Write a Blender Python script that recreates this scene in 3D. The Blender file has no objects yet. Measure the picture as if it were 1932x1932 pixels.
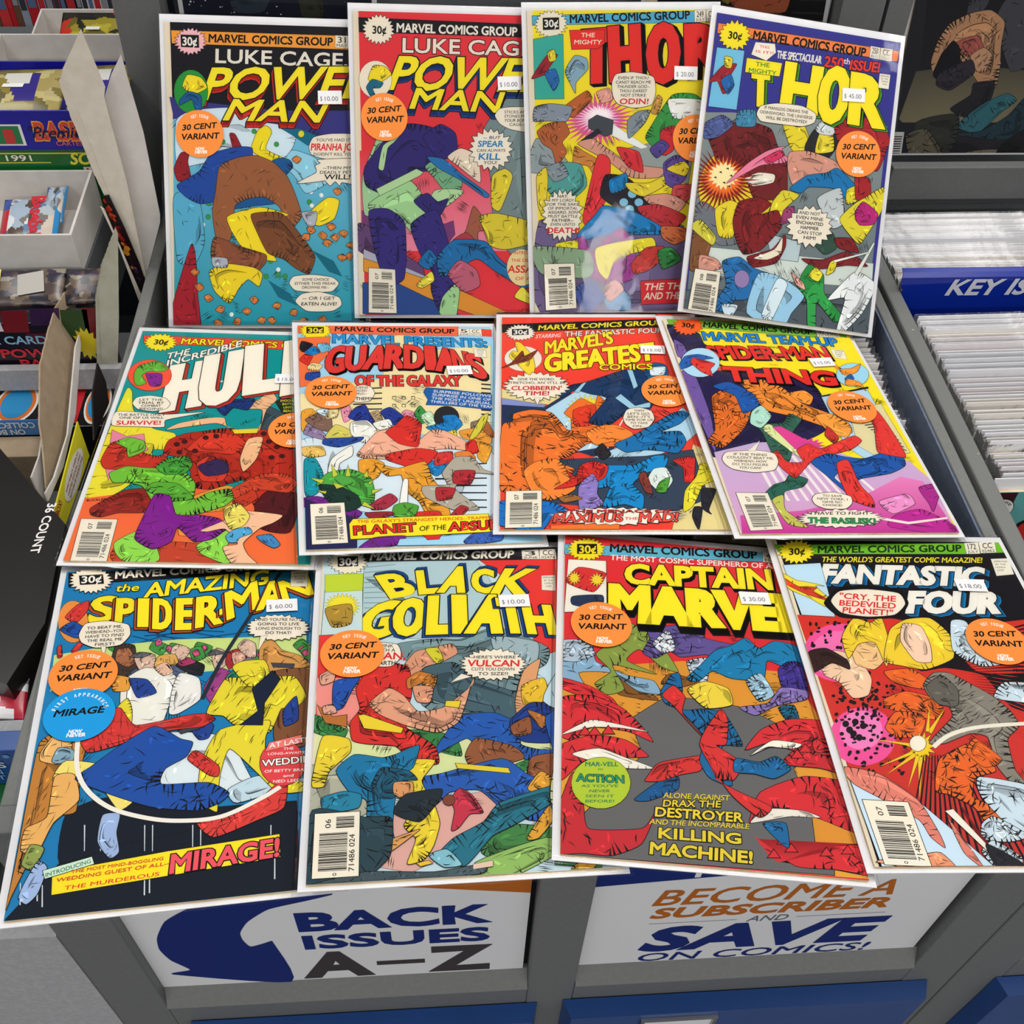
import bpy, bmesh, math, random
from mathutils import Vector, Matrix, Euler
POSE={
1:(-0.14808,0.86207,-0.51276,-0.01121,0.79497,0.04129),
2:(0.01508,0.86289,-0.50459,-0.01090,0.82983,0.03352),
3:(0.16876,0.85932,-0.50019,0.01171,0.84081,0.01485),
4:(0.31388,0.83177,-0.49626,-0.14057,0.73725,0.03573),
5:(-0.17313,0.60993,-0.58581,-0.03562,-0.03190,0.02981),
6:(-0.02523,0.61826,-0.58589,0.09645,-0.04434,0.09576),
7:(0.13114,0.62767,-0.58583,-0.06218,-0.04697,-0.02578),
8:(0.28541,0.61551,-0.58390,0.05232,-0.05395,0.08787),
9:(-0.16033,0.35871,-0.57580,0.12290,-0.14866,0.09345),
10:(0.00234,0.36462,-0.57236,0.03512,-0.14475,0.04033),
11:(0.15560,0.36335,-0.57365,-0.11167,-0.12767,0.05917),
12:(0.31687,0.35772,-0.57321,-0.03277,-0.11268,0.02321),
}
POSE.update({13:(0.531, 0.985, -0.4215, 0.0, 1.36, 0.0),14:(-0.137, 0.992, -0.425, 0.0, 1.36, 0.0),15:(0.2815, 0.992, -0.425, 0.0, 1.36, 0.0)})
CAM=(2022.988126,0.839810,0.044544,-0.094995)

POSE[8] = POSE[8][:2]+(POSE[8][2]+.0007,)+POSE[8][3:]
ZS = 1.5                      # camera-space heights are lifted so that the shop floor lies at z = 0
SC = bpy.context.scene
COL = SC.collection
# ------------------------------------------------------------------ camera
f_, pitch_, roll_, yaw_ = CAM
cd = bpy.data.cameras.new('camera'); cam = bpy.data.objects.new('camera', cd); COL.objects.link(cam)
cd.sensor_width = 36.0; cd.sensor_height = 36.0; cd.sensor_fit = 'AUTO'; cd.lens = 36.0 * f_ / 1932.0
cd.clip_start = .01; cd.clip_end = 50
cp, sp, cy, sy = math.cos(pitch_), math.sin(pitch_), math.cos(yaw_), math.sin(yaw_)
def rz(v): return Vector((cy*v[0]-sy*v[1], sy*v[0]+cy*v[1], v[2]))
F = rz((0, cp, -sp)); U = rz((0, sp, cp)); Rr = rz((1, 0, 0))
cr, sr = math.cos(roll_), math.sin(roll_)
R2 = Rr*cr + U*sr; U2 = U*cr - Rr*sr
m = Matrix((R2, U2, -F)).transposed().to_4x4(); m.translation = (0, 0, ZS)
cam.matrix_world = m
SC.camera = cam
# ------------------------------------------------------------------ world, lights, exposure
w = bpy.data.worlds.new('world'); SC.world = w; w.use_nodes = True
w.node_tree.nodes['Background'].inputs[0].default_value = (.93, .96, 1.0, 1)
w.node_tree.nodes['Background'].inputs[1].default_value = .62
def ceiling_and_fill_lamp(name, loc, sx, sy_, power, rot=(0, 0, 0)):
    l = bpy.data.lights.new(name, 'AREA'); l.shape = 'RECTANGLE'; l.size = sx; l.size_y = sy_; l.energy = power
    l.color = (1.0, .975, .94)
    o = bpy.data.objects.new(name, l); COL.objects.link(o); o.location = loc; o.rotation_euler = rot
    return o
LP = 1.0
for loc, sx, sy_, pw in (((-1.0, .9, 2.95), .25, 1.3, 30), ((.35, .75, 2.95), .25, 1.3, 40), ((1.5, .9, 2.95), .25, 1.3, 30),
                         ((-1.7, -1.2, 2.95), .25, 1.3, 26), ((.66, -1.15, 2.95), .12, .7, 9), ((1.9, -1.2, 2.95), .25, 1.3, 24), ((.1, 2.7, 2.95), 1.3, .25, 26),
                         ((-1.5, -3.4, 2.95), 1.3, .25, 80), ((.3, -3.4, 2.95), 1.3, .25, 80), ((2.0, -3.4, 2.95), 1.3, .25, 80)):  # far front row added as fill to brighten the upright faces
    ceiling_and_fill_lamp('ceiling_and_fill_lamp', loc, sx, sy_, pw*LP)
vs = SC.view_settings
vs.view_transform = 'Standard'; vs.look = 'None'; vs.gamma = 1; vs.use_curve_mapping = False
vs.exposure = -1.22
SC.cycles.transparent_max_bounces = 32
SC.cycles.max_bounces = 8
# ------------------------------------------------------------------ materials
def lin(h):
    h = h.lstrip('#'); o = []
    for i in (0, 2, 4):
        c = int(h[i:i+2], 16)/255
        o.append(c/12.92 if c <= .04045 else ((c+.055)/1.055)**2.4)
    return (o[0], o[1], o[2], 1)
def mat(name, hexc, rough=.5, spec=.4, metal=0, noise=None, bump=None):
    m = bpy.data.materials.new(name); m.use_nodes = True; nt = m.node_tree; b = nt.nodes['Principled BSDF']
    b.inputs['Base Color'].default_value = lin(hexc); b.inputs['Roughness'].default_value = rough
    b.inputs['Specular IOR Level'].default_value = spec; b.inputs['Metallic'].default_value = metal
    tc = nt.nodes.new('ShaderNodeTexCoord')
    if noise:
        sc, hex2, lo, hi = noise
        n = nt.nodes.new('ShaderNodeTexNoise'); n.inputs['Scale'].default_value = sc; n.inputs['Detail'].default_value = 5
        r = nt.nodes.new('ShaderNodeValToRGB'); r.color_ramp.elements[0].position = lo; r.color_ramp.elements[1].position = hi
        r.color_ramp.elements[0].color = lin(hexc); r.color_ramp.elements[1].color = lin(hex2)
        nt.links.new(tc.outputs['Object'], n.inputs['Vector']); nt.links.new(n.outputs['Fac'], r.inputs['Fac']); nt.links.new(r.outputs['Color'], b.inputs['Base Color'])
    if bump:
        n = nt.nodes.new('ShaderNodeTexNoise'); n.inputs['Scale'].default_value = bump[0]; n.inputs['Detail'].default_value = 4
        bp = nt.nodes.new('ShaderNodeBump'); bp.inputs['Strength'].default_value = bump[1]; bp.inputs['Distance'].default_value = .001
        nt.links.new(tc.outputs['Object'], n.inputs['Vector']); nt.links.new(n.outputs['Fac'], bp.inputs['Height']); nt.links.new(bp.outputs['Normal'], b.inputs['Normal'])
    return m
def ink_mat(name, rough, spec):
    m = bpy.data.materials.new(name); m.use_nodes = True; nt = m.node_tree; b = nt.nodes['Principled BSDF']
    a = nt.nodes.new('ShaderNodeVertexColor'); a.layer_name = 'Col'
    nt.links.new(a.outputs['Color'], b.inputs['Base Color']); b.inputs['Roughness'].default_value = rough; b.inputs['Specular IOR Level'].default_value = spec
    return m
INK = ink_mat('printed_ink', .55, .12)
GLOSS = ink_mat('printed_gloss', .25, .5)
M_ = dict(
 board=mat('white_backing_board', '#eeeef0', .6, .3, noise=(30, '#e6e6e9', .4, .7)),
 pages=mat('newsprint_pages', '#e6d5b4', .8, .1, noise=(60, '#d2bd96', .4, .7)),
 grey=mat('grey_laminate', '#6b6c6c', .5, .35, noise=(260, '#6f706f', .4, .65), bump=(500, .06)),
 greyd=mat('dark_grey_laminate', '#5d5f61', .5, .35, noise=(260, '#616365', .4, .65)),
 rail=mat('lit_grey_laminate', '#7a7b78', .5, .35, noise=(260, '#7e7f7c', .4, .65)),  # grey laminate lightened: light on top edges put into the colour
 worn=mat('worn_grey_laminate', '#7a7b78', .5, .35, noise=(90, '#c8c2b2', .74, .76), bump=(400, .08)),  # pale chips are wear; base carries the same lightened top-edge tone
 dark=mat('dark_floor_and_gap_shade', '#1c1d1f', .8, .1),  # near-black bin floor colour; also stands for shade beside the signs
 innerblue=mat('blue_grey_panel', '#646f84', .5, .3, noise=(150, '#6c778c', .4, .6)),
 white=mat('white_sign_vinyl', '#e8e8e9', .45, .3, noise=(8, '#e2e2e4', .3, .7)),
 light=mat('light_grey_melamine', '#a9a9ab', .55, .3, noise=(300, '#b2b2b4', .45, .6)),
 blue=mat('blue_drawer_laminate', '#17417f', .35, .5, noise=(20, '#1b4889', .3, .7), bump=(120, .1)),
 bluecard=mat('blue_plastic_card', '#0a2b9c', .2, .6),
 metal=mat('brushed_metal', '#b9b9b6', .3, .5, 1),
 card=mat('cream_cardboard', '#dcd3c4', .75, .2, noise=(90, '#d2c7b6', .35, .7), bump=(250, .15)),
 kraft=mat('kraft_cardboard', '#b09c82', .8, .15, noise=(90, '#a48f75', .35, .7), bump=(250, .2)),
 whitecard=mat('white_cardboard', '#dad5cf', .7, .2, noise=(60, '#cfc9c2', .35, .7), bump=(200, .1)),
 greycard=mat('grey_green_cardboard', '#b9b8a8', .8, .15, noise=(90, '#aeac9a', .35, .7), bump=(250, .2)),
 blackbox=mat('glossy_black_card', '#17120f', .25, .6, noise=(6, '#1d1a16', .3, .7)),
 floor=mat('grey_floor', '#77777a', .5, .4, noise=(3, '#6c6c70', .3, .7)),
 wall=mat('shop_wall', '#8f9296', .8, .2, noise=(2, '#888b90', .3, .7)),
 shelf=mat('dark_shelf', '#2b2f38', .5, .3, noise=(20, '#333842', .3, .7)),
)
def plastic(name, bump_scale, strength, rough, tint=(1, 1, 1, 1), extra=.0):
    m = bpy.data.materials.new(name); m.use_nodes = True; nt = m.node_tree; nt.nodes.clear()
    out = nt.nodes.new('ShaderNodeOutputMaterial'); mix = nt.nodes.new('ShaderNodeMixShader'); tr = nt.nodes.new('ShaderNodeBsdfTransparent'); gl = nt.nodes.new('ShaderNodeBsdfGlossy')
    tr.inputs['Color'].default_value = tint
    fr = nt.nodes.new('ShaderNodeFresnel'); fr.inputs['IOR'].default_value = 1.33
    ad = nt.nodes.new('ShaderNodeMath'); ad.operation = 'ADD'; ad.inputs[1].default_value = extra; ad.use_clamp = True
    tc = nt.nodes.new('ShaderNodeTexCoord'); n = nt.nodes.new('ShaderNodeTexNoise'); n.inputs['Scale'].default_value = bump_scale; n.inputs['Detail'].default_value = 3
    bp = nt.nodes.new('ShaderNodeBump'); bp.inputs['Strength'].default_value = strength; bp.inputs['Distance'].default_value = .004
    L = nt.links.new
    L(tc.outputs['Object'], n.inputs['Vector']); L(n.outputs['Fac'], bp.inputs['Height']); L(bp.outputs['Normal'], gl.inputs['Normal']); L(bp.outputs['Normal'], fr.inputs['Normal'])
    gl.inputs['Roughness'].default_value = rough; gl.inputs['Color'].default_value = (1, 1, 1, 1)
    L(fr.outputs[0], ad.inputs[0]); L(ad.outputs[0], mix.inputs[0]); L(tr.outputs[0], mix.inputs[1]); L(gl.outputs[0], mix.inputs[2]); L(mix.outputs[0], out.inputs[0])
    return m
M_['bag'] = plastic('clear_bag', 14, .26, .06)
M_['sleeve'] = plastic('clear_sleeve', 40, .4, .2, (.985, .985, .99, 1), .01)
# ------------------------------------------------------------------ mesh builder
class MB:
    def __init__(s): s.v = []; s.f = []; s.c = []; s.mi = []
    def face(s, pts, col=None, mi=0):
        n = len(s.v); s.v += [tuple(p) for p in pts]; s.f.append(tuple(range(n, n+len(pts)))); s.c.append(col); s.mi.append(mi)
    def box(s, x0, x1, y0, y1, z0, z1, col=None, mi=0, b=0, M=None):
        bm = bmesh.new(); bmesh.ops.create_cube(bm, size=1)
        for v in bm.verts: v.co = Vector(((x0+x1)/2+v.co.x*(x1-x0), (y0+y1)/2+v.co.y*(y1-y0), (z0+z1)/2+v.co.z*(z1-z0)))
        if b: bmesh.ops.bevel(bm, geom=list(bm.edges), offset=b, segments=2, affect='EDGES', profile=.5)
        for fc in bm.faces:
            s.face([(M @ v.co if M else v.co) for v in fc.verts], col, mi)
        bm.free()
    def prism(s, pts, vec, col=None, mi=0):
        pts = [Vector(p) for p in pts]; vec = Vector(vec); q = [p+vec for p in pts]
        nrm = Vector((0, 0, 0))
        for i in range(len(pts)): nrm += pts[i].cross(pts[(i+1) % len(pts)])
        if nrm.dot(vec) > 0: pts = pts[::-1]; q = q[::-1]
        s.face(pts, col, mi); s.face(q[::-1], col, mi)
        for i in range(len(pts)):
            j = (i+1) % len(pts); s.face([pts[j], pts[i], q[i], q[j]], col, mi)
    def text(s, txt, o, ux, uy, n, col, bold=.3, eps=.0004):
        o, ux, uy, n = Vector(o), Vector(ux), Vector(uy), Vector(n); V, Fc = text_mesh(txt, bold*.02, ux.length/max(1e-9, uy.length))
        P = [o+ux*x+uy*y+n*eps for x, y in V]
        for fc in Fc: s.face([P[i] for i in fc], col)
    def build(s, name, mats, parent=None, smooth=False, loc=None):
        me = bpy.data.meshes.new(name); me.from_pydata(s.v, [], s.f)
        mats = mats if isinstance(mats, (list, tuple)) else [mats]
        for k in mats: me.materials.append(k)
        me.polygons.foreach_set('material_index', s.mi)
        if any(c is not None for c in s.c):
            a = me.color_attributes.new('Col', 'FLOAT_COLOR', 'CORNER'); d = []
            for p, c in zip(me.polygons, s.c):
                c = c or (1, 1, 1, 1)
                if isinstance(c, list):
                    for q in c: d += q
                else:
                    for _ in range(p.loop_total): d += c
            a.data.foreach_set('color', d)
        bm = bmesh.new(); bm.from_mesh(me)
        if smooth: bmesh.ops.remove_doubles(bm, verts=bm.verts, dist=1e-6)
        bm.to_mesh(me); bm.free()
        if smooth:
            for p in me.polygons: p.use_smooth = True
        o = bpy.data.objects.new(name, me); COL.objects.link(o)
        if parent: o.parent = parent
        if loc: o.location = loc
        return o
_tc = {}
from mathutils.geometry import tessellate_polygon
def glyph_loops(txt):
    k = ('loops', txt)
    if k in _tc: return _tc[k]
    c = bpy.data.curves.new('t', 'FONT'); c.body = txt; c.size = 1; c.resolution_u = 3; c.fill_mode = 'FRONT'
    o = bpy.data.objects.new('t', c); COL.objects.link(o)
    e = o.evaluated_get(bpy.context.evaluated_depsgraph_get()); me = e.to_mesh()
    V = [(v.co.x, v.co.y) for v in me.vertices]; es = {}
    for p in me.polygons:
        vs_ = list(p.vertices)
        A = sum(V[vs_[i]][0]*V[vs_[(i+1) % len(vs_)]][1]-V[vs_[(i+1) % len(vs_)]][0]*V[vs_[i]][1] for i in range(len(vs_)))
        if A < 0: vs_ = vs_[::-1]
        for i in range(len(vs_)): es[(vs_[i], vs_[(i+1) % len(vs_)])] = 1
    nxt = {}
    for (a, b) in es:
        if (b, a) not in es: nxt.setdefault(a, []).append(b)
    e.to_mesh_clear(); bpy.data.objects.remove(o); bpy.data.curves.remove(c)
    L = []
    while nxt:
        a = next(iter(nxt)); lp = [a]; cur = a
        while True:
            b = nxt[cur].pop()
            if not nxt[cur]: del nxt[cur]
            if b == a or b not in nxt: break
            lp.append(b); cur = b
        P = []
        for i in lp:
            if not P or math.hypot(V[i][0]-P[-1][0], V[i][1]-P[-1][1]) > .004: P.append(V[i])
        if len(P) > 2: L.append(P)
    _tc[k] = L; return L
def area2(P): return sum(P[i][0]*P[(i+1) % len(P)][1]-P[(i+1) % len(P)][0]*P[i][1] for i in range(len(P)))
def text_mesh(txt, off, aspect=None):
    # aspect: target width / cap height; keeps the stroke growth even when the lettering is stretched
    off = round(off, 4); k = (txt, off, aspect and round(aspect, 2))
    if k in _tc: return _tc[k]
    cap = .682
    L = glyph_loops(txt); xs = [p[0] for q in L for p in q]
    if not xs: _tc[k] = ([], []); return _tc[k]
    x0, x1 = min(xs), max(xs); outs = []; holes = []; kx = 1.0 if not aspect else max(.3, min(4., aspect/((x1-x0)/cap)))
    for q in L:
        A = area2(q); n = len(q); R = []
        for i in range(n):
            a, b, c = q[i-1], q[i], q[(i+1) % n]; e1 = (b[0]-a[0], b[1]-a[1]); e2 = (c[0]-b[0], c[1]-b[1]); l1 = math.hypot(*e1) or 1; l2 = math.hypot(*e2) or 1
            nx = e1[1]/l1+e2[1]/l2; ny = -e1[0]/l1-e2[0]/l2; l = math.hypot(nx, ny) or 1; m_ = off*min(1.7, 2/max(l, .5))
            R.append((b[0]+nx/l*m_/kx, b[1]+ny/l*m_))
        B = area2(R)
        if A > 0: outs.append((q, R))
        elif B < -.002 and B/A > .04: holes.append((q, R))
    V = []; Fc = []
    def inp(p, P):
        r = False; j = len(P)-1
        for i in range(len(P)):
            if (P[i][1] > p[1]) != (P[j][1] > p[1]) and p[0] < (P[j][0]-P[i][0])*(p[1]-P[i][1])/(P[j][1]-P[i][1])+P[i][0]: r = not r
            j = i
        return r
    for q, R in outs:
        hs = [h[1] for h in holes if inp(h[0][0], q)]
        polys = [[Vector((x, y, 0)) for x, y in R]]+[[Vector((x, y, 0)) for x, y in h] for h in hs]
        flat = [p for P in polys for p in P]; base = len(V); V += [((p.x-x0)/(x1-x0), p.y/cap) for p in flat]
        for t in tessellate_polygon(polys):
            a, b, c = t; p, r_, s_ = flat[a], flat[b], flat[c]
            if (r_.x-p.x)*(s_.y-p.y)-(s_.x-p.x)*(r_.y-p.y) < 0: a, b, c = a, c, b
            Fc.append((base+a, base+b, base+c))
    _tc[k] = (V, Fc); return _tc[k]
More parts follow.
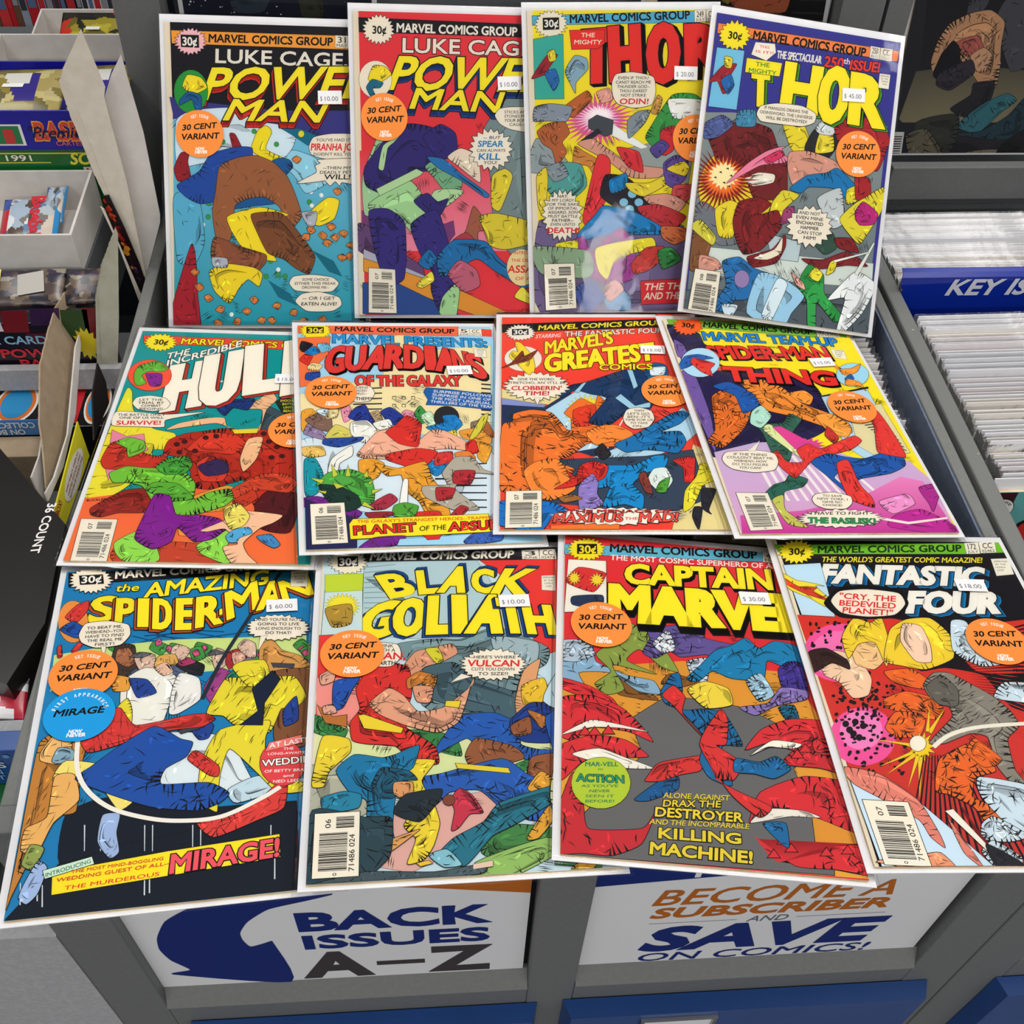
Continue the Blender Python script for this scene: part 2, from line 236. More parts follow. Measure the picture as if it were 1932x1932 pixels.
# ------------------------------------------------------------------ naming helpers
TOP = []
def tag(o, label=None, cat=None, group=None, kind=None):
    if label: o['label'] = label
    if cat: o['category'] = cat
    if group: o['group'] = group
    if kind: o['kind'] = kind
    TOP.append(o); return o
def empty(name, loc, label, cat, group=None, rot=None):
    o = bpy.data.objects.new(name, None); COL.objects.link(o); o.location = loc; o.empty_display_size = .02
    if rot is not None: o.rotation_euler = rot.to_euler()
    return tag(o, label, cat, group)
ART={
1:'''P art 15121a 0 -791 1300 840 1300 840 -1300 -791 -1300
P art 3d3a86 0 -815 666 -552 628 128 568 776 582 770 282 392 290 123 330 -765 372
G art 7cc3df 1a9fb0 -791 475 -466 541 -83 445 215 414 422 291 769 252 798 -595 784 -1314 -831 -1300
M art d6e7ee 0.4 8 0.4 - -763 461 -613 553 -288 582 -83 475 185 435 258 332 179 182 -93 87 -433 127 -760 77
P art 0e6f8c 0.3 110 427 305 415 528 322 361 274 228 362
E art e6dc3a 0.3 308 371 27 1 1 30
E art 3f9b45 0.2 -534 214 21 0 1 22
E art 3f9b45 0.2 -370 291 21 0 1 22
E art 3f9b45 0.2 -328 173 21 0 1 22
E art 3f9b45 0.2 -100 385 21 0 1 22
E art 3f9b45 0.2 91 277 21 0 1 22
E art 3f9b45 0.2 244 -238 21 0 1 23
E art 3f9b45 0.2 -511 -240 21 0 1 22
E art 3f9b45 0.2 -514 -359 21 0 1 22
E art 3f9b45 0.2 14 -738 21 0 1 23
E art 3f9b45 0.2 78 -858 21 0 1 23
E art 3f9b45 0.2 -27 -874 21 0 1 23
E art 3f9b45 0.2 138 -873 21 0 1 23
E art 3f9b45 0.2 365 -221 21 0 1 23
E art eef4f2 0.2 382 -131 20 0 0 21
E art eef4f2 0.2 472 -159 20 0 0 21
E art eef4f2 0.2 -247 -102 19 0 1 21
E art eef4f2 0.2 -450 82 19 0 1 21
E art eef4f2 0.2 -626 -129 19 0 1 21
E art eef4f2 0.2 -580 -322 19 0 1 21
E art eef4f2 0.2 -560 -427 19 0 1 21
E art eef4f2 0.2 -633 -622 19 0 1 21
E art eef4f2 0.2 387 -251 20 0 0 21
E art eef4f2 0.2 -700 -908 19 0 1 21
E art eef4f2 0.2 -336 -1208 19 0 1 21
E art eef4f2 0.2 80 -813 20 0 1 21
E art eef4f2 0.2 16 -331 20 0 1 21
M art 5fb4d0 0.4 10 0.8 - -805 -191 -617 -129 -569 -313 -554 -586 -644 -769 -788 -733
M art 9cd4e6 0.4 8 0.8 - 229 229 435 157 538 -34 339 -144 238 9 146 102
M art 9c2029 0.4 4 0.8 - -733 185 -662 194 -676 111 -654 -41 -763 -52 -793 53
M art 9c2029 0.4 3 0.8 - -310 354 -265 357 -215 257 -166 155 -257 150
M art f0dc24 0.4 6 0.8 - -129 230 -68 392 7 434 51 381 -4 235 155 155 228 73 61 52 -58 172
M art 2350a5 0.4 12 0.8 - -772 -91 -581 31 -475 182 -261 245 -119 237 -150 48 -310 -182 -570 -246 -698 -189
M art 1c5f9c 0.4 10 0.8 - 63 140 196 144 226 82 140 -27 111 -220 -100 -257 -350 -291 -318 -197
M art a4663f 0.4 34 0.7 - -405 75 -255 152 -90 177 58 120 175 2 246 -162 294 -343 209 -449 142 -405 108 -269 -25 -181 -175 -198 -281 -259 -299 -394 -334 -560 -445 -561 -476 -321 -441 -127
M art f3dd2a 0.4 10 0.8 - -352 -359 -70 -271 184 -333 22 -371 -102 -427 -28 -593 66 -737 -123 -703 -258 -581
M art 86502f 0.4 26 0.8 - -141 -333 114 -319 273 -497 403 -692 348 -848 226 -795 132 -722 -6 -668 -88 -504
M art 95573a 0.4 20 0.8 - -462 -534 -229 -619 -27 -684 -38 -766 -173 -887 -344 -832 -496 -709
M art f3dd2a 0.4 5 0.8 - 381 -298 526 -181 626 -205 581 -361 457 -425 397 -405
M art eed62a 0.4 14 0.8 - -517 -833 -370 -766 -138 -797 -60 -853 -93 -960 -183 -900 -266 -978 -353 -1108 -475 -1003
M art b8bcc4 0.4 2 0.8 - -489 -712 -365 -719 -364 -796 -480 -789
M art b8bcc4 0.4 2 0.8 - 295 -315 427 -306 410 -420 353 -434
M art b01f2e 0.4 16 1.0 - -667 -600 -628 -791 -627 -999 -602 -1315 -618 -1377 -877 -1293
P art 0b6f86 0 386 -644 566 -734 640 -871 519 -826
P art 0b6f86 0 -13 -904 180 -1025 238 -1131 74 -1056
M art dd8743 0.4 2 0.35 - -679 -837 -642 -809 -603 -837 -640 -873
M art dd8743 0.4 2 0.35 - -646 -954 -598 -936 -571 -974 -611 -1006
M art dd8743 0.4 2 0.35 - -567 -1053 -527 -1034 -492 -1071 -537 -1098
M art dd8743 0.4 2 0.35 - -473 -1171 -440 -1133 -395 -1148 -420 -1194
M art dd8743 0.4 2 0.35 - -172 -1073 -134 -1050 -99 -1082 -136 -1115
M art dd8743 0.4 2 0.35 - 21 -1133 57 -1100 95 -1119 69 -1165
M art dd8743 0.4 2 0.35 - 338 -449 384 -435 412 -474 366 -497
M art dd8743 0.4 2 0.35 - 437 -503 477 -479 515 -510 480 -550
M art dd8743 0.4 2 0.35 - 472 -579 513 -545 554 -570 521 -608
M art dd8743 0.4 2 0.35 - 547 -522 587 -495 623 -523 589 -561
M art dd8743 0.4 2 0.35 - 618 -487 659 -463 697 -484 667 -528
M art dd8743 0.4 2 0.35 - 680 -600 718 -566 760 -581 738 -627
M art dd8743 0.4 2 0.35 - 512 -417 560 -404 591 -436 546 -467
M art dd8743 0.4 2 0.35 - 292 -539 317 -497 361 -502 352 -554
M art dd8743 0.4 2 0.35 - 577 -115 615 -92 650 -128 608 -156
M art dd8743 0.4 2 0.35 - 224 149 263 177 303 152 267 115
M art dd8743 0.4 2 0.35 - 169 -1199 198 -1159 239 -1174 220 -1220
M art dd8743 0.4 2 0.35 - -117 -1264 -80 -1228 -39 -1247 -63 -1290
M art dd8743 0.4 2 0.35 - -244 -1177 -204 -1151 -165 -1175 -202 -1212
M art dd8743 0.4 2 0.35 - -325 -1284 -303 -1241 -258 -1248 -271 -1297
M art dd8743 0.4 2 0.35 - -493 -1270 -447 -1254 -417 -1292 -461 -1317
M art dd8743 0.4 2 0.35 - -26 -1250 19 -1228 51 -1260 15 -1291
M art dd8743 0.4 2 0.35 - 670 -702 703 -661 743 -674 717 -726
M art dd8743 0.4 2 0.35 - 256 -1255 297 -1234 332 -1257 293 -1299
M art dd8743 0.4 2 0.35 - 422 -1241 468 -1219 494 -1252 460 -1287
M art dd8743 0.4 2 0.35 - 602 -693 650 -674 684 -707 638 -736
P masthead_banner f3a33d 0.35 -783 1230 864 1223 862 1107 -779 1121
T masthead_banner 14100f 1.5 - 0 - 0 0 -467 1140 596 1137 -462 1206|MARVEL COMICS GROUP
P masthead_banner efe8d6 0.25 623 1226 738 1225 735 1118 621 1121
T masthead_banner 14100f 0.3 - 0 - 0 0 645 1165 713 1163 646 1215|31
T masthead_banner 14100f 0.1 - 0 - 0 0 633 1128 724 1126 633 1154|MAY
U price_burst f4bfc4 0.4 22 0.8 -622 1140 135 4 3 114
P price_burst 14100f 0 -704 1196 -550 1196 -550 1088 -704 1091
T price_burst f4f0e6 1.2 - 0 - 0 0 -689 1106 -570 1106 -687 1175|30¢
T title efe7d8 1.05 - 0 - 0 0 -413 967 723 957 -407 1081|LUKE CAGE,
T title f6e52c 1.43 14100f 1.0 e8392f -2.0 -5.0 -537 654 907 702 -438 913|POWER
T title f6e52c 1.43 14100f 1.0 e8392f -1.0 -5.0 -357 481 464 478 -264 652|MAN
E corner_box 2a9b40 0.25 -630 714 144 3 5 185
M corner_box f2dc2c 0.4 5 0.8 - -700 751 -656 855 -545 835 -493 751 -604 695
M corner_box 1f5f9a 0.4 5 0.8 - -650 713 -547 677 -553 521 -601 573 -625 647 -729 596 -726 641
M speech_balloon.1 efe6d4 0.45 0 0.8 - 373 260 416 343 575 376 802 365 813 162 510 160 397 193
T speech_balloon.1 14100f 0.42 - 0 - 0 0 435 309 742 314 439 334|YOU'VE HAD IT!
T speech_balloon.1 d8252b 1.14 - 0 - 0 0 389 230 862 238 397 288|PIRANHA JONES
T speech_balloon.1 14100f 0.42 - 0 - 0 0 411 185 762 191 414 209|DOESN'T KILL YOU
M speech_balloon.2 efe6d4 0.45 0 0.8 - 425 96 471 119 457 149 813 155 809 -57 657 -44 633 -74 596 -37 550 -75 506 -31 460 -39 263 -57 431 36
T speech_balloon.2 14100f 0.54 - 0 - 0 0 491 67 737 70 494 92|--THEN MY
T speech_balloon.2 14100f 0.54 - 0 - 0 0 463 27 763 32 466 52|DEADLY PETS
T speech_balloon.2 14100f 1.02 - 0 - 0 0 498 -21 726 -17 504 21|WILL!
M speech_balloon.3 efe6d4 0.45 0 0.8 - 175 -934 214 -873 381 -857 548 -879 608 -932 545 -1001 378 -1009 226 -994
T speech_balloon.3 14100f 0.54 - 0 - 0 0 286 -910 520 -909 289 -888|SOME CHOICE
T speech_balloon.3 14100f 0.42 - 0 - 0 0 221 -946 583 -944 224 -923|EITHER THIS FREAK
T speech_balloon.3 14100f 0.54 - 0 - 0 0 284 -980 518 -979 287 -958|DROWNS ME--
M speech_balloon.4 efe6d4 0.45 0 0.8 - 224 -1093 286 -1025 438 -1009 605 -1054 627 -1123 541 -1176 328 -1177
T speech_balloon.4 14100f 0.54 - 0 - 0 0 287 -1078 572 -1077 291 -1050|-- OR I GET
T speech_balloon.4 14100f 0.9 - 0 - 0 0 273 -1128 584 -1127 277 -1100|EATEN ALIVE!
S 566 687 1.3|$ 10.00
K -564 351 2.2|''',
2:'''P art e23a42 0 -792 1300 840 1300 840 -1300 -792 -1300
G art e23a42 e890a8 -808 123 730 145 723 -733 -813 -741
M art 7d8f90 0.4 22 0.9 - 283 311 539 632 688 634 741 -439 677 -881 378 -588 352 -150
P art 7d3f78 0.3 -798 -393 -732 -378 -705 -494 -681 -740 -798 -712
P art 7d3f78 0.3 -189 -548 -129 -489 -70 -503 5 -474 18 -590 -73 -708 -161 -635
M art 6b4a78 0.4 16 0.8 - -829 -500 -634 -594 -457 -753 -272 -883 -296 -1032 -850 -728
P art b6b6c6 0.2 -791 -726 -256 -958 -257 -1031 -793 -828
P art e09a35 0.4 -793 -806 -374 -944 71 -1090 522 -1297 219 -1312 -155 -1179 -510 -1032 -795 -916
P art 2d4f93 0.3 -805 -1018 -509 -1017 -51 -1238 68 -1312 -811 -1289
M art a7d0a0 0.4 10 0.8 - -786 -100 -640 259 -569 289 -616 2 -597 -370 -774 -430
M art 352c77 0.4 26 1.2 - -547 261 -373 358 -162 326 -107 201 -74 -31 -356 -55 -366 -220 -505 -281 -752 -185 -763 -11
M art 352c77 0.4 8 0.8 - -249 245 -98 357 34 282 43 102 -113 62
M art b9d9a6 0.4 3 0.8 - -645 -21 -600 169 -460 251 -510 197 -564 145 -602 -36
M art a9d39a 0.4 16 0.8 - -737 -333 -391 -125 -239 -298 -232 -451 -313 -618 -470 -473 -659 -450
P art b9d9a6 0.35 -669 -205 -314 -28 -255 -56 -285 -85 -641 -262
M art 7db38a 0.4 10 0.8 - -236 -6 -122 57 18 -48 86 -135 59 -223 -57 -224 -158 -102
M art b9d9a6 0.4 6 0.8 - -156 -214 20 -198 102 -223 -68 -356 -233 -383
M art 352c77 0.4 7 0.8 - -341 -305 -222 -237 -131 -310 -36 -284 -114 -431 -214 -421
M art 2a7ab5 0.4 6 0.8 - -217 74 -70 57 85 -71 321 -237 288 -264 85 -124 -110 -23
M art 3a2f80 0.4 18 1.2 - -738 -399 -573 -376 -431 -482 -418 -756 -440 -978 -526 -1035 -620 -983 -704 -697
M art 3a2f80 0.4 24 1.2 - -372 -509 -142 -382 -30 -714 23 -986 21 -1164 -130 -1264 -201 -1081 -195 -913 -295 -761
M art a9d39a 0.4 4 0.8 - -97 -1141 23 -1024 51 -1093 11 -1329 -127 -1289
M art a8624a 0.4 10 0.8 - -3 -732 116 -562 186 -348 263 -428 392 -485 563 -551 547 -603 236 -558 215 -703
M art b5404a 0.4 5 0.8 - -7 -657 125 -577 239 -717 79 -801
M art e0cf3a 0.4 9 0.8 - 358 -82 473 -18 538 -89 425 -375 350 -340
M art d9c838 0.4 18 0.9 - 240 -436 402 -407 750 -496 720 -657 471 -721 331 -686 276 -547
M art 1e74ad 0.4 24 1.2 - -140 -790 15 -640 289 -654 407 -797 609 -959 753 -1023 630 -1063 377 -914 203 -805 -104 -968
M art 1e74ad 0.4 5 0.8 - -311 -839 -214 -726 -141 -817 -225 -900
M art e8dc50 0.4 3 0.8 - -328 -1035 -200 -919 -175 -998 -279 -1061
M art c0667c 0.4 5 0.8 - -48 -945 57 -820 205 -904 234 -1040 93 -1096
M art e8dc50 0.4 3 0.8 - 550 -1143 620 -1054 709 -1151 730 -1216
M art e9d9c4 0.4 8 0.8 - -37 78 79 154 228 87 251 -134 167 -84 64 -3
E caption_box e7d5a0 0.3 616 -881 136 0 1 163
T caption_box d42a30 0.31 - 0 - 0 0 544 -764 827 -762 547 -737|INTRODUCING
T caption_box d42a30 0.41 - 0 - 0 0 518 -830 853 -829 521 -804|THE DEADLIEST
T caption_box d42a30 1.04 - 0 - 0 0 486 -926 899 -925 493 -864|ASSASSIN
T caption_box d42a30 0.41 - 0 - 0 0 555 -993 767 -992 558 -964|OF ALL!
P masthead_banner 17141a 0.35 -790 1245 782 1221 781 1115 -788 1127
T masthead_banner f3ecdc 1.5 - 0 - 0 0 -464 1134 588 1124 -460 1205|MARVEL COMICS GROUP
U price_burst f0e7d3 0.4 22 0.8 -622 1150 139 3 3 126
T price_burst 14100f 1.2 - 0 - 0 0 -673 1115 -557 1115 -672 1178|30¢
T title f0e7d6 1.05 14100f 0.7 - 0 0 -415 964 765 958 -410 1082|LUKE CAGE,
T title f6e52c 1.43 14100f 1.0 25509f -2.0 -5.0 -547 654 838 659 -439 921|POWER
T title f6e52c 1.43 14100f 1.0 25509f -1.0 -5.0 -360 494 411 472 -298 658|MAN
E corner_box f0e7d3 0.25 -657 729 142 3 3 158
M corner_box f2dc2c 0.4 5 0.8 - -718 727 -672 843 -578 840 -518 776 -631 700
M corner_box 1f6f8a 0.4 5 0.8 - -736 659 -684 728 -593 702 -621 660 -685 652 -648 565 -687 564
M speech_balloon.1 efe6d4 0.45 0 0.8 - 388 442 434 501 553 517 762 506 761 304 536 323 432 371
T speech_balloon.1 14100f 0.42 - 0 - 0 0 471 461 694 465 473 485|STICKS AND
T speech_balloon.1 14100f 0.42 - 0 - 0 0 470 425 694 429 473 449|STONES MAY
T speech_balloon.1 14100f 0.66 - 0 - 0 0 470 389 694 393 473 413|YOUR BONES
T speech_balloon.1 14100f 0.42 - 0 - 0 0 514 354 649 356 517 378|CAGE--
U speech_balloon.2 efe6d4 0.45 20 0.82 348 150 197 3 2 181
T speech_balloon.2 14100f 0.42 - 0 - 0 0 281 237 433 239 284 263|-- BUT
T speech_balloon.2 1d7fb8 1.26 - 0 - 0 0 232 170 456 173 239 220|SPEAR
T speech_balloon.2 14100f 0.42 - 0 - 0 0 221 126 475 130 224 150|CAN ALWAYS
T speech_balloon.2 1d7fb8 1.38 - 0 - 0 0 238 59 429 61 245 112|KILL
T speech_balloon.2 14100f 0.42 - 0 - 0 0 280 20 399 22 283 47|YOU!
B barcode_box 07 -750 -889 -519 -903 -512 -1285 -759 -1279
S 518 717 2.2|$ 10.00
K -586 409 2.1|''',
3:'''P art f2df2e 0 -790 1300 840 1300 840 -1300 -790 -1300
P art e9d2a8 0 -802 1359 859 1371 859 1311 -789 1300
M art 9aa6a8 0.4 12 0.8 - -788 217 -639 166 -509 6 -571 -86 -877 -56
P art a0a8a4 0.3 -61 107 211 161 635 141 570 -192 27 -39
M art 7a6a94 0.4 30 0.9 - -780 -490 -408 -614 47 -593 520 -558 510 -1329 -788 -1297
U art d85f93 0 34 0.55 -235 367 351 -4 5 243
U art f4cfe0 0 28 0.5 -235 382 224 -2 3 143
U art fdf4f4 0 20 0.5 -219 410 142 -2 2 86
P art eef0ee 0.2 -146 366 211 132 150 118 -148 252
P art 4a4f55 0.4 -317 368 -242 413 -98 366 -111 251 -171 230 -319 304
P art 2d2d33 0.3 -389 197 -237 296 -208 267 -359 168
M art c06a35 0.4 8 0.8 - -550 465 -466 535 -326 620 -286 544 -451 398
M art 8f9aa6 0.4 10 0.8 - -791 486 -652 513 -463 484 -516 364 -680 370 -805 369
M art b9673a 0.4 16 0.8 - -777 277 -672 346 -532 355 -492 262 -558 184 -521 97 -608 -4 -650 121 -728 174
M art e4a899 0.4 3 0.8 - -242 606 -128 640 -100 547 -196 515
M art 3f9b4c 0.4 20 0.9 - 247 319 435 575 635 582 773 462 679 297 502 303 373 60 193 203
M art f0f0ea 0.4 10 0.8 - 403 540 697 532 707 395 454 378
M art c9974e 0.4 4 0.8 - 304 576 346 541 302 417 242 437
M art 8b97a0 0.4 10 0.8 - 33 361 126 437 235 448 182 338 39 211
M art d08a40 0.4 14 0.8 - -444 147 -365 101 -245 32 -159 -78 -213 -234 -328 -25 -462 -4
M art d9a08c 0.4 12 0.8 - -419 169 -284 210 -151 122 57 -10 359 -58 297 -130 55 -126 -153 21
M art d9363e 0.4 5 0.8 - -69 134 126 90 161 -83 23 -29
M art e23a42 0.4 16 0.9 - -357 -336 -242 64 -133 21 -163 -285 -322 -556 -389 -494
M art d02f3a 0.4 6 0.8 - 327 266 453 309 440 106 336 65
M art 5a4a92 0.4 4 0.8 - 228 115 338 193 402 136 291 38
M art 5aa6a0 0.4 16 0.8 - -740 -142 -600 3 -399 -6 -349 -193 -510 -328 -638 -297
M art 8f9aa0 0.4 5 0.8 - -709 -44 -575 13 -510 -98 -633 -154
M art e8d238 0.4 8 0.8 - -791 -105 -709 -33 -695 -158 -737 -445 -786 -356
M art 2a2530 0.4 10 0.8 - -176 -103 20 -129 218 -324 140 -478 -82 -390 -226 -280
M art 1a87c2 0.4 4 0.8 - -142 -149 10 -93 7 -214 -126 -262
E art 8cc8e0 0.3 -17 -343 39 -1 1 35
E art 8cc8e0 0.3 60 -272 39 -1 1 35
E art 8cc8e0 0.3 119 -346 39 -1 1 35
E art 8cc8e0 0.3 35 -402 39 -1 1 35
M art e6d23c 0.4 10 0.8 - 4 -176 217 -178 400 -99 358 -201 165 -293 48 -246
M art 6a50a0 0.4 10 0.8 - 350 -12 461 58 571 9 547 -140 451 -226 368 -183
M art e8d238 0.4 4 0.8 - 378 -59 525 4 583 -51 536 -121
M art d5565a 0.4 6 0.8 - 443 -203 623 -208 542 -359 425 -310
M art d9a08c 0.4 8 0.8 - 163 -299 381 -276 545 -355 455 -444 258 -386
M art c33840 0.4 12 0.8 - 105 -387 302 -369 544 -476 409 -590 198 -503
M art 1a87c2 0.4 22 1.1 - -438 -613 -284 -455 -191 -369 80 -432 306 -554 320 -627 46 -622 -166 -618 -409 -672
M art d57a48 0.4 8 0.8 - 325 -560 539 -581 538 -676 436 -719 330 -659
M art a83f98 0.4 30 0.9 - -522 -701 -386 -632 -324 -772 -166 -636 -25 -565 74 -767 58 -1011 -184 -1054 -362 -971 -446 -859
M art e9dc38 0.4 12 0.8 - -278 -742 -28 -684 233 -658 256 -748 49 -792 -117 -867 -181 -1014 -260 -934
M art e9dc38 0.4 5 0.8 - -634 -694 -444 -668 -454 -759 -616 -753
M art 93ac8c 0.4 18 0.8 - -860 -725 -642 -721 -354 -762 -296 -903 -368 -998 -775 -952
M art c84038 0.4 12 0.8 - 46 -876 177 -746 338 -739 331 -843 184 -948 65 -971
M art 3a8f4a 0.4 8 0.8 - 284 -777 409 -748 496 -857 325 -934
M art 6a9fc8 0.4 8 0.8 - -209 -1185 -80 -1068 35 -1197 14 -1286 -168 -1280
M art e0a8a0 0.4 5 0.8 - -224 -1104 -112 -1022 -29 -1105 -160 -1211
M art 4a5fa8 0.4 14 0.8 - -469 -1091 -322 -1007 -205 -1172 -342 -1290 -437 -1254
P masthead_banner 56b3d6 0.35 -793 1254 866 1294 865 1198 -792 1177
T masthead_banner 14100f 1.5 - 0 - 0 0 -461 1194 603 1225 -462 1260|MARVEL COMICS GROUP
P masthead_banner efe8d6 0.25 645 1295 746 1298 745 1199 647 1196
T masthead_banner 14100f 0.3 - 0 - 0 0 666 1238 726 1240 666 1286|249
T masthead_banner 14100f 0.1 - 0 - 0 0 657 1204 735 1206 656 1228|JULY
P masthead_banner efe8d6 0.25 750 1298 851 1300 850 1201 752 1199
T masthead_banner 14100f 0.3 - 0 - 0 0 771 1241 831 1242 771 1288|CC
T masthead_banner 14100f 0.1 - 0 - 0 0 762 1206 840 1208 762 1231|02450
U price_burst efe6cf 0.4 22 0.8 -628 1184 147 -1 3 117
P price_burst 14100f 0 -702 1238 -558 1241 -558 1140 -702 1135
T price_burst f4f0e6 1.2 - 0 - 0 0 -687 1160 -569 1162 -687 1219|30¢
T title e5352f 3.05 14100f 0.8 14100f 3.2 -2.0 -339 710 -138 723 -330 1105|T
T title e5352f 2.8 14100f 0.8 14100f 3.5 -2.0 -91 722 138 742 -100 1132|H
T title e5352f 2.8 14100f 0.8 14100f 3.5 -2.0 238 705 476 718 246 1152|O
T title e5352f 2.8 14100f 0.8 14100f 3.5 -2.0 582 760 869 772 581 1150|R
P title e5352f 0.4 -467 1131 -159 1135 -162 1020 -222 978 -452 972
T title f4ecd6 0.8 - 0 - 0 0 -369 1074 -249 1074 -364 1109|THE
T title f4ecd6 0.8 - 0 - 0 0 -430 1016 -190 1014 -425 1051|MIGHTY
P corner_box 3fb0a0 0.3 -788 1058 -527 1099 -532 556 -788 555
M corner_box a52834 0.4 8 0.8 - -673 922 -579 925 -671 793 -591 703 -635 647 -686 759 -812 729
M corner_box 2a6fb0 0.4 6 0.8 - -694 771 -606 807 -572 708 -623 624
M corner_box e8d238 0.4 3 0.8 - -665 950 -609 970 -596 885 -652 872
M art 8fb0c0 0.4 6 0.8 - -467 673 -515 788 -429 917 -325 893 -316 802 -420 695 -430 604
M speech_balloon.1 efe6d4 0.45 0 0.8 - -102 680 -63 758 87 775 266 734 286 605 247 498 96 471 -53 508 -96 580
T speech_balloon.1 14100f 0.42 - 0 - 0 0 -46 716 223 714 -43 740|EVEN IF THOU
T speech_balloon.1 14100f 0.54 - 0 - 0 0 -69 679 245 677 -66 703|CANST REACH ME
T speech_balloon.1 14100f 0.42 - 0 - 0 0 -59 642 233 640 -55 666|THUNDER GOD--
T speech_balloon.1 14100f 0.42 - 0 - 0 0 -37 605 210 603 -34 629|THOU DAREST
T speech_balloon.1 14100f 0.42 - 0 - 0 0 -26 568 198 566 -23 592|NOT STRIKE
T speech_balloon.1 d42a30 1.26 - 0 - 0 0 -38 505 217 503 -32 550|ODIN!
U speech_balloon.2 efe6d4 0.45 22 0.82 -572 -443 183 -3 6 223
T speech_balloon.2 14100f 0.9 - 0 - 0 0 -613 -293 -517 -294 -610 -269|NAY,
T speech_balloon.2 14100f 0.42 - 0 - 0 0 -662 -327 -470 -330 -659 -303|MY LORD!
T speech_balloon.2 14100f 0.42 - 0 - 0 0 -711 -361 -423 -365 -707 -337|FOR THE SAKE
T speech_balloon.2 14100f 0.42 - 0 - 0 0 -700 -396 -436 -400 -696 -372|OF IMMORTAL
T speech_balloon.2 14100f 0.54 - 0 - 0 0 -701 -430 -437 -435 -697 -406|ASGARD, SON
T speech_balloon.2 14100f 0.42 - 0 - 0 0 -702 -465 -438 -470 -698 -441|MUST BATTLE
T speech_balloon.2 14100f 0.78 - 0 - 0 0 -667 -501 -474 -504 -663 -477|FATHER--
T speech_balloon.2 14100f 0.42 - 0 - 0 0 -680 -535 -463 -539 -676 -511|EVEN UNTO
T speech_balloon.2 d42a30 1.38 - 0 - 0 0 -714 -597 -426 -603 -708 -552|DEATH!
P caption_box d8323c 0.4 122 -1037 544 -1024 542 -1240 126 -1245
T caption_box f4ecd6 0.94 - 0 - 0 0 152 -1119 482 -1116 166 -1061|THE TH
T caption_box f4ecd6 0.94 - 0 - 0 0 150 -1201 480 -1201 165 -1142|AND THE
B barcode_box 07 -749 -870 -477 -869 -466 -1263 -742 -1276
S 558 760 -2.1|$ 20.00
K 636 202 -1.8|''',
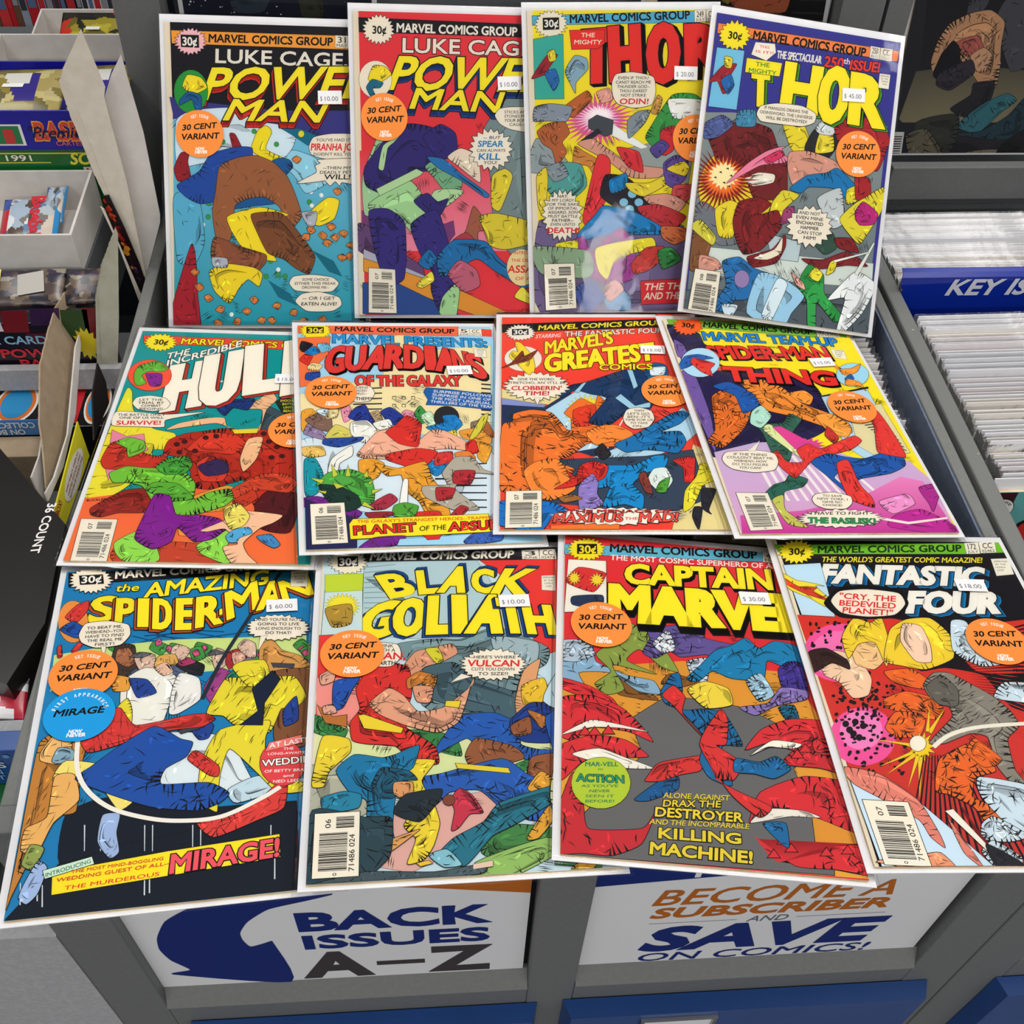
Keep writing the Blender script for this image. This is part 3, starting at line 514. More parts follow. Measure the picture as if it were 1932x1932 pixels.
4:'''P art 3b3b94 0 -840 1300 840 1300 840 -1300 -840 -1300
G art 8f9a98 6d7a80 -849 421 -616 456 737 568 804 546 809 -1296 -820 -1317
P art d8e0d8 0.3 -792 -743 817 -676 827 -894 -779 -988
P art c3d3d6 0.4 -181 -549 143 -582 131 -755 -109 -757
M art 59656c 0.4 26 1.0 - -810 -1131 822 -989 809 -1296 -812 -1316
E art f0d92e 0.4 -491 -206 335 49 -43 365
M art 7a7f86 0.4 14 0.8 - -858 -477 -767 -351 -492 -503 -333 -630 -595 -706
M art 7c2426 0.4 40 1.0 - -802 236 -671 332 -475 401 -249 367 -169 227 -83 143 -37 -165 -128 -241 -326 -260 -444 -61 -686 36
M art f0ead8 0.4 5 0.8 - -428 -99 -312 -31 -169 -27 -175 -98 -352 -154
U art 8a1f1c 0 40 0.5 -618 -140 334 49 -35 304
U art ee7a2c 0 32 0.6 -620 -124 210 31 -22 190
U art f6e8b0 0 18 0.7 -622 -102 140 20 -15 125
P art 2a2520 0 -706 -129 -685 -117 -677 -137
P art 2a2520 0 -665 -77 -644 -65 -635 -85
P art 2a2520 0 -606 -37 -585 -25 -577 -45
P art 2a2520 0 -568 -94 -547 -81 -538 -102
P art 2a2520 0 -623 -164 -602 -151 -593 -172
P art 2a2520 0 -573 -187 -552 -175 -543 -195
M art ee8aa8 0.4 5 0.8 - -585 -165 -418 34 -265 163 -112 230 -31 184 -87 92 -306 33
M art d83a68 0.4 3 0.8 - -276 100 -147 190 -100 153 -226 63
P art 9aa09a 0.4 -125 204 -52 262 25 226 8 162 -86 148
M art e8d634 0.4 16 0.8 - -161 484 30 463 123 321 300 227 211 146 40 161 -59 242
M art 2a2a30 0.4 10 0.8 - 147 419 300 478 373 321 271 152 117 114 77 258
M art e9d83e 0.4 5 0.8 - 199 397 315 390 334 256 177 219
M art d9dde0 0.4 6 0.8 - 153 428 243 546 343 476 313 396 203 387
M art d9a08c 0.4 14 0.8 - -57 183 115 220 357 171 442 79 296 -3 104 -46 5 -91 -54 34
M art b02a30 0.4 26 1.0 - 321 460 382 556 516 579 739 599 834 432 818 331 752 138 542 215 429 240
M art 1b7fb8 0.4 18 1.1 - -16 -127 125 6 297 54 396 109 610 -47 645 -164 533 -173 396 -71 157 -88 87 -153
M art e3d63a 0.4 10 0.8 - -180 -514 -161 -282 -78 -153 72 -175 -35 -304 -91 -470 -135 -576
M art e3d63a 0.4 6 0.8 - 503 -64 635 2 630 -131 513 -190
M art b02a30 0.4 8 0.8 - 563 103 695 49 715 -96 591 -138
M art e8d634 0.4 10 0.8 - -659 -405 -531 -307 -373 -371 -447 -477 -483 -628 -604 -623
M art 8c2326 0.4 30 1.0 - -491 -480 -455 -311 -292 -249 -166 -286 -257 -395 -104 -335 -53 -474 -213 -695 -362 -757 -447 -638
M art 8c2326 0.4 14 0.8 - -327 -776 -116 -682 -15 -540 2 -641 -65 -792 -266 -858
M art efe6d0 0.4 2 0.8 - -269 -779 -92 -678 -34 -566 -34 -703 -144 -775
M art 7a4a8a 0.4 8 0.8 - 308 -276 341 -128 467 -167 494 -276 389 -353
M art c9d0d0 0.4 8 0.8 - 239 -186 432 -59 481 -188 495 -367 398 -417
M art a8487a 0.4 5 0.8 - -48 -325 37 -280 45 -385 -60 -451
M art e3d63a 0.4 18 0.8 - 463 -336 585 -178 681 -105 815 -1 876 -36 825 -229 686 -507 623 -501
M art c02a80 0.4 8 0.8 - 593 -257 660 -150 803 -235 776 -332 647 -355
M art 3a5a4a 0.4 8 0.8 - 228 -539 408 -458 463 -589 358 -657
M art 8c2a30 0.4 14 0.8 - 164 -727 357 -707 569 -607 764 -708 571 -726 327 -792
M art 8c2326 0.4 6 0.8 - 432 -508 587 -488 670 -599 488 -584
M art 8a5a34 0.4 12 0.8 - -832 -765 -823 -607 -709 -597 -665 -732 -715 -944 -823 -957
M art d8d04a 0.4 6 0.8 - -857 -587 -779 -512 -630 -641 -655 -716
M art d9a08c 0.4 4 0.8 - -748 -818 -597 -835 -548 -908 -734 -962
M art 2a7ab8 0.4 26 0.9 - -544 -849 -395 -789 -260 -867 -99 -899 -226 -934 -282 -1137 -400 -1170 -456 -1284 -591 -1248 -485 -1048
E art a08ab8 0.3 -354 -976 66 9 -9 76
M art d8e8f0 0.4 3 0.8 - -502 -1218 -366 -1210 -409 -1310 -477 -1296
M art a8d4ea 0.4 14 0.4 - -213 -912 -12 -912 220 -1040 125 -1209 48 -1355 -278 -1264
M art e0eef2 0.4 4 0.8 - -40 -935 58 -973 -52 -1300 -141 -1258
M art 2f9a48 0.4 24 0.9 - 284 -1309 247 -1078 150 -962 231 -770 372 -839 401 -1004 588 -1182 513 -1235 338 -1085 356 -1339
M art e3d63a 0.4 4 0.8 - 242 -871 292 -782 362 -834 331 -903
M art e0a89a 0.4 3 0.8 - 86 -862 196 -935 220 -992 139 -959
M art e3d63a 0.4 2 0.8 - 421 -725 478 -695 467 -793 399 -834
M art e8ecea 0.4 20 0.7 - 437 -1049 640 -787 750 -793 860 -872 762 -1128 616 -1314 549 -1299 592 -1018
P art dfe3dc 0.2 652 -792 796 -490 805 -505 686 -803
P art dfe3dc 0.2 447 -703 758 -582 759 -594 465 -716
M art 3a5ab0 0.4 0 0.8 - -663 -1173 -645 -1062 -541 -1002
M art 5a68a0 0.4 12 0.8 - -839 324 -693 419 -583 357 -704 230 -827 196
M art 4a90b0 0.4 10 0.8 - -553 349 -553 476 -408 507 -393 369
P masthead_banner f48a4a 0.35 -818 1210 831 1221 826 1131 -817 1125
T masthead_banner 14100f 1.5 - 0 - 0 0 -496 1117 528 1123 -492 1194|MARVEL COMICS GROUP
P masthead_banner efe8d6 0.25 570 1229 659 1227 660 1124 570 1125
T masthead_banner 14100f 0.3 - 0 - 0 0 588 1168 642 1167 588 1218|250
T masthead_banner 14100f 0.1 - 0 - 0 0 579 1132 651 1131 579 1158|AUG
P masthead_banner efe8d6 0.25 664 1228 773 1229 773 1123 667 1123
T masthead_banner 14100f 0.3 - 0 - 0 0 687 1167 751 1167 686 1218|CC
T masthead_banner 14100f 0.1 - 0 - 0 0 677 1130 762 1130 676 1157|02450
U price_burst f4e22a 0.4 18 0.78 -662 1126 143 23 -15 131
T price_burst 14100f 1.2 - 0 - 0 0 -717 1093 -599 1096 -716 1155|30¢
T title f3ecdc 1.18 - 0 - 0 0 -265 991 138 1004 -264 1056|THE SPECTACULAR
T title ee4038 1.43 14100f 0.5 - 0 0 166 984 338 989 171 1075|250
T title f3ecdc 0.68 - 0 - 0 0 341 1036 397 1036 341 1086|th
T title ee4038 1.55 14100f 0.5 - 0 0 402 994 669 1009 409 1078|ISSUE!
T title f6e52c 2.67 14100f 0.7 6cbf3f 2.5 -1.5 -430 562 -303 566 -454 837|T
T title f6e52c 2.67 14100f 0.7 6cbf3f 2.5 -1.5 -167 568 129 569 -156 946|H
T title f6e52c 2.67 14100f 0.7 6cbf3f 2.5 -1.5 178 499 398 548 174 943|O
T title f6e52c 2.67 14100f 0.7 6cbf3f 2.5 -1.5 463 542 740 537 448 946|R
P title f6e52c 0.4 -531 949 -212 952 -223 834 -532 825
T title 2a8f3a 0.8 - 0 - 0 0 -446 892 -322 897 -446 929|THE
T title 2a8f3a 0.8 - 0 - 0 0 -501 829 -253 838 -501 866|MIGHTY
P caption_box f3ecdc 0.3 -469 1098 -295 1110 -278 1035 -356 953 -495 986
T caption_box d42a30 0.31 - 0 - 0 0 -429 1056 -340 1059 -429 1078|THIS
T caption_box d42a30 0.31 - 0 - 0 0 -457 1009 -301 1015 -457 1031|IS IT!!
P corner_box 7cc4e0 0.3 -806 998 -561 1006 -572 486 -824 478
M corner_box a52834 0.4 8 0.8 - -732 851 -616 880 -671 749 -647 650 -708 607 -768 707 -847 686
M corner_box 2a6fb0 0.4 5 0.8 - -739 716 -660 784 -618 694 -666 609
M corner_box e8d238 0.4 3 0.8 - -727 929 -660 926 -662 841 -718 843
P corner_box efe9d8 0.2 678 998 776 1001 774 872 677 872
T corner_box 14100f 0.1 - 0 - 0 0 685 972 765 975 685 985|APPROVED
T corner_box 14100f 0.1 - 0 - 0 0 697 949 758 952 697 962|BY THE
T corner_box 14100f 0.1 - 0 - 0 0 700 926 760 929 700 939|COMICS
T corner_box 14100f 0.1 - 0 - 0 0 713 904 753 905 713 917|CODE
M speech_balloon.1 efe6d4 0.45 0 0.8 - -388 475 -357 550 -218 594 4 605 139 555 132 476 25 429 -198 419 -342 420
T speech_balloon.1 14100f 0.54 - 0 - 0 0 -325 531 69 545 -325 557|IF MANGOG DRAWS THE
T speech_balloon.1 14100f 0.42 - 0 - 0 0 -361 487 115 503 -362 513|ODINSWORD, THE UNIVERSE
T speech_balloon.1 14100f 0.66 - 0 - 0 0 -305 446 68 459 -305 472|WILL BE DESTROYED!
U speech_balloon.2 efe6d4 0.45 18 0.82 198 -434 210 30 -21 182
T speech_balloon.2 14100f 0.42 - 0 - 0 0 91 -338 282 -330 91 -310|AND NOT
T speech_balloon.2 14100f 0.42 - 0 - 0 0 69 -382 314 -372 69 -354|EVEN MINE
T speech_balloon.2 14100f 0.9 - 0 - 0 0 74 -425 319 -415 74 -397|ENCHANTED
T speech_balloon.2 14100f 0.9 - 0 - 0 0 120 -466 283 -459 120 -438|HAMMER
T speech_balloon.2 14100f 0.42 - 0 - 0 0 98 -510 316 -501 98 -482|CAN STOP
T speech_balloon.2 14100f 0.66 - 0 - 0 0 157 -551 266 -546 157 -522|HIM!
B barcode_box 08 -777 -942 -551 -942 -558 -1329 -803 -1323
S 460 768 5.4|$ 45.00
K 561 259 4.6|''',
5:'''P art 0f9a9a 0 -840 1300 840 1300 840 -1300 -840 -1300
M art e9dd3a 0.4 30 0.5 - -843 -649 -834 53 -807 529 -759 498 -701 276 -506 66 -326 11 -322 -167 -459 -172 -444 -345 -568 -573 -660 -670 -827 -716
P art e58aa8 0.3 -809 -271 -787 -154 -811 39 -686 -32 -564 3 -529 -116 -498 -174 -623 -323 -716 -508
M art 40545c 0.4 12 0.8 - 321 38 312 365 482 268 610 39 410 -79
P caption_box 1d2a22 0.3 390 415 496 584 557 230 457 289
T caption_box e9dd3a 0.52 - 0 - 0 0 438 466 539 470 437 492|SENSES
T caption_box e9dd3a 0.52 - 0 - 0 0 427 423 560 429 425 449|SHOCKED!
T caption_box e9dd3a 0.52 - 0 - 0 0 448 382 548 386 447 408|BATTLE
T caption_box e9dd3a 0.52 - 0 - 0 0 462 341 544 344 460 367|UNTIL
T caption_box e9dd3a 0.73 - 0 - 0 0 466 299 549 302 465 325|BEAST
G art ef6a3c ee7a40 -849 -703 -554 -640 -55 -571 646 -563 756 -1297 -838 -1309
M art e8a03c 0.4 4 0.4 - -118 -694 159 -541 319 -673 215 -785 15 -813
M art f2a048 0.4 0 0.8 - -120 -944 16 -979 -10 -1044 -101 -1046
M art c8492c 0.4 16 0.8 - -511 -1168 -144 -1110 227 -1150 428 -1280 -461 -1313
M art b8301f 0.4 90 1.3 - -372 -213 -361 -65 -256 14 -111 50 34 86 218 77 360 82 496 -35 598 -136 671 -699 676 -910 492 -941 395 -774 316 -614 258 -478 43 -582 -95 -558 -146 -378 -247 -252
M art 5c1a1f 0.4 14 0.8 - 457 -591 701 -628 666 -997 459 -969 385 -749
M art d8402a 0.4 12 0.8 - -205 -164 -87 27 134 12 227 -86 147 -200 -23 -182
M art d8402a 0.4 8 0.8 - -105 -316 -26 -235 -68 -371 -15 -424 110 -407 148 -294 116 -488 -40 -494
M art 3a2a58 0.4 4 0.5 - -92 -343 38 -263 123 -313 131 -410 -11 -445
M art d04a2c 0.4 20 0.8 - 194 -577 389 -416 565 -409 661 -497 609 -601 407 -580 235 -671
M art c84028 0.4 6 0.8 - 219 -704 346 -582 390 -668 282 -771
M art 9a2a20 0.4 20 0.8 - -773 -801 -676 -697 -560 -609 -406 -593 -342 -725 -380 -830 -567 -841 -681 -885 -752 -867
M art c83a28 0.4 22 0.9 - -815 -305 -784 -111 -620 -65 -523 -209 -415 -244 -344 -213 -346 -366 -535 -393 -615 -391 -765 -391
E art 4a1418 0 -293 -107 24 1 -5 27
E art 4a1418 0 -240 -76 24 1 -5 27
E art 4a1418 0 -89 -25 24 1 -5 27
E art 4a1418 0 -11 -7 24 1 -4 27
E art 4a1418 0 -143 -176 24 1 -5 26
E art 4a1418 0 397 -53 24 1 -3 27
E art 4a1418 0 465 -111 24 1 -3 27
E art 4a1418 0 440 -229 24 1 -3 26
E art 4a1418 0 517 -212 24 1 -3 26
E art 4a1418 0 346 36 24 1 -4 27
E art 4a1418 0 -258 -195 23 1 -5 26
M art 7ac23e 0.4 60 1.1 - -722 -439 -614 -365 -476 -375 -320 -384 -180 -408 -81 -530 -62 -693 31 -623 176 -578 219 -672 165 -754 -9 -838 -157 -894 -236 -818 -347 -728 -455 -569 -577 -532 -672 -535
M art 4aa03a 0.4 18 1.2 - -398 -365 -324 -265 -188 -243 -137 -330 -176 -424 -313 -441
M art 62b03a 0.4 14 1.2 - -421 -609 -378 -527 -209 -535 -70 -679 -216 -713
M art 7ac23e 0.4 7 0.8 - -753 -98 -665 -45 -547 -82 -522 -189 -621 -261 -663 -161
M art 9adb54 0.4 14 0.8 - -533 -1131 -455 -1051 -353 -1000 -256 -1129 -195 -1272 -285 -1336 -439 -1290 -504 -1222
M art 9adb54 0.4 16 0.8 - 38 -1137 205 -1004 293 -947 246 -1151 370 -1259 250 -1300 86 -1221
M art 8a1f96 0.4 40 1.0 - -347 -651 -237 -671 -160 -849 1 -850 152 -883 211 -979 138 -1074 13 -1106 -126 -975 -145 -1108 -259 -1183 -400 -1089 -390 -913
M art edbf92 0.4 22 0.6 - -404 54 -318 134 -107 204 15 209 62 102 301 65 299 315 183 326 224 408 286 492 249 607 342 544 396 448 330 316 299 80 138 74 -36 145 -270 90
M art 1f3a7c 0.4 10 0.8 - -68 390 62 433 221 447 184 312 69 333 17 237 -46 299
M art edbf92 0.4 8 0.8 - 236 -36 345 -12 329 -245 253 -392 208 -251
P art e9d23c 0.3 97 73 297 95 294 42 124 28
P art dfe6e6 0.2 -331 666 220 670 224 639 -330 656
P art c98a30 0.3 144 603 191 723 215 707 180 571
M art f0c4a0 0.4 16 0.5 - 40 -1000 194 -897 282 -800 590 -835 536 -913 450 -967 354 -1111 404 -1225 537 -1354 701 -1458 645 -1427 317 -1312 220 -1155 319 -1122 209 -980 92 -1009
M art e8d96a 0.4 12 0.8 - 178 -771 268 -729 361 -847 335 -943 246 -983 189 -875
M art 5ab0d8 0.4 6 0.8 - 225 -1051 273 -987 370 -963 401 -1015 322 -1062 308 -1105 254 -1108
M art 4a90c0 0.4 8 0.8 - 441 -1047 535 -1026 611 -1117 574 -1153 490 -1104
P masthead_banner ee4a38 0.35 -821 1242 502 1218 515 1097 -797 1133
T masthead_banner f5e32a 1.5 14100f 0.5 - 0 0 -490 1139 702 1114 -489 1212|MARVEL COMICS GROUP
U price_burst f4e22a 0.4 20 0.78 -663 1149 139 7 -24 122
T price_burst 14100f 1.2 - 0 - 0 0 -712 1119 -599 1118 -714 1185|30¢
T title f4f0e6 1.3 14100f 0.6 - 0 0 -574 927 -402 1000 -573 1004|THE
T title f4f0e6 1.3 14100f 0.6 - 0 0 -550 827 15 1127 -555 910|INCREDIBLE
T title f3ecdc 2.8 14100f 0.7 ee4a38 2.8 -2.2 -461 301 -228 374 -480 813|H
T title f3ecdc 2.8 14100f 0.7 ee4a38 2.8 -2.2 -186 368 40 450 -219 947|U
T title f3ecdc 2.8 14100f 0.7 ee4a38 2.8 -2.2 153 536 418 614 97 1095|L
T title f3ecdc 2.8 14100f 0.7 ee4a38 2.8 -2.2 458 549 684 625 418 1174|K
E corner_box ee5a3c 0.3 -662 711 173 8 -40 198
M corner_box 6ab83c 0.4 12 0.8 - -762 611 -789 729 -766 831 -638 888 -529 800 -596 753 -676 762 -725 702 -670 608 -728 575
M corner_box 8a1f96 0.4 6 0.8 - -692 731 -570 725 -553 581 -627 575 -676 676
M speech_balloon.1 efe6d4 0.45 0 0.8 - -723 354 -703 427 -605 453 -486 428 -433 366 -451 301 -547 269 -663 285
T speech_balloon.1 14100f 0.42 - 0 - 0 0 -677 388 -498 395 -680 413|LET THE
T speech_balloon.1 14100f 0.9 - 0 - 0 0 -682 351 -478 359 -685 376|TRIAL BY
T speech_balloon.1 14100f 0.9 - 0 - 0 0 -649 316 -496 322 -652 341|COMBAT
T speech_balloon.1 14100f 0.42 - 0 - 0 0 -654 279 -477 286 -657 304|BEGIN!!
M speech_balloon.2 efe6d4 0.45 0 0.8 - -827 247 -645 249 -428 231 -148 269 -426 169 -430 84 -631 84 -823 92
T speech_balloon.2 14100f 0.42 - 0 - 0 0 -805 201 -443 215 -809 227|THE BATTLE ONLY
T speech_balloon.2 14100f 0.66 - 0 - 0 0 -785 166 -448 179 -789 192|ONE OF US WILL
T speech_balloon.2 d42a30 1.38 - 0 - 0 0 -792 98 -457 110 -799 143|SURVIVE!
T art 14100f 0.1 - 0 - 0 0 -818 -735 -682 -718 -821 -713|BUCKLER
B barcode_box 07 -814 -905 -561 -905 -547 -1305 -791 -1302
S 456 700 2.5|$ 15.00
K 580 75 2.1|''',
6:'''P art a9d6ea 0 -840 1300 840 1300 840 -1300 -840 -1300
P art efe0ae 0.2 -463 516 -172 579 -66 1129 60 1202 156 953 801 1026 623 -183 -847 -5 -838 391 -470 388
P art 3a3530 0 644 508 723 497 720 477 642 488
P art 3a3530 0 637 452 715 441 712 422 634 432
P art 3a3530 0 629 396 707 386 704 366 626 377
P art 3a3530 0 621 341 698 330 696 311 618 322
P art 3a3530 0 613 286 690 276 688 257 611 267
P art 3a3530 0 606 232 682 222 680 203 603 213
P art 3a3530 0 598 179 675 168 672 149 595 160
P art 3a3530 0 591 125 667 115 664 96 588 107
P art 6a6448 0 -108 352 -75 348 -79 307 -111 311
P art f2e7ba 0 -103 339 -82 337 -84 314 -105 315
P art 6a6448 0 -116 254 -84 251 -87 210 -119 214
P art f2e7ba 0 -111 242 -91 240 -93 216 -113 218
P art 6a6448 0 -124 158 -92 154 -95 114 -127 118
P art f2e7ba 0 -119 145 -99 144 -101 121 -121 122
P art 6a6448 0 -31 351 1 348 -3 306 -35 310
P art f2e7ba 0 -26 338 -6 337 -8 313 -28 315
P art 6a6448 0 -40 253 -8 250 -11 209 -43 213
P art f2e7ba 0 -35 241 -15 239 -17 215 -37 217
P art 6a6448 0 -48 157 -16 153 -20 113 -52 117
P art f2e7ba 0 -43 144 -23 142 -26 119 -45 121
P art 6a6448 0 45 350 78 347 74 305 42 309
P art f2e7ba 0 50 338 71 336 68 312 48 314
P art 6a6448 0 36 252 68 249 65 208 32 212
P art f2e7ba 0 41 240 61 238 59 214 39 216
P art 6a6448 0 27 156 59 152 55 112 23 116
P art f2e7ba 0 32 143 52 141 50 118 30 120
P art 2f2b2a 0 -416 451 -181 465 -182 449 -417 432
P art 2f2b2a 0 -419 387 -186 397 -187 382 -420 368
P art 2f2b2a 0 -423 324 -191 331 -192 315 -424 305
P art 2f2b2a 0 -426 261 -196 265 -197 249 -428 243
P art 2f2b2a 0 -430 199 -201 199 -202 184 -431 181
P art 2f2b2a 0 -433 138 -205 135 -207 119 -434 120
M art d9e6ec 0.4 8 0.4 - -842 -165 -423 -189 596 -301 488 -1037 -857 -830
P art 26262e 0 152 -461 553 -458 551 -472 150 -480
P art 26262e 0 144 -537 541 -539 539 -553 142 -556
P art 26262e 0 135 -613 530 -620 528 -633 133 -632
P art 26262e 0 127 -687 518 -699 516 -712 125 -706
P art 26262e 0 119 -761 507 -777 505 -790 117 -779
P art 26262e 0 111 -833 496 -854 494 -867 109 -852
P art 26262e 0 103 -905 485 -930 483 -943 101 -923
M art e8a83c 0.4 9 0.8 - -830 167 -748 200 -697 45 -785 -90 -835 -49
M art 9a86a8 0.4 9 0.8 - -821 -94 -763 53 -645 -136 -639 -179
M art 8a6a5c 0.4 9 0.8 - -805 71 -678 166 -609 108 -611 -69 -715 -40
M art cfe0e8 0.4 9 0.8 - -720 171 -646 207 -608 156 -650 107
M art e0cf9a 0.4 9 0.8 - -615 197 -544 195 -565 94 -649 81
M art e79ab0 0.4 9 0.8 - -524 198 -455 231 -450 92 -506 35
M art d8cf6a 0.4 9 0.8 - -661 -138 -575 6 -457 -74 -475 -191 -587 -205
M art b8a078 0.4 9 0.8 - -305 136 -234 169 -207 54 -274 23
M art e79ab0 0.4 9 0.8 - -61 108 -14 176 60 138 58 41 -31 28
M art 3f9b4c 0.4 9 0.8 - 52 130 108 224 160 85 95 4
M art cfe6c8 0.4 9 0.8 - 96 93 180 155 216 30 161 -38
M art 8a7a6a 0.4 9 0.8 - 496 16 580 41 550 -70 487 -70
M art e6a040 0.4 9 0.8 - 388 -88 538 -54 627 -151 607 -245 415 -178
M art b06a3a 0.4 9 0.8 - 546 20 610 72 668 -159 606 -135
M art d8d04a 0.4 9 0.8 - 584 76 649 120 569 -81 475 -187 462 -160
M art 2a3f9a 0.4 16 1.0 - -473 100 -406 214 -333 239 -305 141 -266 -1 -347 -127 -350 -22 -428 56
M art 2a3f9a 0.4 10 0.8 - -215 159 -133 210 -33 81 -134 -8 -187 73
M art ecebe2 0.4 10 0.8 - -457 26 -330 51 -265 -60 -252 -187 -370 -208 -461 -108
M art ecebe2 0.4 4 0.8 - -285 17 -159 64 -138 -22 -241 -63
M art 2a4fa0 0.4 8 0.8 - -679 -216 -662 -157 -460 -146 -371 -143 -398 -187 -563 -252
M art ecebe2 0.4 6 0.8 - -655 -524 -618 -377 -467 -240 -468 -349 -564 -432 -590 -537
E art 2b2b30 0.3 303 80 101 -2 16 138
M art 1f86c8 0.4 12 0.8 - 130 -35 270 17 275 98 377 105 417 -12 305 -122 175 -79
M art e8d23c 0.4 2 0.8 - 271 -105 355 -71 355 -142 280 -152
M art e8c46a 0.4 7 0.8 - -834 -248 -695 -241 -668 -339 -778 -362 -834 -333
M art 2588c0 0.4 8 0.8 - 104 -444 219 -397 294 -441 153 -593 94 -531
M art d8403c 0.4 6 0.8 - 170 -345 298 -325 282 -435 151 -475
M art 1b9aa8 0.4 10 0.8 - -824 -388 -745 -379 -693 -546 -739 -741 -814 -784 -831 -705
M art 7a2a90 0.4 14 0.8 - -896 -810 -739 -781 -551 -869 -434 -957 -515 -1022 -854 -874
M art edb89c 0.4 34 0.8 - -432 -346 -347 -205 -262 -90 -161 -63 1 -228 175 -69 273 -86 418 -208 425 -311 289 -293 159 -304 107 -431 -245 -393 -359 -390
M art d8382f 0.4 12 0.8 - -193 -93 -110 -8 -14 105 90 12 72 -121 34 -265 -106 -222
M art d8382f 0.4 10 0.8 - 26 -284 183 -326 97 -461 4 -508 -202 -412 -204 -346
M art e6a636 0.4 12 0.8 - -418 -404 -316 -391 -235 -450 -293 -592 -378 -628 -426 -526
M art e6a636 0.4 30 1.0 - -303 -441 -137 -503 75 -435 109 -605 160 -734 186 -867 199 -1008 45 -1014 -8 -863 -101 -738 -116 -576 -223 -580
M art e6a636 0.4 8 0.8 - 512 -214 618 -274 543 -462 492 -394
M art d8382f 0.4 3 0.8 - 418 -235 491 -195 504 -333 416 -358
M art d8382f 0.4 5 0.8 - -55 -974 122 -969 134 -1060 -53 -1053
M art e88a3c 0.4 6 0.8 - 319 -345 421 -324 471 -394 442 -453 332 -437
M art b8b0a0 0.4 22 0.8 - 194 -565 313 -395 448 -399 513 -532 561 -561 581 -590 433 -574 268 -727 394 -901 417 -960 229 -953 42 -818 31 -704 218 -694
M art b8323a 0.4 6 0.8 - 294 -547 446 -549 393 -690 266 -676
M art b8323a 0.4 6 0.8 - 135 -719 270 -737 224 -841 124 -856
M art b8323a 0.4 5 0.8 - 205 -1013 290 -914 346 -948 248 -1047
M art b0354a 0.4 6 0.8 - -357 -869 -219 -772 -167 -837 -260 -924 -358 -931
M art efeeea 0.4 0 0.8 - -151 -856 -104 -632 -71 -633 -96 -859 -97 -1013 -156 -1010
M art 5aa83c 0.4 8 0.8 - -194 -898 -113 -870 -21 -910 -74 -1024 -211 -997
M art 9a2f3a 0.4 5 0.8 - -409 -963 -233 -958 -206 -987 -358 -1026
M art 59b04a 0.4 16 1.0 - -745 -658 -654 -537 -488 -506 -350 -596 -329 -745 -349 -868 -458 -874 -557 -820 -640 -724
M art 1f3d34 0.4 10 0.8 - -726 -664 -582 -683 -457 -779 -437 -889 -536 -941 -671 -824
P art c8cf4a 0.35 -788 -590 -688 -613 -708 -653
P art c8cf4a 0.35 -626 -445 -585 -563 -623 -589
P art c8cf4a 0.35 -505 -456 -493 -579 -530 -578
P art c8cf4a 0.35 -368 -522 -363 -597 -400 -582
P art c8cf4a 0.35 -270 -721 -345 -731 -347 -771
P art c8cf4a 0.35 -742 -724 -674 -733 -684 -759
P art c8cf4a 0.35 -625 -642 -544 -685 -601 -709
P art c8cf4a 0.35 -340 -927 -407 -847 -428 -885
P art c8cf4a 0.35 -328 -625 -367 -651 -360 -678
P art 2a2a5a 0.2 -830 -805 -472 -1023 -490 -1315 -834 -1298
P caption_box f4e22a 0.4 -499 -1022 483 -1011 475 -1188 -528 -1217 -529 -1070
T caption_box d0481f 0.52 - 0 - 0 0 -475 -1063 512 -1063 -471 -1033|THE GALAXY'S STRANGEST HEROES--TRAPPED
T caption_box e5352f 1.04 14100f 0.6 - 0 0 -499 -1176 -61 -1159 -498 -1095|PLANET
T caption_box 14100f 0.52 - 0 - 0 0 -38 -1160 154 -1152 -31 -1113|OF THE
T caption_box e5352f 1.04 14100f 0.6 - 0 0 174 -1169 629 -1157 183 -1086|ABSURD
M art 7a2a90 0.4 10 0.8 - -496 -1326 -370 -1212 -143 -1203 -208 -1284 -365 -1312
P art a9d6ea 0.2 -184 -1233 362 -1208 348 -1306 -207 -1292
M art 3a5fb0 0.4 10 0.8 - 268 -1275 349 -1204 551 -1197 538 -1275 306 -1307
P art d8382f 0.3 -11 -1204 116 -1203 93 -1245 11 -1248
P masthead_banner f0714a 0.35 -847 1312 549 1317 530 1160 -841 1195
T masthead_banner 14100f 1.5 - 0 - 0 0 -527 1225 501 1197 -519 1288|MARVEL COMICS GROUP
P masthead_banner ee4a38 0.2 751 1263 840 1255 825 1153 742 1162
P masthead_banner efe8d6 0.25 546 1271 644 1266 636 1167 536 1170
T masthead_banner 14100f 0.3 - 0 - 0 0 560 1211 620 1209 564 1260|5
T masthead_banner 14100f 0.1 - 0 - 0 0 547 1176 627 1174 549 1201|JUNE
P masthead_banner efe8d6 0.25 647 1266 751 1263 742 1160 639 1165
T masthead_banner 14100f 0.3 - 0 - 0 0 663 1206 725 1204 667 1255|CC
T masthead_banner 14100f 0.1 - 0 - 0 0 650 1171 732 1168 652 1197|02113
U price_burst f4e22a 0.4 22 0.78 -690 1223 138 1 4 129
P price_burst 14100f 0 -765 1282 -618 1283 -621 1193 -767 1187
T price_burst f4e22a 1.2 - 0 - 0 0 -751 1201 -631 1206 -749 1264|30¢
T title 1f9ad6 1.55 14100f 0.5 - 0 0 -550 1059 763 999 -543 1176|MARVEL PRESENTS:
T title e0403a 1.8 14100f 0.6 14100f 1.2 -2.6 -634 656 -490 677 -580 986|G
T title e0403a 1.8 14100f 0.6 14100f 1.2 -2.6 -464 688 -319 704 -427 995|U
T title e0403a 1.8 14100f 0.6 14100f 1.2 -2.6 -313 709 -152 712 -241 1004|A
T title e0403a 1.8 14100f 0.6 14100f 1.2 -2.6 -135 719 7 722 -91 1019|R
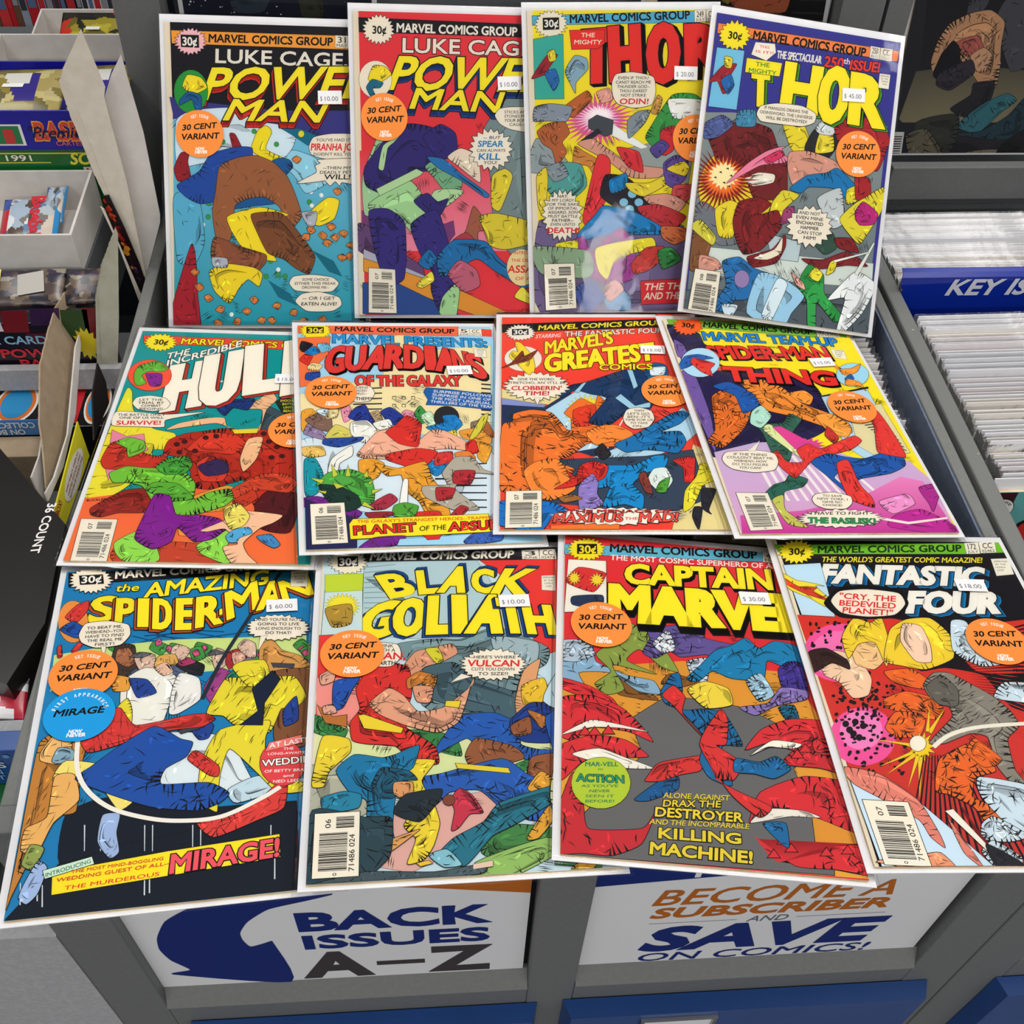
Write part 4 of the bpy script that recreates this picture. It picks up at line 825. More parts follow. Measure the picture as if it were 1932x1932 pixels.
T title e0403a 1.8 14100f 0.6 14100f 1.2 -2.6 33 722 175 711 60 1019|D
T title e0403a 1.8 14100f 0.6 14100f 1.2 -2.6 216 703 279 694 232 1009|I
T title e0403a 1.8 14100f 0.6 14100f 1.2 -2.6 299 686 445 651 322 989|A
T title e0403a 1.8 14100f 0.6 14100f 1.2 -2.6 451 660 570 625 449 954|N
T title e0403a 1.8 14100f 0.6 14100f 1.2 -2.6 589 608 701 566 564 910|S
T title e0403a 1.55 14100f 0.5 - 0 0 -394 483 470 476 -386 613|OF THE GALAXY
P corner_box ee7a48 0.3 -851 1124 -568 1144 -599 899 -676 781 -675 517 -836 470
M corner_box 1f86c8 0.4 5 0.8 - -795 942 -703 1008 -666 922 -749 883
M corner_box 7ac0dc 0.4 5 0.8 - -680 1035 -600 1052 -574 974 -649 919
M corner_box d8382f 0.4 5 0.8 - -832 820 -788 898 -727 872 -753 791 -764 748
M corner_box e8d9a0 0.4 5 0.8 - -729 782 -650 754 -682 689 -762 691 -769 735
M corner_box 2a4fa0 0.4 5 0.8 - -778 651 -679 666 -677 602 -732 552 -791 569
M corner_box 2a2530 0.4 5 0.8 - -806 1077 -719 1033 -798 929 -827 979
P corner_box efe9d8 0.2 643 972 747 963 741 857 640 866
T corner_box 14100f 0.1 - 0 - 0 0 663 949 734 949 666 962|APPROVED
T corner_box 14100f 0.1 - 0 - 0 0 669 926 722 926 672 939|BY THE
T corner_box 14100f 0.1 - 0 - 0 0 666 903 719 903 669 916|COMICS
T corner_box 14100f 0.1 - 0 - 0 0 671 880 707 880 674 893|CODE
M speech_balloon.1 efe6d4 0.45 0 0.8 - -416 451 -342 491 -273 466 -248 385 -294 291 -396 276 -453 324
T speech_balloon.1 14100f 0.42 - 0 - 0 0 -443 446 -297 445 -440 473|--ALIENS
T speech_balloon.1 14100f 0.42 - 0 - 0 0 -436 408 -309 407 -433 434|INVADED
T speech_balloon.1 14100f 0.42 - 0 - 0 0 -438 370 -312 368 -435 396|WORLD--
T speech_balloon.1 14100f 0.9 - 0 - 0 0 -539 302 -279 299 -535 339|--STOP THEM!!
P caption_box 2466b0 0.4 153 397 180 454 375 428 708 360 680 168 351 228 157 238 179 301
T caption_box f4f0e6 0.57 - 0 - 0 0 230 393 698 324 238 425|SURPRISE FOLLOWS
T caption_box f4f0e6 0.57 - 0 - 0 0 217 350 691 277 225 381|SURPRISE IN ONE OF
T caption_box f4f0e6 0.57 - 0 - 0 0 205 307 684 231 212 338|THE MOST UNUSUAL
T caption_box f4f0e6 0.57 - 0 - 0 0 192 264 698 185 200 295|THRILLERS OF THE YEAR
B barcode_box 06 -796 -861 -553 -854 -547 -1250 -795 -1255
S 481 668 2.5|$ 10.00
K -595 389 0.3|''',
7:'''P art ee4a38 0 -835 1300 840 1300 840 -1300 -835 -1300
P art e8d99a 0.2 -830 295 -298 261 -432 93 -829 159
P art 8f9ad0 0.3 -829 176 -475 93 -497 43 -829 93
P art 2a3a5a 0.2 -829 93 -486 60 -276 261 93 -323 -25 -566 -223 -476 -825 -551
P art bcdcea 0.2 -476 27 -188 295 63 160 -37 -415 -284 -476
P art bcdcea 0.3 356 -261 630 60 783 -166 603 -369 223 -610 -229 -595
P art e8d99a 0.2 663 -385 747 -445 856 -1303 402 -1303
P art 3a4a60 0.3 -510 -566 281 -521 655 -445 708 -981 420 -1131 -520 -1022
P art f4f4f0 0 -402 -323 -387 -326 -173 159 -178 163
P art f4f4f0 0 -341 -351 -326 -354 -97 173 -103 176
P art f4f4f0 0 -280 -379 -265 -382 -21 186 -27 190
P art f4f4f0 0 -220 -406 -205 -409 55 200 49 203
P art f4f4f0 0 -160 -434 -145 -437 131 213 126 217
P art f4f4f0 0 -100 -461 -85 -464 207 227 202 230
P art f4f4f0 0 -41 -488 -26 -491 284 240 279 244
U art f2dc3c 0.2 26 0.7 -139 -6 180 0 11 228
M art ee7a30 0.4 26 0.5 - -234 123 -178 173 -75 99 -43 211 9 116 -58 -56 -19 -232 -264 -280 -274 -82 -326 -8
M art e0452c 0.4 12 0.8 - -249 25 -74 87 -101 -148 -246 -167
M art 1f3f6a 0.4 34 1.2 - -380 252 -253 346 -127 385 188 543 315 552 476 425 514 336 340 -6 257 -38 143 -43 17 -164 -138 -123 26 176 -95 226 -230 279 -338 188
P art a8d2e4 0.2 221 548 264 539 291 329 256 295
P art a8d2e4 0.2 96 176 143 227 249 76 381 126 365 60 204 43
P art a8d2e4 0.2 -164 364 -130 381 -202 244 -233 261
M art 1f5f90 0.4 8 0.8 - 355 503 447 642 548 610 556 464 449 356
M art dfeaf0 0.4 3 0.8 - 419 573 543 586 523 485 414 473
M art ee8136 0.4 80 1.3 - -827 -183 -742 -119 -731 -22 -593 27 -435 -6 -354 -135 -315 -214 -213 -245 -108 -230 0 -151 201 -261 181 -385 -16 -415 -136 -369 -200 -415 -306 -521 -410 -580 -272 -669 -336 -770 -332 -939 -402 -967 -539 -995 -537 -897 -831 -897
C art 2a1614 60 -827 -183 -742 -119 -731 -22 -593 27 -435 -6 -354 -135 -213 -245 0 -151 201 -261 181 -385 -136 -369 -306 -521 -336 -770 -332 -939 -538 -967 -831 -897
M art f2933f 0.4 12 0.8 - -163 -256 -49 -172 83 -161 202 -256 166 -401 42 -353 -97 -392
M art f2933f 0.4 16 1.1 - -658 -698 -563 -587 -401 -558 -324 -700 -275 -884 -462 -1006 -595 -924
M art 1f7ab5 0.4 36 1.3 - 49 -390 167 -313 356 -168 525 -25 618 13 671 -27 583 -143 427 -239 576 -236 610 -353 532 -487 396 -461 282 -451 139 -477
M art 1a93cf 0.4 32 1.1 - -80 -679 -29 -629 185 -621 352 -521 450 -527 413 -650 266 -712 158 -828 226 -958 204 -1092 80 -1044 -83 -1080 -16 -864 -105 -870
M art d8352f 0.4 26 0.7 - -230 -634 -127 -580 -16 -640 -54 -765 -148 -823 -209 -808 -297 -863 -431 -886 -309 -785 -332 -692 -265 -754
M art 9a86c8 0.4 16 0.8 - -241 -841 -142 -723 -101 -810 -116 -933 -76 -1042 -163 -1094 -250 -1104 -256 -961
M art d8352f 0.4 12 0.8 - 487 -567 569 -533 656 -538 638 -679 616 -803 551 -806 555 -655
M art e8dc3a 0.4 18 0.8 - 693 -604 750 -622 795 -775 687 -840 582 -1060 507 -1113 543 -901 643 -751
M art 2a2a34 0.4 8 0.8 - 672 -885 771 -889 693 -1095 704 -1144 647 -1080
M art 2a2a34 0.4 6 0.8 - 590 -1074 646 -1084 595 -1299 565 -1174
M art dfe8e2 0.4 8 0.8 - 274 -792 329 -669 423 -656 460 -792 385 -923 340 -905
M art 58a83c 0.4 4 0.8 - 361 -814 438 -762 397 -916 325 -912
M art 8a3f34 0.4 6 0.8 - 208 -754 262 -691 298 -925 246 -914
M art a8703a 0.4 4 0.8 - -398 -980 -297 -946 -232 -991 -360 -1029
M art 2f2b30 0.4 4 0.8 - -108 -475 -44 -378 15 -501 -52 -563
M art 1f7ac8 0.4 20 1.0 - -828 -1015 -475 -1022 -335 -1106 -441 -1144 -552 -1323 -914 -1228
P art ee8136 0.2 -468 -1264 28 -1237 23 -1303 -469 -1303
U speech_balloon.1 efe9dc 0.45 34 0.82 13 -1171 508 0 6 88
T speech_balloon.1 d8352f 0.9 14100f 0.35 - 0 0 -407 -1138 420 -1131 -404 -1111|--THE MENACE OF
T speech_balloon.1 ee5a4c 1.38 14100f 0.5 - 0 0 -448 -1231 48 -1224 -434 -1151|MAXIMUS
T speech_balloon.1 d8352f 0.78 - 0 - 0 0 68 -1208 164 -1206 72 -1182|THE
T speech_balloon.1 ee5a4c 1.38 14100f 0.5 - 0 0 171 -1227 448 -1221 188 -1144|MAD!
P masthead_banner 17141a 0.35 -833 1192 545 1276 545 1154 -830 1075
T masthead_banner f5e32a 1.5 - 0 - 0 0 -515 1110 572 1189 -506 1177|MARVEL COMICS GROUP
U price_burst f0e9dc 0.4 22 0.8 -673 1075 132 0 1 120
P price_burst 14100f 0 -746 1124 -601 1130 -600 1041 -746 1033
T price_burst f4f0e6 1.2 - 0 - 0 0 -731 1047 -614 1050 -731 1110|30¢
T title f0e0d8 0.68 - 0 - 0 0 -543 989 -328 1008 -531 1043|STARRING
T title f0e9dc 1.05 14100f 0.4 - 0 0 -288 1018 572 1076 -282 1085|THE FANTASTIC FOUR
T title f6e52c 1.43 14100f 0.6 - 0 0 -459 774 124 920 -455 938|MARVEL'S
T title f6e52c 1.93 14100f 0.6 - 0 0 -465 521 461 692 -460 746|GREATEST
T title f6e52c 1.43 14100f 0.5 - 0 0 -12 542 432 557 -7 614|COMICS
E corner_box efe6d8 0.3 -651 704 159 0 1 173
M corner_box f2d838 0.4 6 0.8 - -584 450 -682 596 -768 729 -739 811 -698 799 -722 927 -670 923 -572 739 -554 584
M corner_box 8a3a20 0.4 8 0.8 - -835 572 -745 651 -658 808 -638 737 -530 820 -601 680 -732 622
U speech_balloon.2 efe6d4 0.45 26 0.82 -543 329 282 0 3 182
T speech_balloon.2 14100f 0.54 - 0 - 0 0 -697 405 -391 405 -695 434|GIVE THE WORD,
T speech_balloon.2 14100f 0.42 - 0 - 0 0 -784 358 -305 358 -783 387|STRETCHO, AN' IT'LL BE
T speech_balloon.2 c8252b 1.26 - 0 - 0 0 -752 277 -341 278 -748 328|CLOBBERIN'
T speech_balloon.2 c8252b 1.26 - 0 - 0 0 -650 210 -445 210 -646 260|TIME!
P speech_balloon.2 efe6d4 0.2 -564 176 -516 176 -541 84
M speech_balloon.3 efe6d4 0.45 0 0.8 - 142 -70 181 27 279 52 371 11 388 -86 332 -182 216 -206 157 -151
T speech_balloon.3 14100f 0.42 - 0 - 0 0 232 3 313 3 236 28|THEN
T speech_balloon.3 14100f 0.66 - 0 - 0 0 179 -36 360 -36 183 -10|LET'S GO,
T speech_balloon.3 14100f 0.42 - 0 - 0 0 176 -74 356 -74 180 -48|BEN--IT'S
T speech_balloon.3 14100f 0.42 - 0 - 0 0 153 -111 373 -111 157 -86|TIME FOR US
T speech_balloon.3 14100f 0.42 - 0 - 0 0 190 -149 329 -149 194 -124|TO TAKE
T speech_balloon.3 14100f 0.42 - 0 - 0 0 207 -186 306 -186 211 -161|ON...
B barcode_box 07 -792 -911 -527 -904 -535 -1279 -798 -1290
S 458 811 -2.8|$ 15.00
K 517 252 1.8|''',
8:'''P art f4e22a 0 -776 1300 840 1300 840 -1300 -776 -1300
M art 2a2350 0.4 50 1.6 - -815 1218 -563 1110 -545 947 -414 838 -485 677 -336 594 47 629 268 417 297 289 297 81 186 -162 -50 -301 -468 -364 -647 -441 -851 -480 -822 57 -802 711
M art 7a5fa8 0.4 8 0.8 - -839 556 -737 516 -734 -21 -803 -442 -827 -179 -850 218
M art 7a5fa8 0.4 4 0.8 - -805 997 -736 922 -732 756 -824 765
P art b8d8e8 0.3 289 268 734 387 734 -32 693 -425 412 -522 283 -354 290 60
P art e0d6a8 0.3 467 85 785 175 804 -424 547 -521 393 -353
P art 3a352a 0 466 44 713 173 709 161 465 31
P art 3a352a 0 482 15 718 127 715 115 480 3
P art 3a352a 0 497 -13 724 82 721 70 495 -25
P art 3a352a 0 512 -41 730 37 726 25 510 -53
P art 3a352a 0 527 -69 735 -8 732 -20 525 -81
P art 3a352a 0 542 -96 741 -52 738 -65 540 -108
P art 3a352a 0 557 -124 746 -97 743 -109 555 -136
P art 3a352a 0 572 -152 752 -140 749 -152 570 -163
P art 3a352a 0 586 -179 757 -184 754 -196 585 -191
P art 3a352a 0 601 -206 763 -227 760 -239 599 -218
P art 3a352a 0 616 -234 768 -270 765 -282 614 -245
P art 3a352a 0 630 -261 774 -313 770 -325 629 -272
P art 3a352a 0 645 -288 779 -355 776 -367 643 -299
P art 3a352a 0 659 -315 784 -398 781 -409 658 -326
G art c9b3d6 d8a8cc -816 -443 -457 -326 -50 -301 405 -541 752 -519 857 -757 822 -1299 -832 -1320
P art f0e6e4 0 -532 -402 -499 -402 -442 -970 -467 -970
P art f0e6e4 0 -467 -416 -435 -416 -366 -970 -392 -970
P art f0e6e4 0 -403 -430 -370 -430 -291 -970 -316 -970
P art f0e6e4 0 -339 -445 -306 -444 -215 -970 -240 -970
P art f0e6e4 0 -275 -459 -242 -458 -139 -970 -164 -970
P art f0e6e4 0 -211 -473 -178 -473 -62 -970 -88 -970
P art f0e6e4 0 -147 -487 -114 -487 14 -970 -11 -970
P art f0e6e4 0 -83 -501 -49 -501 91 -970 66 -970
P art f0e6e4 0 -18 -515 15 -515 169 -970 143 -970
P art f0e6e4 0 46 -529 79 -529 246 -970 220 -970
P art f0e6e4 0 110 -544 143 -543 324 -970 298 -970
P art f0e6e4 0 174 -558 208 -557 401 -970 375 -970
G art e58ac0 c8359a 194 -935 611 -704 777 -757 822 -1299 -832 -1320 -795 -1120 -298 -1071
M art c02f9a 0.4 8 0.8 - 407 -1121 640 -1062 827 -1223 838 -1337 318 -1240
M art b02f92 0.4 5 0.8 - 714 -826 914 -788 728 -1080 725 -1006
M art e99acb 0.4 8 0.8 - 339 -973 589 -897 607 -1003 406 -1104 345 -1051
M art a82f90 0.4 4 0.8 - -451 -1182 -311 -1120 -306 -1200 -406 -1231
P art efe6dc 0 272 -1139 483 -1190 813 -1141 804 -1161 473 -1215 263 -1164
M art f0963c 0.4 40 1.0 - -364 441 -173 468 -19 366 98 159 283 40 409 -79 394 -198 242 -161 151 -103 -24 -7 -234 69 -297 232
C art 2a1614 30 -364 441 -173 468 -19 366 98 159 283 40 409 -79 394 -198 151 -103 -24 -7 -234 69 -297 232
M art e0762c 0.4 40 1.1 - -651 244 -473 366 -394 280 -347 140 -445 -78 -525 -192 -729 -387 -834 -321 -736 -175 -692 91
C art 2a1614 26 -732 200 -626 349 -497 310 -434 187 -477 -16 -480 -173 -600 -366 -739 -349 -671 -138 -746 38
M art f2a848 0.4 10 0.8 - 156 7 308 32 413 -123 336 -249 203 -189
M art f2a040 0.4 8 0.8 - 20 293 160 331 212 249 147 147 45 216
M art 2460b0 0.4 10 0.8 - -617 362 -463 424 -301 276 -290 136 -449 26 -460 247
M art 3a6a58 0.4 20 1.0 - -428 -8 -315 -97 -154 -86 -64 26 19 -42 -115 -212 -199 -463 -276 -584 -348 -527 -358 -205
M art dfe6a8 0.4 6 0.8 - -339 -184 -259 -114 -112 -463 -127 -512
M art b8e0d0 0.4 4 0.8 - -373 46 -273 123 -226 -4 -352 -150 -426 -96
P art e0489a 0.2 -256 -140 -185 -129 60 -376 54 -433 -19 -452 -147 -398
U art d8489a 0 14 0.6 -28 -358 148 2 31 95
M art 2f6a58 0.4 14 0.8 - -272 -682 -157 -738 -225 -823 -378 -869 -423 -969 -564 -930 -447 -804 -342 -762
M art c8c860 0.4 8 0.8 - -504 -967 -404 -912 -434 -1066 -317 -1239 -457 -1202
M art e0403a 0.4 34 0.5 - -140 -416 -22 -339 54 -395 148 -356 394 -237 441 -294 324 -392 109 -469 -43 -527 -158 -637 -252 -727 -322 -620 -356 -474 -300 -418 -260 -547 -129 -546
M art 2460b0 0.4 26 1.1 - -63 -545 102 -451 237 -487 392 -504 583 -427 721 -425 702 -575 544 -668 297 -724 192 -760 191 -616 61 -725 187 -918 116 -901 7 -690
M art e0403a 0.4 18 0.9 - 140 -561 244 -527 243 -792 286 -931 266 -1041 110 -953 104 -744
M art e0403a 0.4 14 0.5 - 624 38 709 85 737 -58 753 -324 738 -486 539 -436 549 -339 611 -137
M art c83a34 0.4 5 0.8 - 156 -234 212 -126 260 -258 198 -326
P masthead_banner 7ab83c 0.35 -486 1301 551 1207 526 1085 -527 1183
T masthead_banner 14100f 1.5 - 0 - 0 0 -490 1197 494 1127 -467 1271|MARVEL COMICS GROUP
P masthead_banner 7ab83c 0.2 -803 1340 -717 1329 -727 1222 -798 1219
P masthead_banner 7ab83c 0.2 761 1192 827 1183 812 1097 754 1107
P masthead_banner efe8d6 0.25 548 1212 652 1202 638 1090 537 1095
T masthead_banner 14100f 0.3 - 0 - 0 0 562 1143 624 1138 568 1199|47
T masthead_banner 14100f 0.1 - 0 - 0 0 548 1103 629 1098 551 1132|JULY
P masthead_banner efe8d6 0.25 656 1200 761 1192 747 1095 645 1090
T masthead_banner 14100f 0.3 - 0 - 0 0 670 1136 732 1136 676 1188|CC
T masthead_banner 14100f 0.1 - 0 - 0 0 656 1098 738 1101 659 1125|02150
U price_burst f2662c 0.4 18 0.78 -627 1208 141 6 34 141
T price_burst 14100f 1.2 - 0 - 0 0 -691 1188 -579 1176 -672 1254|30¢
T title 1f86d0 1.68 14100f 0.5 - 0 0 -530 1006 688 961 -523 1124|MARVEL TEAM-UP
T title 14100f 0.55 - 0 - 0 0 -107 923 138 905 -100 946|FEATURING
T title e5352f 1.8 14100f 0.6 14100f 1.2 -1.6 -532 743 555 770 -546 913|SPIDER-MAN
T title e08a2c 0.42 - 0 - 0 0 -43 666 34 660 -37 686|AND
P title ee4a40 0.3 -529 643 -311 635 -310 584 -525 577
T title f4f0e6 0.8 - 0 - 0 0 -501 589 -331 585 -496 633|THE
T title e5352f 2.8 14100f 0.6 14100f 1.2 -2.2 -474 449 482 412 -463 623|THING
E corner_box b8dcec 0.3 -646 683 171 6 50 201
M corner_box 2a6ab8 0.4 5 0.8 - -765 757 -636 793 -517 747 -624 714 -793 601 -870 587
M corner_box e0403a 0.4 6 0.8 - -732 678 -688 742 -527 671 -583 593 -586 498 -669 553
E corner_box a8d8ea 0.3 673 560 149 5 58 162
M corner_box f0a040 0.4 6 0.8 - 567 719 548 634 694 646 799 712 730 604 648 555 582 560
M corner_box 2a6ab8 0.4 3 0.8 - 579 495 655 566 664 503 601 451
M corner_box f0a040 0.4 4 0.8 - 598 497 696 458 714 345 680 406 560 419
P art 14100f 0 272 257 753 398 752 376 282 247
P corner_box efe9d8 0.2 596 922 713 903 701 775 593 795
T corner_box 14100f 0.1 - 0 - 0 0 622 892 703 882 628 908|APPROVED
T corner_box 14100f 0.1 - 0 - 0 0 623 865 684 858 629 880|BY THE
T corner_box 14100f 0.1 - 0 - 0 0 614 839 675 832 621 855|COMICS
T corner_box 14100f 0.1 - 0 - 0 0 615 812 655 807 622 828|CODE
M speech_balloon.1 efe6d4 0.45 0 0.8 - -770 -515 -712 -441 -458 -420 -337 -456 -332 -548 -392 -639 -555 -667 -712 -632 -761 -579
T speech_balloon.1 14100f 0.54 - 0 - 0 0 -669 -476 -406 -484 -660 -450|IF THE THING
T speech_balloon.1 14100f 0.42 - 0 - 0 0 -734 -512 -362 -524 -725 -486|COULDN'T BEAT ME,
T speech_balloon.1 14100f 0.42 - 0 - 0 0 -690 -551 -428 -560 -681 -526|WEBHEAD--HOW
T speech_balloon.1 14100f 0.42 - 0 - 0 0 -710 -588 -428 -597 -702 -563|DO YOU FIGURE
T speech_balloon.1 14100f 0.66 - 0 - 0 0 -667 -626 -494 -632 -658 -602|YOU CAN?
P speech_balloon.1 efe6d4 0.2 -538 -425 -479 -424 -408 -303
M speech_balloon.2 efe6d4 0.45 0 0.8 - -190 -953 -141 -901 6 -884 120 -927 108 -996 36 -1055 -116 -1055 -184 -1012
T speech_balloon.2 14100f 0.42 - 0 - 0 0 -101 -929 49 -935 -92 -907|TO SAVE
T speech_balloon.2 14100f 0.42 - 0 - 0 0 -155 -960 81 -970 -146 -938|NEW YORK, I
T speech_balloon.2 14100f 0.42 - 0 - 0 0 -123 -994 26 -1000 -114 -972|HAVE NO
T speech_balloon.2 14100f 0.78 - 0 - 0 0 -134 -1026 15 -1033 -125 -1005|CHOICE!
U speech_balloon.3 efe6d4 0.45 26 0.84 -37 -1155 333 -1 34 96
T speech_balloon.3 14100f 0.66 - 0 - 0 0 -257 -1118 197 -1119 -244 -1087|I HAVE TO FIGHT
T speech_balloon.3 2f9a58 1.5 14100f 0.3 - 0 0 -302 -1200 212 -1213 -285 -1146|THE BASILISK!
B barcode_box 07 -762 -886 -518 -889 -512 -1259 -759 -1273
S 445 710 6.2|$ 15.00
K 504 116 3.7|''',
9:'''P art 1f86bc 0 -840 1300 840 1300 840 -1300 -840 -1300
P art 124a74 0 -398 733 -244 685 -244 675 -397 722
P art 124a74 0 -367 658 -163 570 -162 561 -366 647
P art 124a74 0 -337 584 -93 673 -92 664 -336 574
P art 124a74 0 -322 727 -13 558 -12 549 -321 716
P art 124a74 0 -292 652 60 661 60 652 -291 641
P art 124a74 0 -263 578 139 546 139 537 -262 567
P art 124a74 0 -247 721 213 649 213 639 -246 710
P art 124a74 0 -217 646 291 533 291 524 -216 635
P art 124a74 0 -188 572 368 636 368 627 -187 561
P art 124a74 0 -171 715 444 521 444 512 -170 704
G art cfe08a d8e6a0 -826 520 -484 578 -64 598 342 583 744 570 734 319 -458 286 -812 220
M art 4a9a4a 0.4 5 0.4 - -251 530 -222 596 -133 542 -177 467
M art d85a8a 0.4 2 0.3 - -218 591 -191 610 -179 565 -209 553
M art 4a9a4a 0.4 5 0.4 - -143 496 -118 567 -29 524 -62 443
M art d85a8a 0.4 2 0.3 - -148 515 -134 544 -99 516 -117 489
M art 4a9a4a 0.4 5 0.4 - 25 487 46 562 140 514 95 440
M art d85a8a 0.4 2 0.3 - 65 512 93 534 107 494 81 476
M art 4a9a4a 0.4 5 0.4 - -502 552 -463 610 -387 551 -430 493
M art d85a8a 0.4 2 0.3 - -468 563 -452 593 -422 561 -443 536
M art 4a9a4a 0.4 5 0.4 - -1 494 68 523 97 422 29 397
M art d85a8a 0.4 2 0.3 - 18 476 45 498 63 452 33 439
M art 4a9a4a 0.4 5 0.4 - 656 484 714 540 778 458 720 404
M art d85a8a 0.4 2 0.3 - 688 451 713 475 740 436 712 416
M art 4a9a4a 0.4 5 0.4 - 696 436 762 473 807 392 740 350
M art d85a8a 0.4 2 0.3 - 710 417 738 441 755 400 727 383
M art 4a9a4a 0.4 5 0.4 - 392 433 458 478 511 402 444 353
M art d85a8a 0.4 2 0.3 - 418 415 437 444 471 412 452 390
M art 4a3a34 0.4 10 0.5 - -488 265 -460 570 -348 565 -325 404 -300 238 -425 220
M art b0734f 0.4 10 0.5 - -449 442 -445 534 -376 541 -333 428 -376 381
M art 4a5a74 0.4 10 0.5 - -375 277 -321 364 -195 328 -161 232 -280 190
M art dfc0ac 0.4 10 0.5 - -337 449 -299 494 -216 470 -216 361 -297 348
M art 6a6a70 0.4 10 0.5 - -362 466 -312 500 -238 484 -292 454
M art dfc0ac 0.4 10 0.5 - -111 523 -69 551 4 495 -58 385 -113 426
M art 5a6a88 0.4 10 0.5 - -155 346 -100 426 -9 372 -52 261
M art dfc0ac 0.4 10 0.5 - 140 422 167 499 223 462 223 347 166 312
M art 6a6a70 0.4 10 0.5 - 98 430 146 488 222 449 134 440
M art a84a90 0.4 10 0.5 - 94 154 176 320 254 285 269 119 167 7
M art b0343a 0.4 10 0.5 - 239 451 292 480 351 447 355 316 309 357 249 310 226 377
M art dfb09c 0.4 10 0.5 - 266 443 339 455 345 351 279 346
M art 7a7a84 0.4 10 0.5 - 311 330 368 399 445 343 441 250
M art dfc0ac 0.4 10 0.5 - 301 495 344 562 411 518 412 399 361 409
M art d8a058 0.4 20 0.8 - 436 293 444 497 520 543 583 446 697 385 772 265 583 165 481 178
M art eceae0 0.4 14 0.6 - -392 81 -389 264 -265 364 -98 305 -29 135 -100 68 -154 -134 -307 -113
M art e0b060 0.4 9 0.8 - -211 381 -188 458 -92 465 -64 366 -116 379 -178 331
M art e6bfa6 0.4 5 0.8 - -208 356 -143 403 -96 317 -152 288
M art 2a2a30 0.4 6 0.8 - -81 369 -16 419 91 358 77 272 2 297
M art eceae4 0.4 10 0.5 - -92 176 -52 299 64 245 76 75 -45 -26 -103 -19
M art b0406a 0.4 4 0.8 - -68 383 -9 429 40 387 -35 357
M art 8a5a3a 0.4 14 0.8 - 458 251 760 250 712 -329 519 -295 538 116
M art 2a8a74 0.4 8 0.8 - 222 210 289 289 364 124 334 -136 287 -179
M art dfe8ea 0.4 14 0.4 - -195 -246 -76 -171 245 -243 399 -582 589 -542 522 -654 288 -657 70 -699 -95 -707
M art eceae4 0.4 10 0.4 - -317 -778 -125 -719 75 -822 72 -907 -55 -933 -280 -855
M art c8dce4 0.4 5 0.3 - 254 -616 420 -541 595 -629 300 -714
P art 141c2a 0.3 -613 -696 -374 -683 -229 -632 -158 -733 320 -732 632 -738 631 -1358 -844 -1377 -829 -1292 -726 -1147 -608 -996
M art 141c2a 0.4 0 0.8 - -613 -696 -444 -608 -121 -616 100 -694 104 -853 -352 -928 -608 -996
P art dfe6ea 0 -512 -771 -505 -772 -490 -937 -494 -937
P art dfe6ea 0 -428 -781 -421 -782 -408 -947 -412 -946
P art dfe6ea 0 104 -840 110 -841 113 -1007 109 -1006
P art dfe6ea 0 61 -835 67 -836 71 -1002 67 -1002
P art dfe6ea 0 484 -883 490 -884 485 -1050 481 -1049
P art dfe6ea 0 -195 -807 -189 -808 -180 -973 -184 -972
P art dfe6ea 0 -153 -812 -147 -812 -139 -978 -143 -977
P art dfe6ea 0 -175 -1107 -170 -1108 -162 -1239 -169 -1238
P art dfe6ea 0 -151 -1098 -146 -1099 -137 -1230 -144 -1229
P art dfe6ea 0 501 -1089 507 -1090 504 -1224 497 -1223
P art dfe6ea 0 -792 -1093 -787 -1094 -769 -1221 -775 -1221
P art dfe6ea 0 -682 -1118 -677 -1118 -660 -1246 -667 -1245
P art dfe6ea 0 -711 -1079 -706 -1080 -689 -1209 -696 -1208
M art c98a3c 0.4 40 0.7 1.25 -816 -178 -716 -99 -563 -173 -572 -403 -564 -675 -664 -703 -749 -907 -821 -1158 -838 -1235 -830 -971 -828 -486
M art eec07a 0.4 8 0.8 - -799 -241 -730 -113 -641 -189 -642 -329 -714 -340 -796 -308
M art 8fb0c0 0.4 6 0.8 - -733 -315 -707 -226 -624 -251 -621 -330 -700 -338
M art eedf7e 0.4 14 0.5 1.3 -711 -450 -653 -324 -402 -390 -323 -492 -255 -624 -337 -695 -457 -511 -575 -487 -585 -616
M art e9b96c 0.4 10 0.5 1.2 -703 -433 -601 -427 -557 -605 -673 -740 -730 -916 -814 -900 -811 -764 -710 -699
M art 9aa85a 0.4 4 0.8 - -770 -870 -700 -899 -740 -1020 -799 -983
M art a8bee0 0.4 6 0.8 - -770 -1104 -722 -977 -670 -1018 -696 -1165 -743 -1221 -785 -1179
M art a8bee0 0.4 8 0.5 - -419 -719 -331 -721 -338 -838 -315 -961 -359 -995 -430 -885
M art e6d83c 0.4 8 0.8 - -408 47 -353 119 -321 20 -320 -131 -396 -104
M art e8a848 0.4 4 0.8 - -446 311 -356 286 -355 186 -444 190
M art 2a4a9a 0.4 7 0.8 - -355 280 -251 263 -188 152 -292 119 -335 211
M art e6d83c 0.4 40 0.7 1.0 168 105 234 231 366 219 486 212 653 209 719 36 629 -66 564 -47 487 -225 291 -153 217 -72 119 -43
M art e6d83c 0.4 10 0.7 - 270 315 326 365 466 365 499 252 473 163 367 154
M art e6d83c 0.4 34 0.7 1.2 202 -179 490 -134 464 -270 473 -472 626 -576 711 -668 535 -671 416 -518 258 -326 206 -502 194 -668 191 -763 123 -706 88 -558 104 -387
P art 1d2840 0.4 391 128 517 268 565 196 463 7 449 -166 318 -153 426 -54
M art 2a4a9a 0.4 6 0.8 - 38 -166 107 -102 161 -141 133 -233 80 -242
M art 2a4a9a 0.4 6 0.8 - 577 -65 659 42 663 -144 582 -186
P art 4a4a54 0.4 -43 -164 94 -109 107 -148 -25 -189
P art 4a4a54 0.3 512 338 657 317 650 283 524 302
